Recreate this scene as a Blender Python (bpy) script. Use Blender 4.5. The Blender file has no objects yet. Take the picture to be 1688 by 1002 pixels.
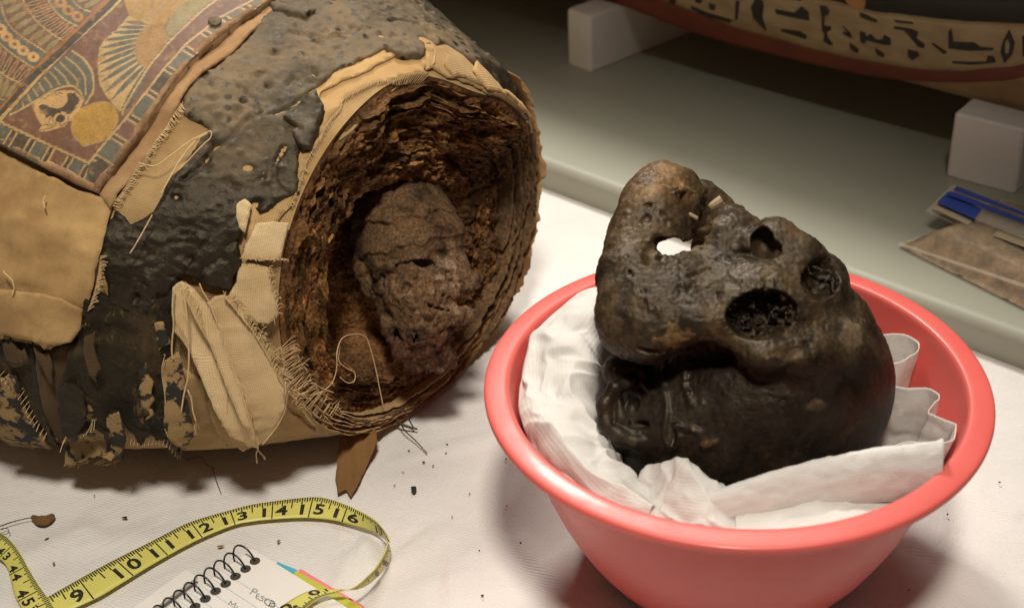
import bpy, math, random
import numpy as np
from mathutils import Vector, Matrix
from mathutils.bvhtree import BVHTree
from mathutils.geometry import delaunay_2d_cdt

random.seed(7)
RNG = np.random.default_rng(7)
SC = bpy.context.scene
COL = SC.collection

# ------------------------------------------------------------------ camera
FPX = 2344.0
PITCH = math.radians(32.25)
ROLL = math.radians(-2.5)
CAM = np.array([0.0, 0.0, 0.574])
_cp, _sp, _c, _s = math.cos(PITCH), math.sin(PITCH), math.cos(ROLL), math.sin(ROLL)
_r0 = np.array([1.0, 0, 0]); _u0 = np.array([0, _sp, _cp])
FW = np.array([0, _cp, -_sp])
RT = _c * _r0 + _s * _u0
UP = -_s * _r0 + _c * _u0
cd = bpy.data.cameras.new("camera")
cd.sensor_width = 36.0
cd.lens = FPX / 1688.0 * 36.0
cd.clip_start = 0.02
cd.clip_end = 60.0
cd.dof.use_dof = True
cd.dof.focus_distance = 0.86
cd.dof.aperture_fstop = 9.0
cam = bpy.data.objects.new("camera", cd)
COL.objects.link(cam)
_m = Matrix((( RT[0], UP[0], -FW[0], CAM[0]), (RT[1], UP[1], -FW[1], CAM[1]), (RT[2], UP[2], -FW[2], CAM[2]), (0, 0, 0, 1)))
cam.matrix_world = _m
SC.camera = cam

# ------------------------------------------------------------------ light of the room
w = bpy.data.worlds.new("World"); SC.world = w; w.use_nodes = True
bg = w.node_tree.nodes["Background"]
bg.inputs[0].default_value = (1.0, 0.91, 0.79, 1); bg.inputs[1].default_value = 0.06

def area(name, loc, target, power, size, color, shape='DISK'):
    d = bpy.data.lights.new(name, 'AREA'); d.energy = power; d.size = size; d.color = color; d.shape = shape
    o = bpy.data.objects.new(name, d); COL.objects.link(o); o.location = loc
    o.rotation_euler = (Vector(target) - Vector(loc)).to_track_quat('-Z', 'Y').to_euler()
    return o
area("ceiling_spot", (-0.15, 2.05, 1.75), (0.0, 0.75, 0.08), 32, 0.34, (1.0, 0.94, 0.85))
area("ceiling_panel", (0.35, 1.75, 2.3), (0.05, 0.75, 0.0), 20, 1.1, (1.0, 0.94, 0.84))
_d = bpy.data.lights.new("track_light", 'SPOT'); _d.energy = 175; _d.shadow_soft_size = 0.16; _d.spot_size = math.radians(27); _d.spot_blend = 0.8; _d.color = (1.0, 0.92, 0.80)
_o = bpy.data.objects.new("track_light", _d); COL.objects.link(_o); _o.location = (0.02, -0.22, 2.12)
_o.rotation_euler = (Vector((-0.06, 0.68, 0.08)) - _o.location).to_track_quat('-Z', 'Y').to_euler()
SC.view_settings.view_transform = 'Standard'
SC.view_settings.look = 'None'
SC.view_settings.exposure = 0.0
SC.view_settings.gamma = 1.0
SC.cycles.use_denoising = True
SC.cycles.max_bounces = 6

# ------------------------------------------------------------------ projection helpers (camera model as numbers)
def ray(px, py):
    px = np.asarray(px, float); py = np.asarray(py, float)
    return FW + ((px - 844) / FPX)[..., None] * RT - ((py - 501) / FPX)[..., None] * UP
def onz(px, py, z=0.0):
    d = ray(px, py)
    t = (np.asarray(z) - CAM[2]) / d[..., 2]
    return CAM + d * t[..., None]
def atdepth(px, py, dep):
    return CAM + ray(px, py) * np.asarray(dep, float)[..., None]
def proj(p):
    q = np.asarray(p) - CAM; d = q @ FW
    return np.stack([844 + FPX * (q @ RT) / d, 501 - FPX * (q @ UP) / d], -1)

# ------------------------------------------------------------------ noise
def _hash(ix, iy, iz, seed):
    h = (ix.astype(np.uint32) * np.uint32(374761393) + iy.astype(np.uint32) * np.uint32(668265263)
         + iz.astype(np.uint32) * np.uint32(2147483647 & 1274126177) + np.uint32((seed * 974711 + 13) & 0xffffffff))
    h = (h ^ (h >> np.uint32(13))) * np.uint32(1274126177)
    h = (h ^ (h >> np.uint32(16))) * np.uint32(2246822519)
    h = h ^ (h >> np.uint32(15))
    return h.astype(np.float32) * np.float32(2.0 / 4294967295.0) - np.float32(1.0)
def vnoise(p, freq=1.0, seed=0):
    p = np.asarray(p, np.float32) * np.float32(freq) if np.isscalar(freq) else (np.asarray(p, np.float32) * np.asarray(freq, np.float32))
    i = np.floor(p).astype(np.int64); f = (p - i).astype(np.float32)
    f = f * f * f * (f * (f * 6 - 15) + 10)
    r = 0
    for dx in (0, 1):
        wx = f[:, 0] if dx else 1 - f[:, 0]
        for dy in (0, 1):
            wy = f[:, 1] if dy else 1 - f[:, 1]
            for dz in (0, 1):
                wz = f[:, 2] if dz else 1 - f[:, 2]
                r = r + wx * wy * wz * _hash(i[:, 0] + dx, i[:, 1] + dy, i[:, 2] + dz, seed)
    return r
def fbm(p, freq, octv=4, seed=0, gain=0.5):
    r = 0; a = 1.0; t = 0; fr = np.asarray(freq, float) if not np.isscalar(freq) else freq
    for k in range(octv):
        r = r + a * vnoise(p, fr, seed + 17 * k); t += a; a *= gain; fr = fr * 2.03
    return r / t
def ridged(p, freq, octv=4, seed=0, gain=0.5):
    r = 0; a = 1.0; t = 0; fr = np.asarray(freq, float) if not np.isscalar(freq) else freq
    for k in range(octv):
        r = r + a * (1 - 2 * np.abs(vnoise(p, fr, seed + 17 * k))); t += a; a *= gain; fr = fr * 2.03
    return r / t
def sstep(a, b, x):
    t = np.clip((np.asarray(x, float) - a) / (b - a), 0, 1); return t * t * (3 - 2 * t)
def xyz(*a):
    return np.stack([np.broadcast_to(np.asarray(v, float), np.broadcast(*a).shape).ravel() for v in a], -1)

# ------------------------------------------------------------------ objects
def lin(c):
    c = np.asarray(c, float) / 255.0
    return np.where(c <= 0.04045, c / 12.92, ((c + 0.055) / 1.055) ** 2.4)
def tag(o, label=None, cat=None, group=None, kind=None):
    if label: o["label"] = label
    if cat: o["category"] = cat
    if group: o["group"] = group
    if kind: o["kind"] = kind
    return o
def empty(name, loc):
    o = bpy.data.objects.new(name, None); o.empty_display_size = 0.02; o.location = tuple(loc); COL.objects.link(o)
    return o
def _world_loc(o):
    v = Vector(o.location)
    while o.parent:
        o = o.parent
        if o.type == 'EMPTY': v = v + Vector(o.location) if False else v
    return v
def hang(o, parent):
    o.parent = parent
    p = parent
    while p.parent: p = p.parent
    if parent.type == 'EMPTY':
        o.matrix_parent_inverse = Matrix.Translation(-Vector(parent.location))
    return o
def mk(name, V, F, mat, parent=None, smooth=True, uv=None, col=None, kind=None):
    """V (n,3) array; F list of faces or (m,3|4) int array; world coordinates."""
    V = np.asarray(V, np.float32)
    me = bpy.data.meshes.new(name)
    if isinstance(F, np.ndarray):
        k = F.shape[1]; m = len(F)
        me.vertices.add(len(V)); me.vertices.foreach_set("co", V.ravel())
        me.loops.add(m * k); me.loops.foreach_set("vertex_index", F.astype(np.int32).ravel())
        me.polygons.add(m); me.polygons.foreach_set("loop_start", np.arange(0, m * k, k, dtype=np.int32))
        me.polygons.foreach_set("loop_total", np.full(m, k, np.int32))
        me.update(calc_edges=True); me.validate()
    else:
        me.from_pydata([tuple(map(float, v)) for v in V], [], [tuple(int(i) for i in f) for f in F]); me.update()
    if smooth: me.polygons.foreach_set("use_smooth", np.ones(len(me.polygons), bool))
    if uv is not None and len(me.loops):
        li = np.zeros(len(me.loops), np.int32); me.loops.foreach_get("vertex_index", li)
        l = me.uv_layers.new(name="UVMap"); l.data.foreach_set("uv", np.asarray(uv, np.float32)[li].ravel())
    if col is not None:
        a = me.color_attributes.new("Col", 'FLOAT_COLOR', 'POINT')
        c = np.ones((len(V), 4), np.float32); c[:, :3] = col; a.data.foreach_set("color", c.ravel())
    if mat: me.materials.append(mat)
    o = bpy.data.objects.new(name, me); COL.objects.link(o)
    if parent is not None: hang(o, parent)
    if kind: o["kind"] = kind
    return o
def gridfaces(nu, nv, wrap=False, base=0):
    i = np.arange(nu - 1)[:, None]; n2 = nv if wrap else nv - 1
    j = np.arange(n2)[None, :]; jn = (j + 1) % nv
    a = i * nv + j; b = i * nv + jn; c = (i + 1) * nv + jn; d = (i + 1) * nv + j
    return np.stack([np.broadcast_to(x, (nu - 1, n2)).ravel() for x in (a, b, c, d)], -1) + base
class MB:
    def __init__(s): s.V = []; s.F = []; s.n = 0
    def add(s, V, F):
        V = np.asarray(V, float); s.V.append(V); s.F += [tuple(int(i) + s.n for i in f) for f in F]; s.n += len(V)
    def tube(s, pts, r, sides=5, cap=True):
        pts = np.asarray(pts, float); n = len(pts)
        r = np.broadcast_to(np.asarray(r, float), (n,))
        t = np.gradient(pts, axis=0); t /= np.linalg.norm(t, axis=1)[:, None] + 1e-12
        ref = np.array([0.31, 0.2, 0.93]); u = np.cross(t, ref); u /= np.linalg.norm(u, axis=1)[:, None] + 1e-12
        v = np.cross(t, u)
        an = np.linspace(0, 2 * np.pi, sides, endpoint=False)
        V = pts[:, None] + r[:, None, None] * (np.cos(an)[None, :, None] * u[:, None] + np.sin(an)[None, :, None] * v[:, None])
        F = [tuple(f) for f in gridfaces(n, sides, True)]
        if cap: F += [tuple(range(sides))[::-1], tuple(range((n - 1) * sides, n * sides))]
        s.add(V.reshape(-1, 3), F)
    def hexa(s, P):  # 8 corners: bottom 4 ccw, top 4 ccw
        s.add(P, [(3, 2, 1, 0), (4, 5, 6, 7), (0, 1, 5, 4), (1, 2, 6, 5), (2, 3, 7, 6), (3, 0, 4, 7)])
    def build(s, name, mat, parent=None, smooth=True, kind=None):
        return mk(name, np.concatenate(s.V), s.F, mat, parent, smooth, kind=kind)
def spline(P, n, closed=False):
    """Catmull-Rom through the points P -> n samples, uniform in chord length"""
    P = np.asarray(P, float)
    Q = np.concatenate([[2 * P[0] - P[1]], P, [2 * P[-1] - P[-2]]])
    o = []
    for i in range(1, len(Q) - 2):
        t = np.linspace(0, 1, 24, endpoint=False)[:, None]
        a, b, c, d = Q[i - 1], Q[i], Q[i + 1], Q[i + 2]
        o.append(0.5 * ((2 * b) + (-a + c) * t + (2 * a - 5 * b + 4 * c - d) * t ** 2 + (-a + 3 * b - 3 * c + d) * t ** 3))
    o = np.concatenate(o + [P[-1:]])
    L = np.r_[0, np.cumsum(np.linalg.norm(np.diff(o, axis=0), axis=1))]
    q = np.linspace(0, L[-1], n)
    return np.stack([np.interp(q, L, o[:, k]) for k in range(o.shape[1])], -1)
def inpoly(x, y, P):
    P = np.asarray(P, float); r = np.zeros(np.shape(x), bool); j = len(P) - 1
    for i in range(len(P)):
        xi, yi, xj, yj = P[i, 0], P[i, 1], P[j, 0], P[j, 1]
        if yi != yj:
            r ^= ((yi > y) != (yj > y)) & (x < (xj - xi) * (y - yi) / (yj - yi) + xi)
        j = i
    return r
class Vox:
    """signed field in picture-aligned units (px right, px up, px towards the camera) about a centre pixel at a depth"""
    def __init__(s, c, dep, lo, hi, step):
        s.c = c; s.dep = dep; s.lo = np.array(lo, float); s.step = step; s.n = (np.ceil((np.array(hi) - s.lo) / step)).astype(int) + 1
        s.ax = [s.lo[i] + step * np.arange(s.n[i]) for i in range(3)]; s.f = np.full(s.n, 60.0, np.float32); s.s = FPX / dep
    def P(s, px, py, z=0): return np.array([px - s.c[0], s.c[1] - py, z], float)
    def box(s, ctr, r):
        sl = []; 
        for i in range(3):
            a = int(np.clip(np.floor((ctr[i] - r[i] - s.lo[i]) / s.step), 0, s.n[i] - 1)); b_ = int(np.clip(np.ceil((ctr[i] + r[i] - s.lo[i]) / s.step) + 1, a + 1, s.n[i])); sl.append(slice(a, b_))
        g = np.meshgrid(*[s.ax[i][sl[i]].astype(np.float32) for i in range(3)], indexing='ij', sparse=True); return tuple(sl), g
    def comb(s, sl, d, k, sub):
        f = s.f[sl]
        if sub: d = -d; h = np.clip(0.5 - 0.5 * (f - d) / k, 0, 1); s.f[sl] = f + (d - f) * h + k * h * (1 - h)
        else: h = np.clip(0.5 + 0.5 * (f - d) / k, 0, 1); s.f[sl] = f + (d - f) * h - k * h * (1 - h)
    def ell(s, px, py, z, r, k=12, sub=False, rot=None):
        c_ = s.P(px, py, z); r = np.array(r, float); m = r.max() + k * 1.5 + 4; mm = np.array([m, m, m]) if rot is not None else r + k * 1.5 + 4
        sl, g = s.box(c_, mm); d = [g[i] - np.float32(c_[i]) for i in range(3)]
        if rot is not None:
            Rm = np.array(rot, np.float32); d = [Rm[j, 0] * d[0] + Rm[j, 1] * d[1] + Rm[j, 2] * d[2] for j in range(3)]
        k0 = np.sqrt(sum((d[i] / np.float32(r[i])) ** 2 for i in range(3))); k1 = np.sqrt(sum((d[i] / np.float32(r[i] ** 2)) ** 2 for i in range(3))) + 1e-9
        s.comb(sl, k0 * (k0 - 1) / k1, k, sub)
    def cap(s, a, b_, k=10, sub=False):
        """a, b = (px, py, z, radius)"""
        A = s.P(*a[:3]); B = s.P(*b_[:3]); ra, rb = a[3], b_[3]; lo = np.minimum(A, B) - max(ra, rb) - k * 1.5 - 4; hi = np.maximum(A, B) + max(ra, rb) + k * 1.5 + 4
        sl, g = s.box((lo + hi) / 2, (hi - lo) / 2); D = B - A; L2 = D @ D + 1e-9
        q = [g[i] - np.float32(A[i]) for i in range(3)]; t = np.clip((q[0] * np.float32(D[0]) + q[1] * np.float32(D[1]) + q[2] * np.float32(D[2])) / np.float32(L2), 0, 1)
        d = np.sqrt(sum((q[i] - t * np.float32(D[i])) ** 2 for i in range(3))) - (np.float32(ra) + t * np.float32(rb - ra)); s.comb(sl, d, k, sub)
    def chain(s, pts, k=10, sub=False):
        for a, b_ in zip(pts[:-1], pts[1:]): s.cap(a, b_, k, sub)
    def zs(s, px, py):
        """frontmost surface z at a pixel"""
        p = s.P(px, py); i = int(round((p[0] - s.lo[0]) / s.step)); j = int(round((p[1] - s.lo[1]) / s.step)); c_ = np.where(s.f[i, j] < 0)[0]
        return s.ax[2][c_[-1]] if len(c_) else None
    def noise(s, fn, band=14):
        m = np.abs(s.f) < band; ii = np.nonzero(m); p = np.stack([s.ax[k][ii[k]] for k in range(3)], -1); s.f[m] += fn(p).astype(np.float32)
    def mesh(s):
        """surface nets"""
        f = s.f; ins = f < 0
        c = np.zeros(tuple(n_ - 1 for n_ in f.shape), np.int8)
        for dx in (0, 1):
            for dy in (0, 1):
                for dz in (0, 1): c += ins[dx:f.shape[0] - 1 + dx, dy:f.shape[1] - 1 + dy, dz:f.shape[2] - 1 + dz]
        cell = np.argwhere((c > 0) & (c < 8)); idx = np.full(c.shape, -1, np.int64); idx[tuple(cell.T)] = np.arange(len(cell))
        acc = np.zeros((len(cell), 3)); cnt = np.zeros(len(cell))
        cor = [np.array(q) for q in np.ndindex(2, 2, 2)]
        for a in cor:
            for ax_ in range(3):
                if a[ax_]: continue
                b_ = a.copy(); b_[ax_] = 1
                fa = f[tuple((cell + a).T)]; fb = f[tuple((cell + b_).T)]; x = (fa < 0) != (fb < 0)
                t = np.where(x, fa / np.where(x, fa - fb, 1), 0); p = a + np.eye(3)[ax_] * t[:, None]
                acc[x] += p[x]; cnt[x] += 1
        V = (cell + acc / cnt[:, None]) * s.step + s.lo
        Fs = []
        for ax_ in range(3):
            a1, a2 = [(1, 2), (2, 0), (0, 1)][ax_]
            lo_ = [slice(None)] * 3; hi_ = [slice(None)] * 3; lo_[ax_] = slice(0, -1); hi_[ax_] = slice(1, None)
            e = np.argwhere(ins[tuple(lo_)] != ins[tuple(hi_)]); e = e[(e[:, a1] > 0) & (e[:, a2] > 0) & (e[:, a1] < c.shape[a1]) & (e[:, a2] < c.shape[a2])]
            d1 = np.eye(3, dtype=int)[a1]; d2 = np.eye(3, dtype=int)[a2]
            q = np.stack([idx[tuple((e - d1 - d2).T)], idx[tuple((e - d2).T)], idx[tuple(e.T)], idx[tuple((e - d1).T)]], -1)
            fl = ~ins[tuple(e.T)]; q[fl] = q[fl][:, ::-1]; Fs.append(q)
        F = np.concatenate(Fs); F = F[(F >= 0).all(1)]
        # largest connected piece only
        par = np.arange(len(V))
        lab = par.copy()
        for _ in range(400):
            m_ = lab[F].min(1); new = lab.copy(); np.minimum.at(new, F.ravel(), np.repeat(m_, 4)); new = new[new]
            if (new == lab).all(): break
            lab = new
        u_, n_ = np.unique(lab, return_counts=True); keep = lab == u_[np.argmax(n_)]; rm = np.cumsum(keep) - 1
        F = rm[F[keep[F].all(1)]]; return V[keep], F
    def world(s, V): return atdepth(s.c[0] + V[:, 0], s.c[1] - V[:, 1], s.dep - V[:, 2] / s.s)

def shell(name, A, th_, mat, uv=None, parent=None, wrap=False):
    """grid (nu,nv,3) given thickness along its normals: a closed thin sheet"""
    nu, nv = A.shape[:2]
    du = np.gradient(A, axis=0); dv = np.gradient(A, axis=1); N = np.cross(du, dv); N /= np.linalg.norm(N, axis=-1)[..., None] + 1e-12
    B = A - N * th_
    V = np.concatenate([A.reshape(-1, 3), B.reshape(-1, 3)]); n_ = nu * nv
    F = [gridfaces(nu, nv, wrap), gridfaces(nu, nv, wrap, n_)[:, ::-1]]
    idx = np.arange(n_).reshape(nu, nv)
    lo = [idx[0], idx[-1]] if wrap else [idx[0], idx[:, -1], idx[-1][::-1], idx[:, 0][::-1]]
    for l in lo:
        a = l[:-1]; b = l[1:]; F.append(np.stack([b, a, a + n_, b + n_], -1))
    if uv is not None: uv = np.concatenate([uv.reshape(-1, 2)] * 2)
    return mk(name, V, np.concatenate(F), mat, parent, True, uv)

# ------------------------------------------------------------------ materials
class NT:
    def __init__(s, name):
        s.m = bpy.data.materials.new(name); s.m.use_nodes = True; s.t = s.m.node_tree; s.n = s.t.nodes
        s.b = s.n["Principled BSDF"]; s.out = s.n["Material Output"]
    def new(s, typ, **kw):
        o = s.n.new(typ)
        for k, v in kw.items(): setattr(o, k, v)
        return o
    def link(s, a, b): s.t.links.new(a, b)
    def coord(s, kind='Object', scale=(1, 1, 1), rot=(0, 0, 0)):
        tc = s.new("ShaderNodeTexCoord"); mp = s.new("ShaderNodeMapping")
        mp.inputs['Scale'].default_value = scale; mp.inputs['Rotation'].default_value = rot
        s.link(tc.outputs[kind], mp.inputs[0]); return mp.outputs[0]
    def noise(s, vec, scale, detail=4, rough=0.6, dist=0.0):
        o = s.new("ShaderNodeTexNoise"); o.inputs['Scale'].default_value = scale; o.inputs['Detail'].default_value = detail
        o.inputs['Roughness'].default_value = rough; o.inputs['Distortion'].default_value = dist
        s.link(vec, o.inputs['Vector']); return o.outputs[0]
    def wave(s, vec, scale, dist=1.0, detail=1.0, dirn='X', dscale=1.0):
        o = s.new("ShaderNodeTexWave", bands_direction=dirn); o.inputs['Scale'].default_value = scale
        o.inputs['Distortion'].default_value = dist; o.inputs['Detail'].default_value = detail; o.inputs['Detail Scale'].default_value = dscale
        s.link(vec, o.inputs['Vector']); return o.outputs[1]
    def voro(s, vec, scale, feature='F1'):
        o = s.new("ShaderNodeTexVoronoi", feature=feature); o.inputs['Scale'].default_value = scale
        s.link(vec, o.inputs['Vector']); return o.outputs['Distance']
    def ramp(s, fac, stops):
        o = s.new("ShaderNodeValToRGB"); e = o.color_ramp.elements
        while len(e) < len(stops): e.new(0.5)
        for k, (p, c) in enumerate(stops):
            e[k].position = p; e[k].color = (*c, 1) if not np.isscalar(c) else (c, c, c, 1)
        s.link(fac, o.inputs[0]); return o.outputs[0]
    def mix(s, fac, a, b, mode='MIX'):
        o = s.new("ShaderNodeMix", data_type='RGBA', blend_type=mode)
        for sock, v in ((o.inputs[0], fac), (o.inputs[6], a), (o.inputs[7], b)):
            if hasattr(v, 'links'): s.link(v, sock)
            elif np.isscalar(v): sock.default_value = v if sock.type == 'VALUE' else (v, v, v, 1)
            else: sock.default_value = (*v, 1)
        return o.outputs[2]
    def math(s, op, a, b=0.0, c=None):
        o = s.new("ShaderNodeMath", operation=op)
        for k, v in enumerate((a, b) if c is None else (a, b, c)):
            if hasattr(v, 'links'): s.link(v, o.inputs[k])
            else: o.inputs[k].default_value = v
        return o.outputs[0]
    def attr(s):
        o = s.new("ShaderNodeVertexColor"); o.layer_name = "Col"; return o.outputs[0]
    def set(s, **kw):
        for k, v in kw.items():
            k = k.replace('_', ' ')
            i = s.b.inputs[k]
            if hasattr(v, 'links'): s.link(v, i)
            elif np.isscalar(v): i.default_value = v
            else: i.default_value = (*v, 1)
        return s
    def bump(s, h, strength=0.5, dist=0.001, prev=None):
        o = s.new("ShaderNodeBump"); o.inputs['Strength'].default_value = strength; o.inputs['Distance'].default_value = dist
        s.link(h, o.inputs['Height'])
        if prev is not None: s.link(prev, o.inputs['Normal'])
        s.link(o.outputs[0], s.b.inputs['Normal']); return o.outputs[0]
M = {}
def linen(name, c1, c2, dark=(0.05, 0.03, 0.015), stain=0.35, pitch=0.0011, weave=0.55, cstr=0.35):
    n = NT(name); uv = n.coord('UV'); ob = n.coord('Object')
    k = 2 * math.pi / pitch / 20.0 / (2 * math.pi) * 6.2832 / 2  # wave scale: bands per metre
    k = 1.0 / pitch / 20 * 6.2832
    wa = n.wave(uv, k, 1.4, 2, 'X', 2.0); wb = n.wave(uv, k * 1.08, 1.6, 2, 'Y', 2.0)
    wv = n.math('MULTIPLY', wa, wb); wm = n.math('MAXIMUM', wa, wb)
    big = n.noise(ob, 22, 6, 0.62); fine = n.noise(ob, 900, 3, 0.6)
    base = n.mix(n.ramp(big, [(0.32, 0.0), (0.68, 1.0)]), c1, c2)
    st = n.ramp(n.noise(ob, 11, 7, 0.68, 0.6), [(0.5, 0.0), (0.78, 1.0)])
    base = n.mix(n.math('MULTIPLY', st, stain), base, dark)
    gaps = n.ramp(wm, [(0.25, 0.0), (0.75, 1.0)])
    base = n.mix(n.math('MULTIPLY', n.math('SUBTRACT', 1.0, gaps), cstr), base, dark)
    base = n.mix(n.math('MULTIPLY', fine, 0.25), base, tuple(x * 0.6 for x in c1))
    n.set(Base_Color=base, Roughness=0.92, Sheen_Weight=0.08)
    n.b.inputs['Specular IOR Level'].default_value = 0.12
    b = n.bump(wm, weave, 0.0004); n.bump(n.noise(ob, 160, 5, 0.6), 0.35, 0.0012, b)
    return n.m
M['linen'] = linen('linen_wrapping', (0.54, 0.36, 0.165), (0.36, 0.215, 0.09))
M['linen_light'] = linen('pale_linen', (0.86, 0.65, 0.37), (0.70, 0.48, 0.24), dark=(0.20, 0.115, 0.045), stain=0.6, pitch=0.0009, weave=0.8, cstr=0.32)
M['linen_band'] = linen('rim_linen', (0.66, 0.43, 0.19), (0.50, 0.29, 0.115), stain=0.25, weave=0.7)
M['linen_shroud'] = linen('shroud_linen', (0.62, 0.40, 0.17), (0.32, 0.18, 0.07), stain=0.5, pitch=0.0008, weave=0.4, cstr=0.2)
M['linen_dark'] = linen('stained_linen', (0.12, 0.072, 0.032), (0.06, 0.036, 0.017), stain=0.5, weave=0.35)
M['linen_scrap'] = linen('brown_linen_scrap', (0.26, 0.14, 0.05), (0.19, 0.10, 0.036), stain=0.25, weave=0.4)

n = NT('thread'); n.set(Base_Color=(0.66, 0.47, 0.24), Roughness=0.9); M['thread'] = n.m
n = NT('dark_thread'); n.set(Base_Color=(0.06, 0.042, 0.022), Roughness=0.8); M['thread_dark'] = n.m

n = NT('resin'); ob = n.coord('Object')
a = n.noise(ob, 30, 6, 0.7, 0.3); f = n.noise(ob, 260, 5, 0.65)
c = n.mix(n.ramp(a, [(0.35, 0.0), (0.7, 1.0)]), (0.010, 0.0075, 0.005), (0.028, 0.021, 0.0135))
up = n.attr()                                                        # where dust has settled
dust = n.math('MULTIPLY', n.ramp(n.noise(ob, 18, 7, 0.7, 0.5), [(0.22, 0.45), (0.5, 1.0)]), n.ramp(f, [(0.25, 0.5), (0.5, 1.0)]))
spots = n.ramp(n.math('ADD', n.voro(ob, 120), n.math('MULTIPLY', n.noise(ob, 210, 5, 0.7), 0.55)), [(0.46, 0.0), (0.60, 1.0)])
dust = n.math('MULTIPLY', n.math('MULTIPLY', dust, up), spots)
c = n.mix(n.math('MULTIPLY', dust, 0.80), c, n.mix(n.ramp(n.noise(ob, 26, 6, 0.7), [(0.40, 0.0), (0.66, 1.0)]), (0.235, 0.165, 0.09), (0.10, 0.082, 0.062)))
patchy = n.ramp(n.noise(ob, 60, 6, 0.75, 0.3), [(0.62, 0.0), (0.70, 1.0)]); c = n.mix(n.math('MULTIPLY', patchy, 0.5), c, (0.20, 0.13, 0.06))
n.set(Base_Color=c, Roughness=n.math('ADD', n.ramp(f, [(0.3, 0.26), (0.7, 0.55)]), n.math('MULTIPLY', dust, 0.4))); n.b.inputs['Specular IOR Level'].default_value = 0.42; n.b.inputs['Specular Tint'].default_value = (1.0, 0.84, 0.62, 1)
b = n.bump(n.noise(ob, 420, 6, 0.7), 0.55, 0.0011); n.bump(n.voro(ob, 210), 0.35, 0.001, b)
M['resin'] = n.m
n = NT('resin_cloth'); ob = n.coord('Object')
a = n.noise(ob, 40, 7, 0.7, 0.4)
c = n.mix(n.ramp(a, [(0.36, 0.0), (0.74, 1.0)]), (0.008, 0.0065, 0.0038), (0.028, 0.020, 0.010))
st = n.ramp(n.noise(n.coord('Object', (1, 1, 0.3)), 95, 7, 0.75, 0.5), [(0.57, 0.0), (0.66, 1.0)])
c = n.mix(n.math('MULTIPLY', st, 0.85), c, (0.24, 0.15, 0.06))
br = n.ramp(n.noise(ob, 17, 6, 0.7, 0.6), [(0.52, 0.0), (0.66, 1.0)]); c = n.mix(n.math('MULTIPLY', br, 0.7), c, (0.085, 0.052, 0.022))
n.set(Base_Color=c, Roughness=n.ramp(a, [(0.35, 0.7), (0.65, 0.36)])); n.b.inputs['Specular IOR Level'].default_value = 0.4; n.b.inputs['Specular Tint'].default_value = (1.0, 0.86, 0.66, 1)
b = n.bump(n.noise(ob, 110, 8, 0.75), 0.9, 0.004); n.bump(n.noise(ob, 900, 3, 0.6), 0.3, 0.0004, b)
M['resin_cloth'] = n.m
# patchy cloth: linen threads with black resin flecks
n = NT('flecked_linen'); ob = n.coord('Object'); uv = n.coord('UV')
w1 = n.wave(uv, 1 / 0.0012 / 20 * 6.28, 1.5, 2, 'X'); w2 = n.wave(uv, 1 / 0.0012 / 20 * 6.28, 1.5, 2, 'Y')
fl = n.ramp(n.noise(ob, 75, 5, 0.65, 0.3), [(0.50, 0.0), (0.55, 1.0)])
c = n.mix(n.noise(ob, 60, 5, 0.6), (0.40, 0.26, 0.11), (0.26, 0.155, 0.06)); c = n.mix(fl, c, (0.018, 0.015, 0.011))
n.set(Base_Color=c, Roughness=0.85); n.bump(n.math('MAXIMUM', w1, w2), 0.6, 0.0004); M['linen_flecked'] = n.m

n = NT('decayed_wrapping'); ob = n.coord('Object')
f = n.noise(ob, 55, 8, 0.72, 0.6); g = n.noise(ob, 420, 6, 0.7)
v = n.attr()
c = n.mix(n.ramp(f, [(0.32, 0.0), (0.66, 1.0)]), (0.13, 0.07, 0.026), (0.50, 0.28, 0.11))
c = n.mix(n.ramp(g, [(0.40, 0.0), (0.68, 1.0)]), c, (0.032, 0.017, 0.008))
c = n.mix(1.0, c, v, 'MULTIPLY')
n.set(Base_Color=c, Roughness=0.9); n.b.inputs['Specular IOR Level'].default_value = 0.2
b = n.bump(g, 0.9, 0.0016); n.bump(n.noise(ob, 1300, 4, 0.7), 0.6, 0.0006, b); M['decay'] = n.m

n = NT('decayed_layer'); ob = n.coord('Object'); f = n.noise(ob, 60, 8, 0.72, 0.6); g = n.noise(ob, 420, 6, 0.7)
n.set(Base_Color=n.mix(n.ramp(g, [(0.40, 0.0), (0.68, 1.0)]), n.mix(n.ramp(f, [(0.32, 0.0), (0.66, 1.0)]), (0.08, 0.045, 0.018), (0.27, 0.15, 0.06)), (0.03, 0.017, 0.008)), Roughness=0.92); b = n.bump(g, 0.8, 0.0012); M['decay_layer'] = n.m
n = NT('neck_tissue'); ob = n.coord('Object'); v = n.attr()
f = n.noise(ob, 70, 8, 0.7, 0.5); g = n.noise(ob, 500, 6, 0.7)
c = n.mix(n.ramp(g, [(0.35, 0.55), (0.7, 1.25)]), (0, 0, 0), v, 'MULTIPLY') if False else n.mix(1.0, v, n.ramp(g, [(0.36, 0.40), (0.66, 1.55)]), 'MULTIPLY')
n.set(Base_Color=c, Roughness=n.ramp(f, [(0.35, 0.95), (0.7, 0.6)])); n.b.inputs['Specular IOR Level'].default_value = 0.15; b = n.bump(g, 0.7, 0.0012); n.bump(f, 0.4, 0.002, b); M['neck'] = n.m

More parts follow.
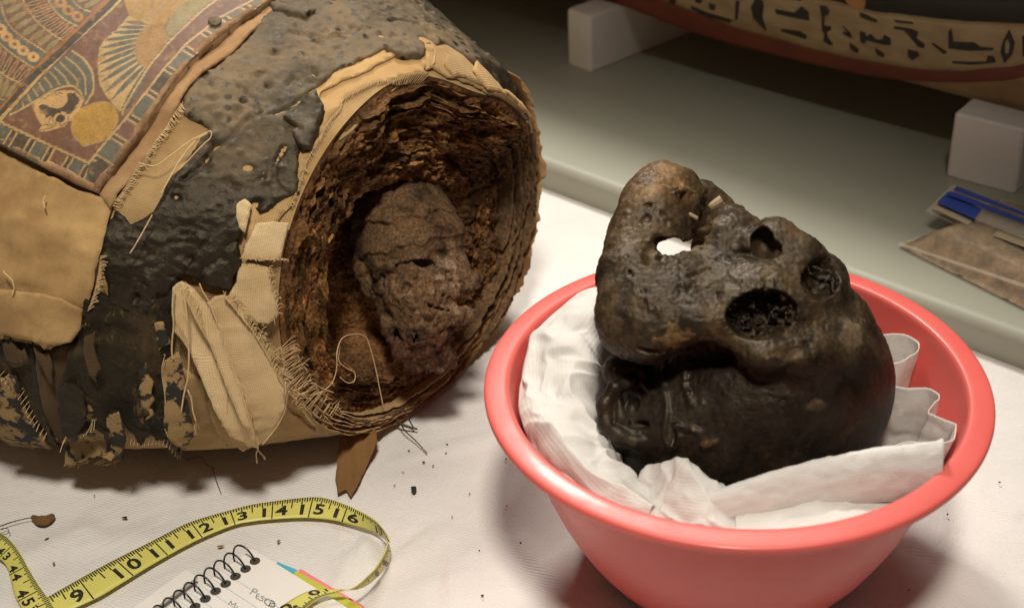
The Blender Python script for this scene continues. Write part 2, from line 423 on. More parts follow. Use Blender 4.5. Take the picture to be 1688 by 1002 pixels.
n = NT('mummified_skin'); ob = n.coord('Object'); v = n.attr()
f = n.noise(ob, 45, 8, 0.65, 0.6); g = n.noise(ob, 330, 6, 0.65)
c = n.mix(1.0, v, n.ramp(f, [(0.3, 0.40), (0.72, 2.0)]), 'MULTIPLY'); c = n.mix(1.0, c, n.ramp(g, [(0.32, 0.6), (0.7, 1.45)]), 'MULTIPLY')
n.set(Base_Color=c, Roughness=n.ramp(f, [(0.3, 0.34), (0.7, 0.60)])); n.b.inputs['Specular IOR Level'].default_value = 0.33; n.b.inputs['Specular Tint'].default_value = (1.0, 0.86, 0.68, 1)
b = n.bump(g, 0.32, 0.0009); b = n.bump(f, 0.4, 0.0026, b); n.bump(n.voro(n.coord('Object', (1, 1, 1)), 240), 0.25, 0.0007, b); M['skin'] = n.m
n = NT('old_tooth'); n.set(Base_Color=n.mix(n.noise(n.coord('Object'), 300), (0.46, 0.34, 0.20), (0.24, 0.15, 0.08)), Roughness=0.4); M['tooth'] = n.m

n = NT('paint_on_plaster'); ob = n.coord('Object'); v = n.attr(); f = n.noise(ob, 60, 7, 0.7); g = n.noise(ob, 700, 4, 0.7)
c = n.mix(1.0, v, n.ramp(f, [(0.3, 0.80), (0.7, 1.15)]), 'MULTIPLY'); c = n.mix(1.0, c, n.ramp(g, [(0.32, 0.78), (0.6, 1.08)]), 'MULTIPLY')
n.set(Base_Color=c, Roughness=0.62); b = n.bump(g, 0.22, 0.0005); n.bump(f, 0.3, 0.0012, b); M['paint'] = n.m
n = NT('plaster_edge'); ob = n.coord('Object'); f = n.noise(ob, 90, 7, 0.7)
n.set(Base_Color=n.mix(n.ramp(f, [(0.35, 0.0), (0.68, 1.0)]), (0.17, 0.085, 0.033), (0.33, 0.19, 0.085)), Roughness=0.8); n.bump(f, 0.6, 0.002); M['edge'] = n.m

n = NT('pink_melamine'); ob = n.coord('Object'); scr = n.ramp(n.noise(n.coord('Object', (6, 40, 6), (0.3, 0.5, 0.8)), 30, 5, 0.7), [(0.66, 0.0), (0.72, 1.0)]); n.set(Base_Color=n.mix(n.math('MULTIPLY', scr, 0.25), n.mix(n.noise(ob, 14, 4, 0.6), (0.70, 0.118, 0.100), (0.65, 0.106, 0.090)), (0.76, 0.23, 0.20)), Roughness=n.ramp(n.noise(ob, 60, 4, 0.6), [(0.3, 0.36), (0.7, 0.48)]))
n.b.inputs['Coat Weight'].default_value = 0.1; n.b.inputs['Coat Roughness'].default_value = 0.12; n.bump(n.noise(ob, 500, 3, 0.6), 0.03, 0.0003); M['bowl'] = n.m

n = NT('nonwoven_sheet'); ob = n.coord('Object', (1, 1, 1), (0, 0, math.radians(24)))
rib = n.wave(ob, 1 / 0.0021 / 20 * 6.28, 1.2, 2, 'Y', 1.5); f = n.noise(ob, 14, 6, 0.6)
c = n.mix(n.ramp(f, [(0.35, 0.0), (0.7, 1.0)]), (0.73, 0.70, 0.675), (0.66, 0.63, 0.60))
sm = n.ramp(n.noise(n.coord('Object', (3, 1, 1)), 5, 7, 0.7, 0.8), [(0.60, 0.0), (0.8, 1.0)])
c = n.mix(n.math('MULTIPLY', sm, 0.35), c, (0.55, 0.40, 0.38))
n.set(Base_Color=c, Roughness=0.75); b = n.bump(rib, 0.35, 0.0005); n.bump(n.noise(ob, 9, 7, 0.62, 1.2), 0.5, 0.008, b); M['sheet'] = n.m

n = NT('grey_laminate'); ob = n.coord('Object'); n.set(Base_Color=n.mix(n.noise(ob, 8, 5, 0.6), (0.31, 0.31, 0.245), (0.35, 0.345, 0.275)), Roughness=0.5); n.bump(n.noise(ob, 300, 3), 0.05, 0.0005); M['laminate'] = n.m
n = NT('white_foam'); ob = n.coord('Object'); n.set(Base_Color=n.mix(n.noise(ob, 40, 4), (0.84, 0.80, 0.76), (0.78, 0.74, 0.69)), Roughness=0.85); b = n.bump(n.voro(ob, 350), 0.15, 0.001); n.bump(n.noise(ob, 60, 5, 0.6), 0.35, 0.003, b); M['foam'] = n.m

def tissue(name, pitch, tr):
    n = NT(name); ob = n.coord('UV'); o2 = n.coord('Object')
    r = n.wave(ob, 1 / pitch / 20 * 6.28, 1.5, 3, 'Y', 3.0)
    n.set(Base_Color=n.mix(n.noise(o2, 60, 5, 0.6), (0.84, 0.82, 0.785), (0.77, 0.745, 0.705)), Roughness=0.85)
    b = n.bump(r, 0.14, 0.0005); bb = n.bump(n.noise(o2, 130, 6, 0.65), 0.35, 0.0014, b)
    t = n.new("ShaderNodeBsdfTranslucent"); t.inputs[0].default_value = (0.85, 0.80, 0.74, 1); n.link(bb, t.inputs['Normal'])
    mx = n.new("ShaderNodeMixShader"); mx.inputs[0].default_value = tr
    n.link(n.b.outputs[0], mx.inputs[1]); n.link(t.outputs[0], mx.inputs[2]); n.link(mx.outputs[0], n.out.inputs[0]); return n.m
M['tissue'] = tissue('crepe_tissue', 0.0015, 0.3)

n = NT('tape_yellow'); ob = n.coord('Object'); n.set(Base_Color=n.mix(n.noise(ob, 70, 5), (0.70, 0.65, 0.17), (0.60, 0.55, 0.14)), Roughness=0.38); n.bump(n.noise(ob, 900, 3), 0.15, 0.0003); M['tape'] = n.m
n = NT('print_black'); n.set(Base_Color=(0.02, 0.02, 0.016), Roughness=0.5); M['ink'] = n.m
n = NT('pencil_grey'); n.set(Base_Color=(0.16, 0.15, 0.14), Roughness=0.7); M['pencil'] = n.m
n = NT('notepaper'); n.set(Base_Color=n.mix(n.noise(n.coord('Object'), 90, 4), (0.80, 0.77, 0.72), (0.74, 0.71, 0.66)), Roughness=0.8); M['paper'] = n.m
n = NT('rule_blue'); n.set(Base_Color=(0.52, 0.60, 0.66), Roughness=0.8); M['rule'] = n.m
n = NT('wire_black'); n.set(Base_Color=(0.012, 0.012, 0.012), Roughness=0.32); M['wire'] = n.m
n = NT('hole_dark'); n.set(Base_Color=(0.05, 0.045, 0.04), Roughness=0.8); M['hole'] = n.m
for k, c in (('flag_blue', (0.07, 0.42, 0.55)), ('flag_pink', (0.80, 0.22, 0.26)), ('flag_lime', (0.52, 0.50, 0.06))):
    n = NT(k); n.set(Base_Color=c, Roughness=0.6); M[k] = n.m
for k, c, q in (('coffin_cream', (0.46, 0.34, 0.19), (0.30, 0.19, 0.085)), ('coffin_red', (0.20, 0.045, 0.020), (0.13, 0.028, 0.014)), ('coffin_black', (0.022, 0.018, 0.013), (0.04, 0.03, 0.018)), ('coffin_wood', (0.36, 0.24, 0.12), (0.22, 0.13, 0.055)), ('coffin_ochre', (0.46, 0.22, 0.06), (0.33, 0.15, 0.045))):
    n = NT(k); f = n.noise(n.coord('Object', (1, 1, 2.2)), 26, 7, 0.7); n.set(Base_Color=n.mix(n.ramp(f, [(0.38, 0.0), (0.72, 1.0)]), c, q), Roughness=0.65); n.bump(f, 0.3, 0.002); M[k] = n.m
n = NT('bag_contents'); ob = n.coord('Object'); n.set(Base_Color=n.mix(n.ramp(n.noise(ob, 90, 7, 0.75), [(0.35, 0.0), (0.7, 1.0)]), (0.10, 0.058, 0.025), (0.42, 0.27, 0.13)), Roughness=0.9); M['debris'] = n.m
n = NT('clear_polythene'); n.set(Base_Color=(0.80, 0.72, 0.58), Roughness=0.2, Alpha=0.16); n.bump(n.noise(n.coord('Object'), 45, 5, 0.6, 1.0), 0.5, 0.004); M['poly'] = n.m
n = NT('zip_blue'); n.set(Base_Color=(0.030, 0.065, 0.33), Roughness=0.35); M['zip'] = n.m
n = NT('zip_label_white'); n.set(Base_Color=(0.42, 0.33, 0.22), Roughness=0.5); M['ziplabel'] = n.m
n = NT('charcoal_crumb'); n.set(Base_Color=(0.02, 0.018, 0.014), Roughness=0.8); M['crumb'] = n.m
n = NT('tan_crumb'); n.set(Base_Color=(0.30, 0.16, 0.06), Roughness=0.9); M['crumb_tan'] = n.m
# ------------------------------------------------------------------ setting: sheet, back table
def line2(p, q): return onz(*p)[:2], onz(*q)[:2]
E0 = onz(905, 312)[:2]; E1 = onz(1688, 607)[:2]           # foot of the back table's edge
TD = (E1 - E0) / np.linalg.norm(E1 - E0)                  # along the edge
TN = np.array([-TD[1], TD[0]]);                            # away from the camera
if TN[1] < 0: TN = -TN
TZ = 0.022
# white sheet: large gently rumpled surface
nx, ny = 470, 360
gx = np.concatenate([np.linspace(-0.95, -0.45, 30), np.linspace(-0.44, 0.55, 400), np.linspace(0.56, 0.95, 40)]); gy = np.concatenate([np.linspace(0.18, 0.48, 20), np.linspace(0.483, 1.15, 310), np.linspace(1.16, 1.55, 30)])
X, Y = np.meshgrid(gx, gy, indexing='ij'); P = xyz(X, Y, 0)
pz = xyz(X, Y, 0.3)
zz = -0.0035 + 0.0009 * fbm(pz, 6, 4, 3) + 0.0012 * np.clip(ridged(pz, 3.2, 2, 5), 0.55, 1)
# creases pressed into the sheet: (pixel from, pixel to, height, width)
for (a_, b_, h_, w_) in [((1480, 870), (1660, 985), .0022, .006), ((1500, 900), (1610, 960), -.0012, .003), ((1590, 800), (1688, 850), .0015, .006), ((520, 1000), (640, 840), .0016, .006), ((560, 1000), (700, 850), -.0012, .004), ((600, 940), (760, 860), .0014, .007), ((700, 700), (800, 640), .0016, .008), ((640, 760), (860, 700), .0012, .006), ((760, 900), (860, 960), .0014, .008), ((840, 870), (960, 985), .0018, .006), ((0, 930), (170, 860), .0030, .012), ((100, 900), (260, 880), .0032, .012), ((250, 800), (330, 760), .0018, .006), ((290, 770), (300, 840), -.0012, .004), ((700, 620), (860, 585), .0022, .01), ((640, 980), (800, 930), .0012, .006)]:
    A_ = onz(*a_)[:2]; B_ = onz(*b_)[:2]; D_ = B_ - A_; t_ = np.clip(((P[:, :2] - A_) @ D_) / (D_ @ D_), 0, 1); q_ = P[:, :2] - A_ - t_[:, None] * D_
    dist = np.hypot(q_[:, 0], q_[:, 1]) + 0.004 * fbm(pz, 30, 2, int(a_[0])); zz = zz + h_ * np.exp(-(dist / w_) ** 2) * np.clip(np.minimum(t_, 1 - t_) * 6 + 0.15, 0, 1)
P[:, 2] = np.minimum(zz, 0.0006)
d = (P[:, :2] - E0) @ TN
P[:, 2] = np.where(d > -0.01, np.minimum(P[:, 2], -0.004), P[:, 2])
o = mk("white_sheet", P, gridfaces(nx, ny), M['sheet']); tag(o, kind='structure')
# slab of the near table under the sheet
b = MB(); b.hexa([(-0.95, 0.18, -0.05), (0.95, 0.18, -0.05), (0.95, 1.55, -0.05), (-0.95, 1.55, -0.05), (-0.95, 0.18, -0.008), (0.95, 0.18, -0.008), (0.95, 1.55, -0.008), (-0.95, 1.55, -0.008)])
o = b.build("near_table", M['laminate'], smooth=False); tag(o, kind='structure')
# back table: profile (distance away from the edge, height) swept along the edge, with a rounded nose
prof_ = [(0.012, -0.03), (0.004, -0.004)] + [(0.004 + 0.0, 0.004)] + [(0.004 + 0.010 * (1 - math.cos(t)), 0.012 + 0.010 * math.sin(t)) for t in np.linspace(0, math.pi / 2, 9)] + [(0.05, TZ), (0.3, TZ), (1.0, TZ), (2.6, TZ), (2.6, -0.03)]
us = np.linspace(-1.6, 1.6, 30)
V = []
for u in us:
    for (dd, z) in prof_:
        q = E0 + TD * u + TN * dd; V.append((q[0], q[1], z))
o = mk("back_table", np.array(V), gridfaces(len(us), len(prof_)), M['laminate']); tag(o, kind='structure')

# ------------------------------------------------------------------ coffin on foam blocks
CZ = 0.080
C0 = onz(1019, 3, CZ); C1 = onz(1688, 178, CZ)
CD = (C1 - C0); CD[2] = 0; CD /= np.linalg.norm(CD)
CN = np.array([-CD[1], CD[0], 0.0]); CN = CN if CN[1] > 0 else -CN
LEAN = 0.22
CUPV = np.array([0, 0, 1.0]) - LEAN * CN                    # side leans out towards the near table as it rises
CUPV /= np.linalg.norm(CUPV); CNRM = np.cross(CD, CUPV); CNRM = CNRM if CNRM @ FW < 0 else -CNRM
def bulge(u, v):                                             # soft outward swelling of the side
    return 0.012 * np.sin(np.clip(v / 0.30, 0, 1) * np.pi) + 0.006 * np.cos((u - 0.3) * 3.0)
def cside(u, v, off=0.0):
    u = np.asarray(u, float); v = np.asarray(v, float)
    return C0 + u[..., None] * CD + v[..., None] * CUPV + (bulge(u, v) + off)[..., None] * CNRM
def c_inv(px, py):
    d = ray(px, py); t = ((C0 - CAM) @ CNRM) / (d @ CNRM); p = CAM + d * t[..., None] - C0
    u = p @ CD; v = p @ CUPV
    for _ in range(6):
        q = C0 + 0 * u[..., None] + bulge(u, v)[..., None] * CNRM
        t = np.sum((q - CAM) * CNRM, -1) / (d @ CNRM); p = CAM + d * t[..., None] - C0; u = p @ CD; v = p @ CUPV
    return u, v
croot = empty("painted_coffin", C0 + CN * 0.2 + CD * 0.2)
tag(croot, "painted wooden coffin with red base line and black hieroglyphs, raised on white foam blocks behind", "coffin")
us = np.linspace(-1.2, 0.75, 120); vs = np.linspace(0, 0.30, 40)
U, Vv = np.meshgrid(us, vs, indexing='ij'); side = cside(U, Vv)
ring = [side]
bk = C0 + U[..., None] * CD + CN * 0.42 + (Vv[..., None]) * (np.array([0, 0, 1.0]) + LEAN * CN)
V = np.concatenate([side, bk[:, ::-1]], 1); nv = V.shape[1]
F = [tuple(f) for f in gridfaces(len(us), nv, True)] + [tuple(range(nv)), tuple(range((len(us) - 1) * nv, len(us) * nv))[::-1]]
mk("hull", V.reshape(-1, 3), F, M['coffin_wood'], croot)
def ribbon_on_coffin(name, top, bot, mat, off, th=None):
    tp = spline(top, 110); bt = spline(bot, 110)
    tu, tv = c_inv(tp[:, 0], tp[:, 1]); bu, bv = c_inv(bt[:, 0], bt[:, 1])
    k = np.linspace(0, 1, 9)[None]
    u = bu[:, None] * (1 - k) + tu[:, None] * k; v = bv[:, None] * (1 - k) + tv[:, None] * k
    w_ = 0.0009 * fbm(xyz(u, v, 0.0), 55, 3, 8).reshape(u.shape); v = v + w_
    A = cside(u, v, off); B = cside(u, v, 0.0003 + 0 * u)
    Vx = np.concatenate([A, B[:, ::-1]], 1)
    return mk(name, Vx.reshape(-1, 3), gridfaces(110, 18, True), mat, croot)
red_b = [(700, -95), (850, -45), (940, -20), (1019, 5), (1095, 35), (1191, 66), (1287, 91), (1359, 108), (1454, 127), (1550, 134), (1627, 133), (1688, 126), (1780, 100)]
red_t = [(700, -130), (860, -75), (950, -42), (1024, -20), (1119, 8), (1215, 44), (1311, 71), (1383, 90), (1430, 99), (1502, 111), (1574, 116), (1646, 111), (1688, 106), (1780, 82)]
crm_t = [(700, -240), (860, -175), (1000, -115), (1100, -80), (1200, -50), (1300, -20), (1426, 12), (1478, 20), (1530, 27), (1574, 31), (1620, 34), (1660, 36), (1688, 37), (1780, 38)]
ribbon_on_coffin("red_base_line", red_t, red_b, M['coffin_red'], 0.0022)
ribbon_on_coffin("inscription_band", crm_t, red_t, M['coffin_cream'], 0.0016)
ribbon_on_coffin("black_panel", [(x, y - 260) for x, y in crm_t], crm_t, M['coffin_black'], 0.0024)
def decal_on_coffin(name, poly, mat, off=0.0026):
    poly = np.asarray(poly, float); n = len(poly)
    u, v = c_inv(poly[:, 0], poly[:, 1]); A = cside(u, v, off + 0 * u); B = cside(u, v, 0.0012 + 0 * u)
    F = [tuple(range(n)), tuple(range(n, 2 * n))[::-1]] + [(i, n + i, n + (i + 1) % n, (i + 1) % n) for i in range(n)]
    return mk(name, np.concatenate([A, B]), F, mat, croot, smooth=False)
def q8(x, y): return (1340 + x / 4.851, y / 4.851)
def q7(x, y): return (880 + x / 2.089, y / 2.089)
G8 = [[(65, 40), (110, 42), (142, 85), (128, 118), (100, 115), (100, 200), (148, 205), (155, 232), (120, 250), (125, 290), (170, 348), (150, 356), (95, 320), (105, 270), (82, 230), (82, 120)],
      [(385, 95), (430, 110), (525, 160), (515, 172), (440, 150), (390, 125)],
      [(250, 200), (310, 260), (318, 300), (250, 260), (252, 245), (300, 268)],
      [(385, 245), (425, 255), (430, 290), (470, 265), (510, 310), (560, 312), (580, 275), (625, 300), (632, 350), (590, 352), (520, 335), (440, 312), (420, 345), (390, 320)],
      [(305, 340), (375, 390), (372, 415), (335, 405), (308, 375)], [(510, 380), (580, 425), (575, 450), (530, 435), (512, 405)],
      [(770, 390), (850, 410), (858, 440), (805, 475), (772, 440)],
      [(660, 205), (790, 225), (850, 250), (835, 300), (905, 355), (895, 378), (850, 365), (790, 290), (740, 235), (660, 222)], [(660, 155), (800, 170), (815, 185), (680, 172)],
      [(1095, 240), (1115, 225), (1130, 330), (1300, 335), (1345, 370), (1450, 378), (1450, 392), (1260, 398), (1095, 378)],
      [(1125, 483), (1240, 490), (1395, 488), (1410, 440), (1450, 445), (1470, 490), (1400, 500), (1260, 508), (1130, 496)],
      [(1578, 232), (1622, 340), (1600, 430), (1545, 498), (1535, 480), (1510, 400), (1535, 310)],
      [(1685, 280), (1720, 280), (1720, 445), (1688, 440)], [(960, 335), (1080, 410), (1060, 425), (980, 360)]]
G7 = [[(790, 0), (770, -10), (752, 20), (760, 60), (805, 105), (790, 55), (795, 20)], [(835, 30), (900, 42), (925, 20), (950, 40), (952, 68), (920, 62), (840, 45)],
      [(855, 97), (920, 105), (945, 122), (940, 132), (900, 118), (858, 106)], [(545, 18), (600, 42), (690, 68), (680, 76), (600, 54), (548, 28)], [(608, 8), (630, 15), (625, 35), (608, 25)],
      [(468, -12), (495, 0), (490, 12), (470, 4)], [(560, -10), (585, 0), (578, 10), (560, 4)], [(700, 0), (712, 0), (706, 60), (698, 70)], [(870, -30), (930, -20), (925, 0), (880, -8)]]
for p in G8: decal_on_coffin("hieroglyph", [q8(*q) for q in p], M['coffin_black'])
for p in G7: decal_on_coffin("hieroglyph", [q7(*q) for q in p], M['coffin_black'])
decal_on_coffin("bare_wood_knot", [q8(1552, 330), q8(1572, 300), q8(1588, 345), q8(1578, 410), q8(1555, 415)], M['coffin_cream'], 0.0032)
decal_on_coffin("chipped_patch", [q8(*q) for q in [(270, -15), (435, -15), (430, 40), (410, 66), (350, 50), (300, 25)]], M['coffin_ochre'], 0.0031)

def foam_block(p0, p1, depth, label):
    """front bottom edge runs from pixel p0 to p1 on the back table"""
    a = onz(*p0, TZ); b_ = onz(*p1, TZ); h = CZ - TZ - 0.0005
    dirn = b_ - a; dirn /= np.linalg.norm(dirn); back = np.array([-dirn[1], dirn[0], 0]); back = back if back[1] > 0 else -back
    r = 0.004
    # bevelled box: four rounded vertical corners
    def ringpts(z, ins):
        c = [(a, 1, 1), (b_, -1, 1), (b_ + back * depth, -1, -1), (a + back * depth, 1, -1)]; out = []
        for k, (q, sx_, sy_) in enumerate(c):
            for t in np.linspace(0, math.pi / 2, 5):
                ang = [math.pi, -math.pi / 2, 0, math.pi / 2][k] + t
                ctr = q + dirn * sx_ * r + back * sy_ * r
                out.append(ctr + (r - ins) * (math.cos(ang) * dirn + math.sin(ang) * back) + np.array([0, 0, z - ctr[2]]))
        return out
    rings = [ringpts(TZ + 0.0, 0.001), ringpts(TZ + 0.002, 0), ringpts(TZ + h - 0.002, 0), ringpts(TZ + h, 0.002)]
    n_ = len(rings[0]); V = np.array(rings).reshape(-1, 3)
    F = [tuple(f) for f in gridfaces(4, n_, True)] + [tuple(range(n_))[::-1], tuple(range(3 * n_, 4 * n_))]
    o = mk("foam_block", V, F, M['foam'], smooth=False); tag(o, label, "foam block", "foam blocks under the coffin")
foam_block((935, 106), (973, 121), 0.20, "white foam block under the coffin beside the mummy, the farther of two")
foam_block((1558, 291), (1672, 322), 0.20, "white foam block under the coffin behind the zip bag, the nearer of two")
# ------------------------------------------------------------------ pink bowl
BC = np.array([0.1195, 0.633, 0.0]); BR = 0.137; BH = 0.12
prof = [(0.0, 0.004), (0.060, 0.004), (0.066, 0.0005), (0.070, 0.0), (0.074, 0.002), (0.080, 0.010), (0.089, 0.024), (0.099, 0.044), (0.107, 0.064), (0.1145, 0.086), (0.1195, 0.105), (0.1215, 0.1115), (0.1225, 0.1135),
        (0.128, 0.1142), (0.1325, 0.1143), (0.1352, 0.1146), (0.1366, 0.1160), (0.1370, 0.1178), (0.1366, 0.1194), (0.1350, 0.1203), (0.131, 0.1210), (0.127, 0.1214), (0.1245, 0.1212), (0.1232, 0.1200), (0.1224, 0.1178),
        (0.1210, 0.1120), (0.1180, 0.1000), (0.1130, 0.0820), (0.1055, 0.0620), (0.096, 0.0420), (0.086, 0.0240), (0.076, 0.012), (0.066, 0.0075), (0.0, 0.0070)]
def catm(P, per=4):
    P = np.asarray(P, float); out = []
    for i in range(len(P) - 1):
        a = P[max(i - 1, 0)]; b = P[i]; c = P[i + 1]; d = P[min(i + 2, len(P) - 1)]
        for t in np.linspace(0, 1, per, endpoint=False):
            out.append(0.5 * ((2 * b) + (c - a) * t + (2 * a - 5 * b + 4 * c - d) * t * t + (3 * b - 3 * c + d - a) * t ** 3))
    out.append(P[-1]); return np.array(out)
pr = catm(prof, 3); pr[:, 0] = np.maximum(pr[:, 0], 0.0004)
th = np.linspace(0, 2 * np.pi, 160, endpoint=False)
V = np.stack([BC[0] + pr[:, 0][:, None] * np.cos(th), BC[1] + pr[:, 0][:, None] * np.sin(th), np.broadcast_to(pr[:, 1][:, None], (len(pr), 160))], -1)
bowl = mk("bowl", V.reshape(-1, 3), gridfaces(len(pr), 160, True), M['bowl'])
tag(bowl, "round pink plastic bowl with wide flat rim holding the blackened head", "bowl")
def wall_r(z): return np.interp(z, [0.0075, 0.012, 0.024, 0.042, 0.062, 0.082, 0.10, 0.112, 0.118], [0.066, 0.076, 0.086, 0.096, 0.1055, 0.113, 0.118, 0.121, 0.1224])

# ------------------------------------------------------------------ crepe tissue padding
def wad(name, label, f0, f1, ctrl, seed, amp=1.0, nf=260, nr=150, foldf=7.0):
    """crumpled padding between bowl wall and head. ctrl: list of (phi deg, [(r, z) ...5 profile points])"""
    ph = np.radians(np.linspace(f0, f1, nf)); t = np.linspace(0, 1, nr)
    kp = np.radians([c[0] for c in ctrl]); K = np.array([c[1] for c in ctrl])     # (k,5,2)
    prof5 = np.stack([[np.interp(ph, kp, K[:, j, m]) for m in (0, 1)] for j in range(K.shape[1])])   # 5,2,nf
    tt = np.linspace(0, 1, K.shape[1]); R = np.zeros((nf, nr)); Z = np.zeros((nf, nr))
    for i in range(nf):
        q = spline(prof5[:, :, i], nr); R[i] = q[:, 0]; Z[i] = q[:, 1]
    PH = ph[:, None] + 0 * R
    arc = xyz(PH * 0.10, R + 0 * PH, Z)
    # folds: creased ridges running along the bowl with a warp, plus sharp crumples
    wx = 0.012 * fbm(arc, 25, 3, seed); wy = 0.012 * fbm(arc, 25, 3, seed + 5)
    q = np.stack([arc[:, 0] + wx, (t[None] + 0 * R).ravel() * 0.075 + wy, 0 * wx + seed], -1)
    h = 0.0080 * (0.85 - np.abs(vnoise(q, (foldf * 1.5, foldf * 4.2, 1), seed + 1)) * 2) + 0.0042 * (0.6 - 2 * np.abs(vnoise(q + 0.006 * vnoise(q, 60, seed + 8)[:, None], (26, 44, 1), seed + 2))) + 0.0016 * (np.abs(vnoise(q + 0.003 * vnoise(q, 120, seed + 18)[:, None], (70, 105, 1), seed + 3)) * -2 + 0.5)
    h = (h * amp).reshape(nf, nr)
    edge = sstep(0, 0.10, t)[None]
    A = np.stack([BC[0] + R * np.cos(PH), BC[1] + R * np.sin(PH), Z], -1)
    N = np.cross(np.gradient(A, axis=0), np.gradient(A, axis=1)); N /= np.linalg.norm(N, axis=-1)[..., None] + 1e-9
    if N[..., 2].mean() < 0: N = -N
    A = A + N * (h * edge)[..., None]
    # stay inside the bowl
    rr = np.hypot(A[..., 0] - BC[0], A[..., 1] - BC[1]); lim = wall_r(np.clip(A[..., 2], 0.008, 0.118)) - 0.0022; k = np.minimum(1, lim / np.maximum(rr, 1e-6))
    A[..., 0] = BC[0] + (A[..., 0] - BC[0]) * k; A[..., 1] = BC[1] + (A[..., 1] - BC[1]) * k
    uv = np.stack([PH * 0.10, t[None] * 0.08 + 0 * PH], -1)
    o = shell(name, A, 0.0006, M['tissue'], uv); tag(o, label, "tissue", "crepe tissue packed in the bowl")
    return o
wad("tissue_wad", "white crumpled crepe tissue packed between the bowl's far-side rim and the ear", 112, 238,
    [(112, [(0.114, 0.092), (0.108, 0.110), (0.098, 0.116), (0.088, 0.104), (0.080, 0.060)]),
     (135, [(0.116, 0.099), (0.112, 0.120), (0.096, 0.130), (0.076, 0.112), (0.066, 0.060)]),
     (165, [(0.117, 0.098), (0.112, 0.118), (0.093, 0.126), (0.074, 0.116), (0.058, 0.070)]),
     (195, [(0.117, 0.097), (0.111, 0.110), (0.091, 0.113), (0.073, 0.101), (0.058, 0.066)]),
     (220, [(0.117, 0.096), (0.109, 0.106), (0.090, 0.107), (0.076, 0.098), (0.062, 0.066)]),
     (238, [(0.117, 0.095), (0.109, 0.102), (0.092, 0.101), (0.078, 0.090), (0.064, 0.060)])], 11)
wad("tissue_wad", "white puffed and pleated tissue at the front of the bowl below the ear", 226, 272,
    [(226, [(0.112, 0.092), (0.105, 0.104), (0.092, 0.108), (0.080, 0.104), (0.066, 0.070)]),
     (240, [(0.115, 0.094), (0.106, 0.108), (0.090, 0.117), (0.076, 0.116), (0.062, 0.075)]),
     (256, [(0.116, 0.094), (0.106, 0.106), (0.090, 0.114), (0.078, 0.112), (0.064, 0.070)]),
     (272, [(0.116, 0.090), (0.107, 0.094), (0.096, 0.094), (0.084, 0.085), (0.072, 0.055)])], 29, 1.1, 150, 120, 10)
wad("tissue_liner", "thin sheer tissue lying against the bowl wall under the rolled tissue", 262, 338,
    [(262, [(0.118, 0.104), (0.112, 0.104), (0.102, 0.104), (0.090, 0.102), (0.076, 0.080)]),
     (285, [(0.118, 0.107), (0.112, 0.108), (0.103, 0.107), (0.092, 0.104), (0.076, 0.080)]),
     (310, [(0.118, 0.104), (0.112, 0.103), (0.103, 0.102), (0.092, 0.100), (0.078, 0.075)]),
     (338, [(0.114, 0.088), (0.107, 0.084), (0.100, 0.080), (0.092, 0.076), (0.080, 0.060)])], 41, 0.45, 180, 90)

def ribbon_wall(name, label, px, z, drop, lean, seed, amp=0.0012):
    """a strip of tissue standing on edge: its upper edge passes through the given pixels at height z"""
    px = spline(np.asarray(px, float), 130); zz = np.interp(np.linspace(0, 1, 130), np.linspace(0, 1, len(z)), z)
    top = onz(px[:, 0], px[:, 1], zz)
    k = np.linspace(0, 1, 40)[None, :, None]
    ctr = np.array([BC[0], BC[1], 0.0])
    inward = ctr - top; inward[:, 2] = 0; inward /= np.linalg.norm(inward, axis=1)[:, None]
    A = top[:, None] + k * (np.array([0, 0, -drop]) + (inward * lean)[:, None])
    L = np.r_[0, np.cumsum(np.linalg.norm(np.diff(top, axis=0), axis=1))]
    UV = np.stack([L[:, None] + 0 * k[..., 0], drop * k[..., 0] + 0 * L[:, None]], -1)
    q = xyz(UV[..., 0], UV[..., 1], seed * 1.0)
    N = np.cross(np.gradient(A, axis=0), np.gradient(A, axis=1)); N /= np.linalg.norm(N, axis=-1)[..., None] + 1e-9
    A = A + N * (amp * (ridged(q, 42, 3, seed))).reshape(N.shape[:2])[..., None]
    A[:, 0, 2] += 0.0006 * fbm(xyz(L, 0, seed), 160, 3, seed)
    rr = np.hypot(A[..., 0] - BC[0], A[..., 1] - BC[1]); lim = wall_r(np.clip(A[..., 2], 0.008, 0.118)) - 0.002; kk = np.minimum(1, lim / np.maximum(rr, 1e-6))
    A[..., 0] = BC[0] + (A[..., 0] - BC[0]) * kk; A[..., 1] = BC[1] + (A[..., 1] - BC[1]) * kk
    o = shell(name, A, 0.0004, M['tissue'], UV); tag(o, label, "tissue", "crepe tissue packed in the bowl"); return o
def q9(x, y): return (1430 + x / 3.457, 530 + y / 3.457)
ribbon_wall("tissue_loop", "upright loop of white tissue behind the crown of the head, nearest the far rim", [q9(*p) for p in [(-60, 260), (-40, 130), (40, 85), (110, 70), (180, 70), (250, 92), (290, 122), (280, 165), (200, 218), (120, 248), (40, 275)]], [0.108, 0.111, 0.1135, 0.113, 0.110], 0.05, 0.006, 51)
ribbon_wall("tissue_ribbon", "wavy strip of white tissue standing on edge between the crown and the bowl wall", [q9(*p) for p in [(60, 380), (140, 369), (230, 380), (320, 370), (390, 398), (409, 435), (380, 480), (345, 515), (380, 535), (430, 550), (520, 580), (543, 615), (515, 655), (440, 682), (330, 686), (230, 679), (150, 700), (95, 745), (60, 800)]], [0.104, 0.107, 0.109, 0.110, 0.110, 0.110, 0.110, 0.108], 0.055, 0.006, 57, 0.0016)
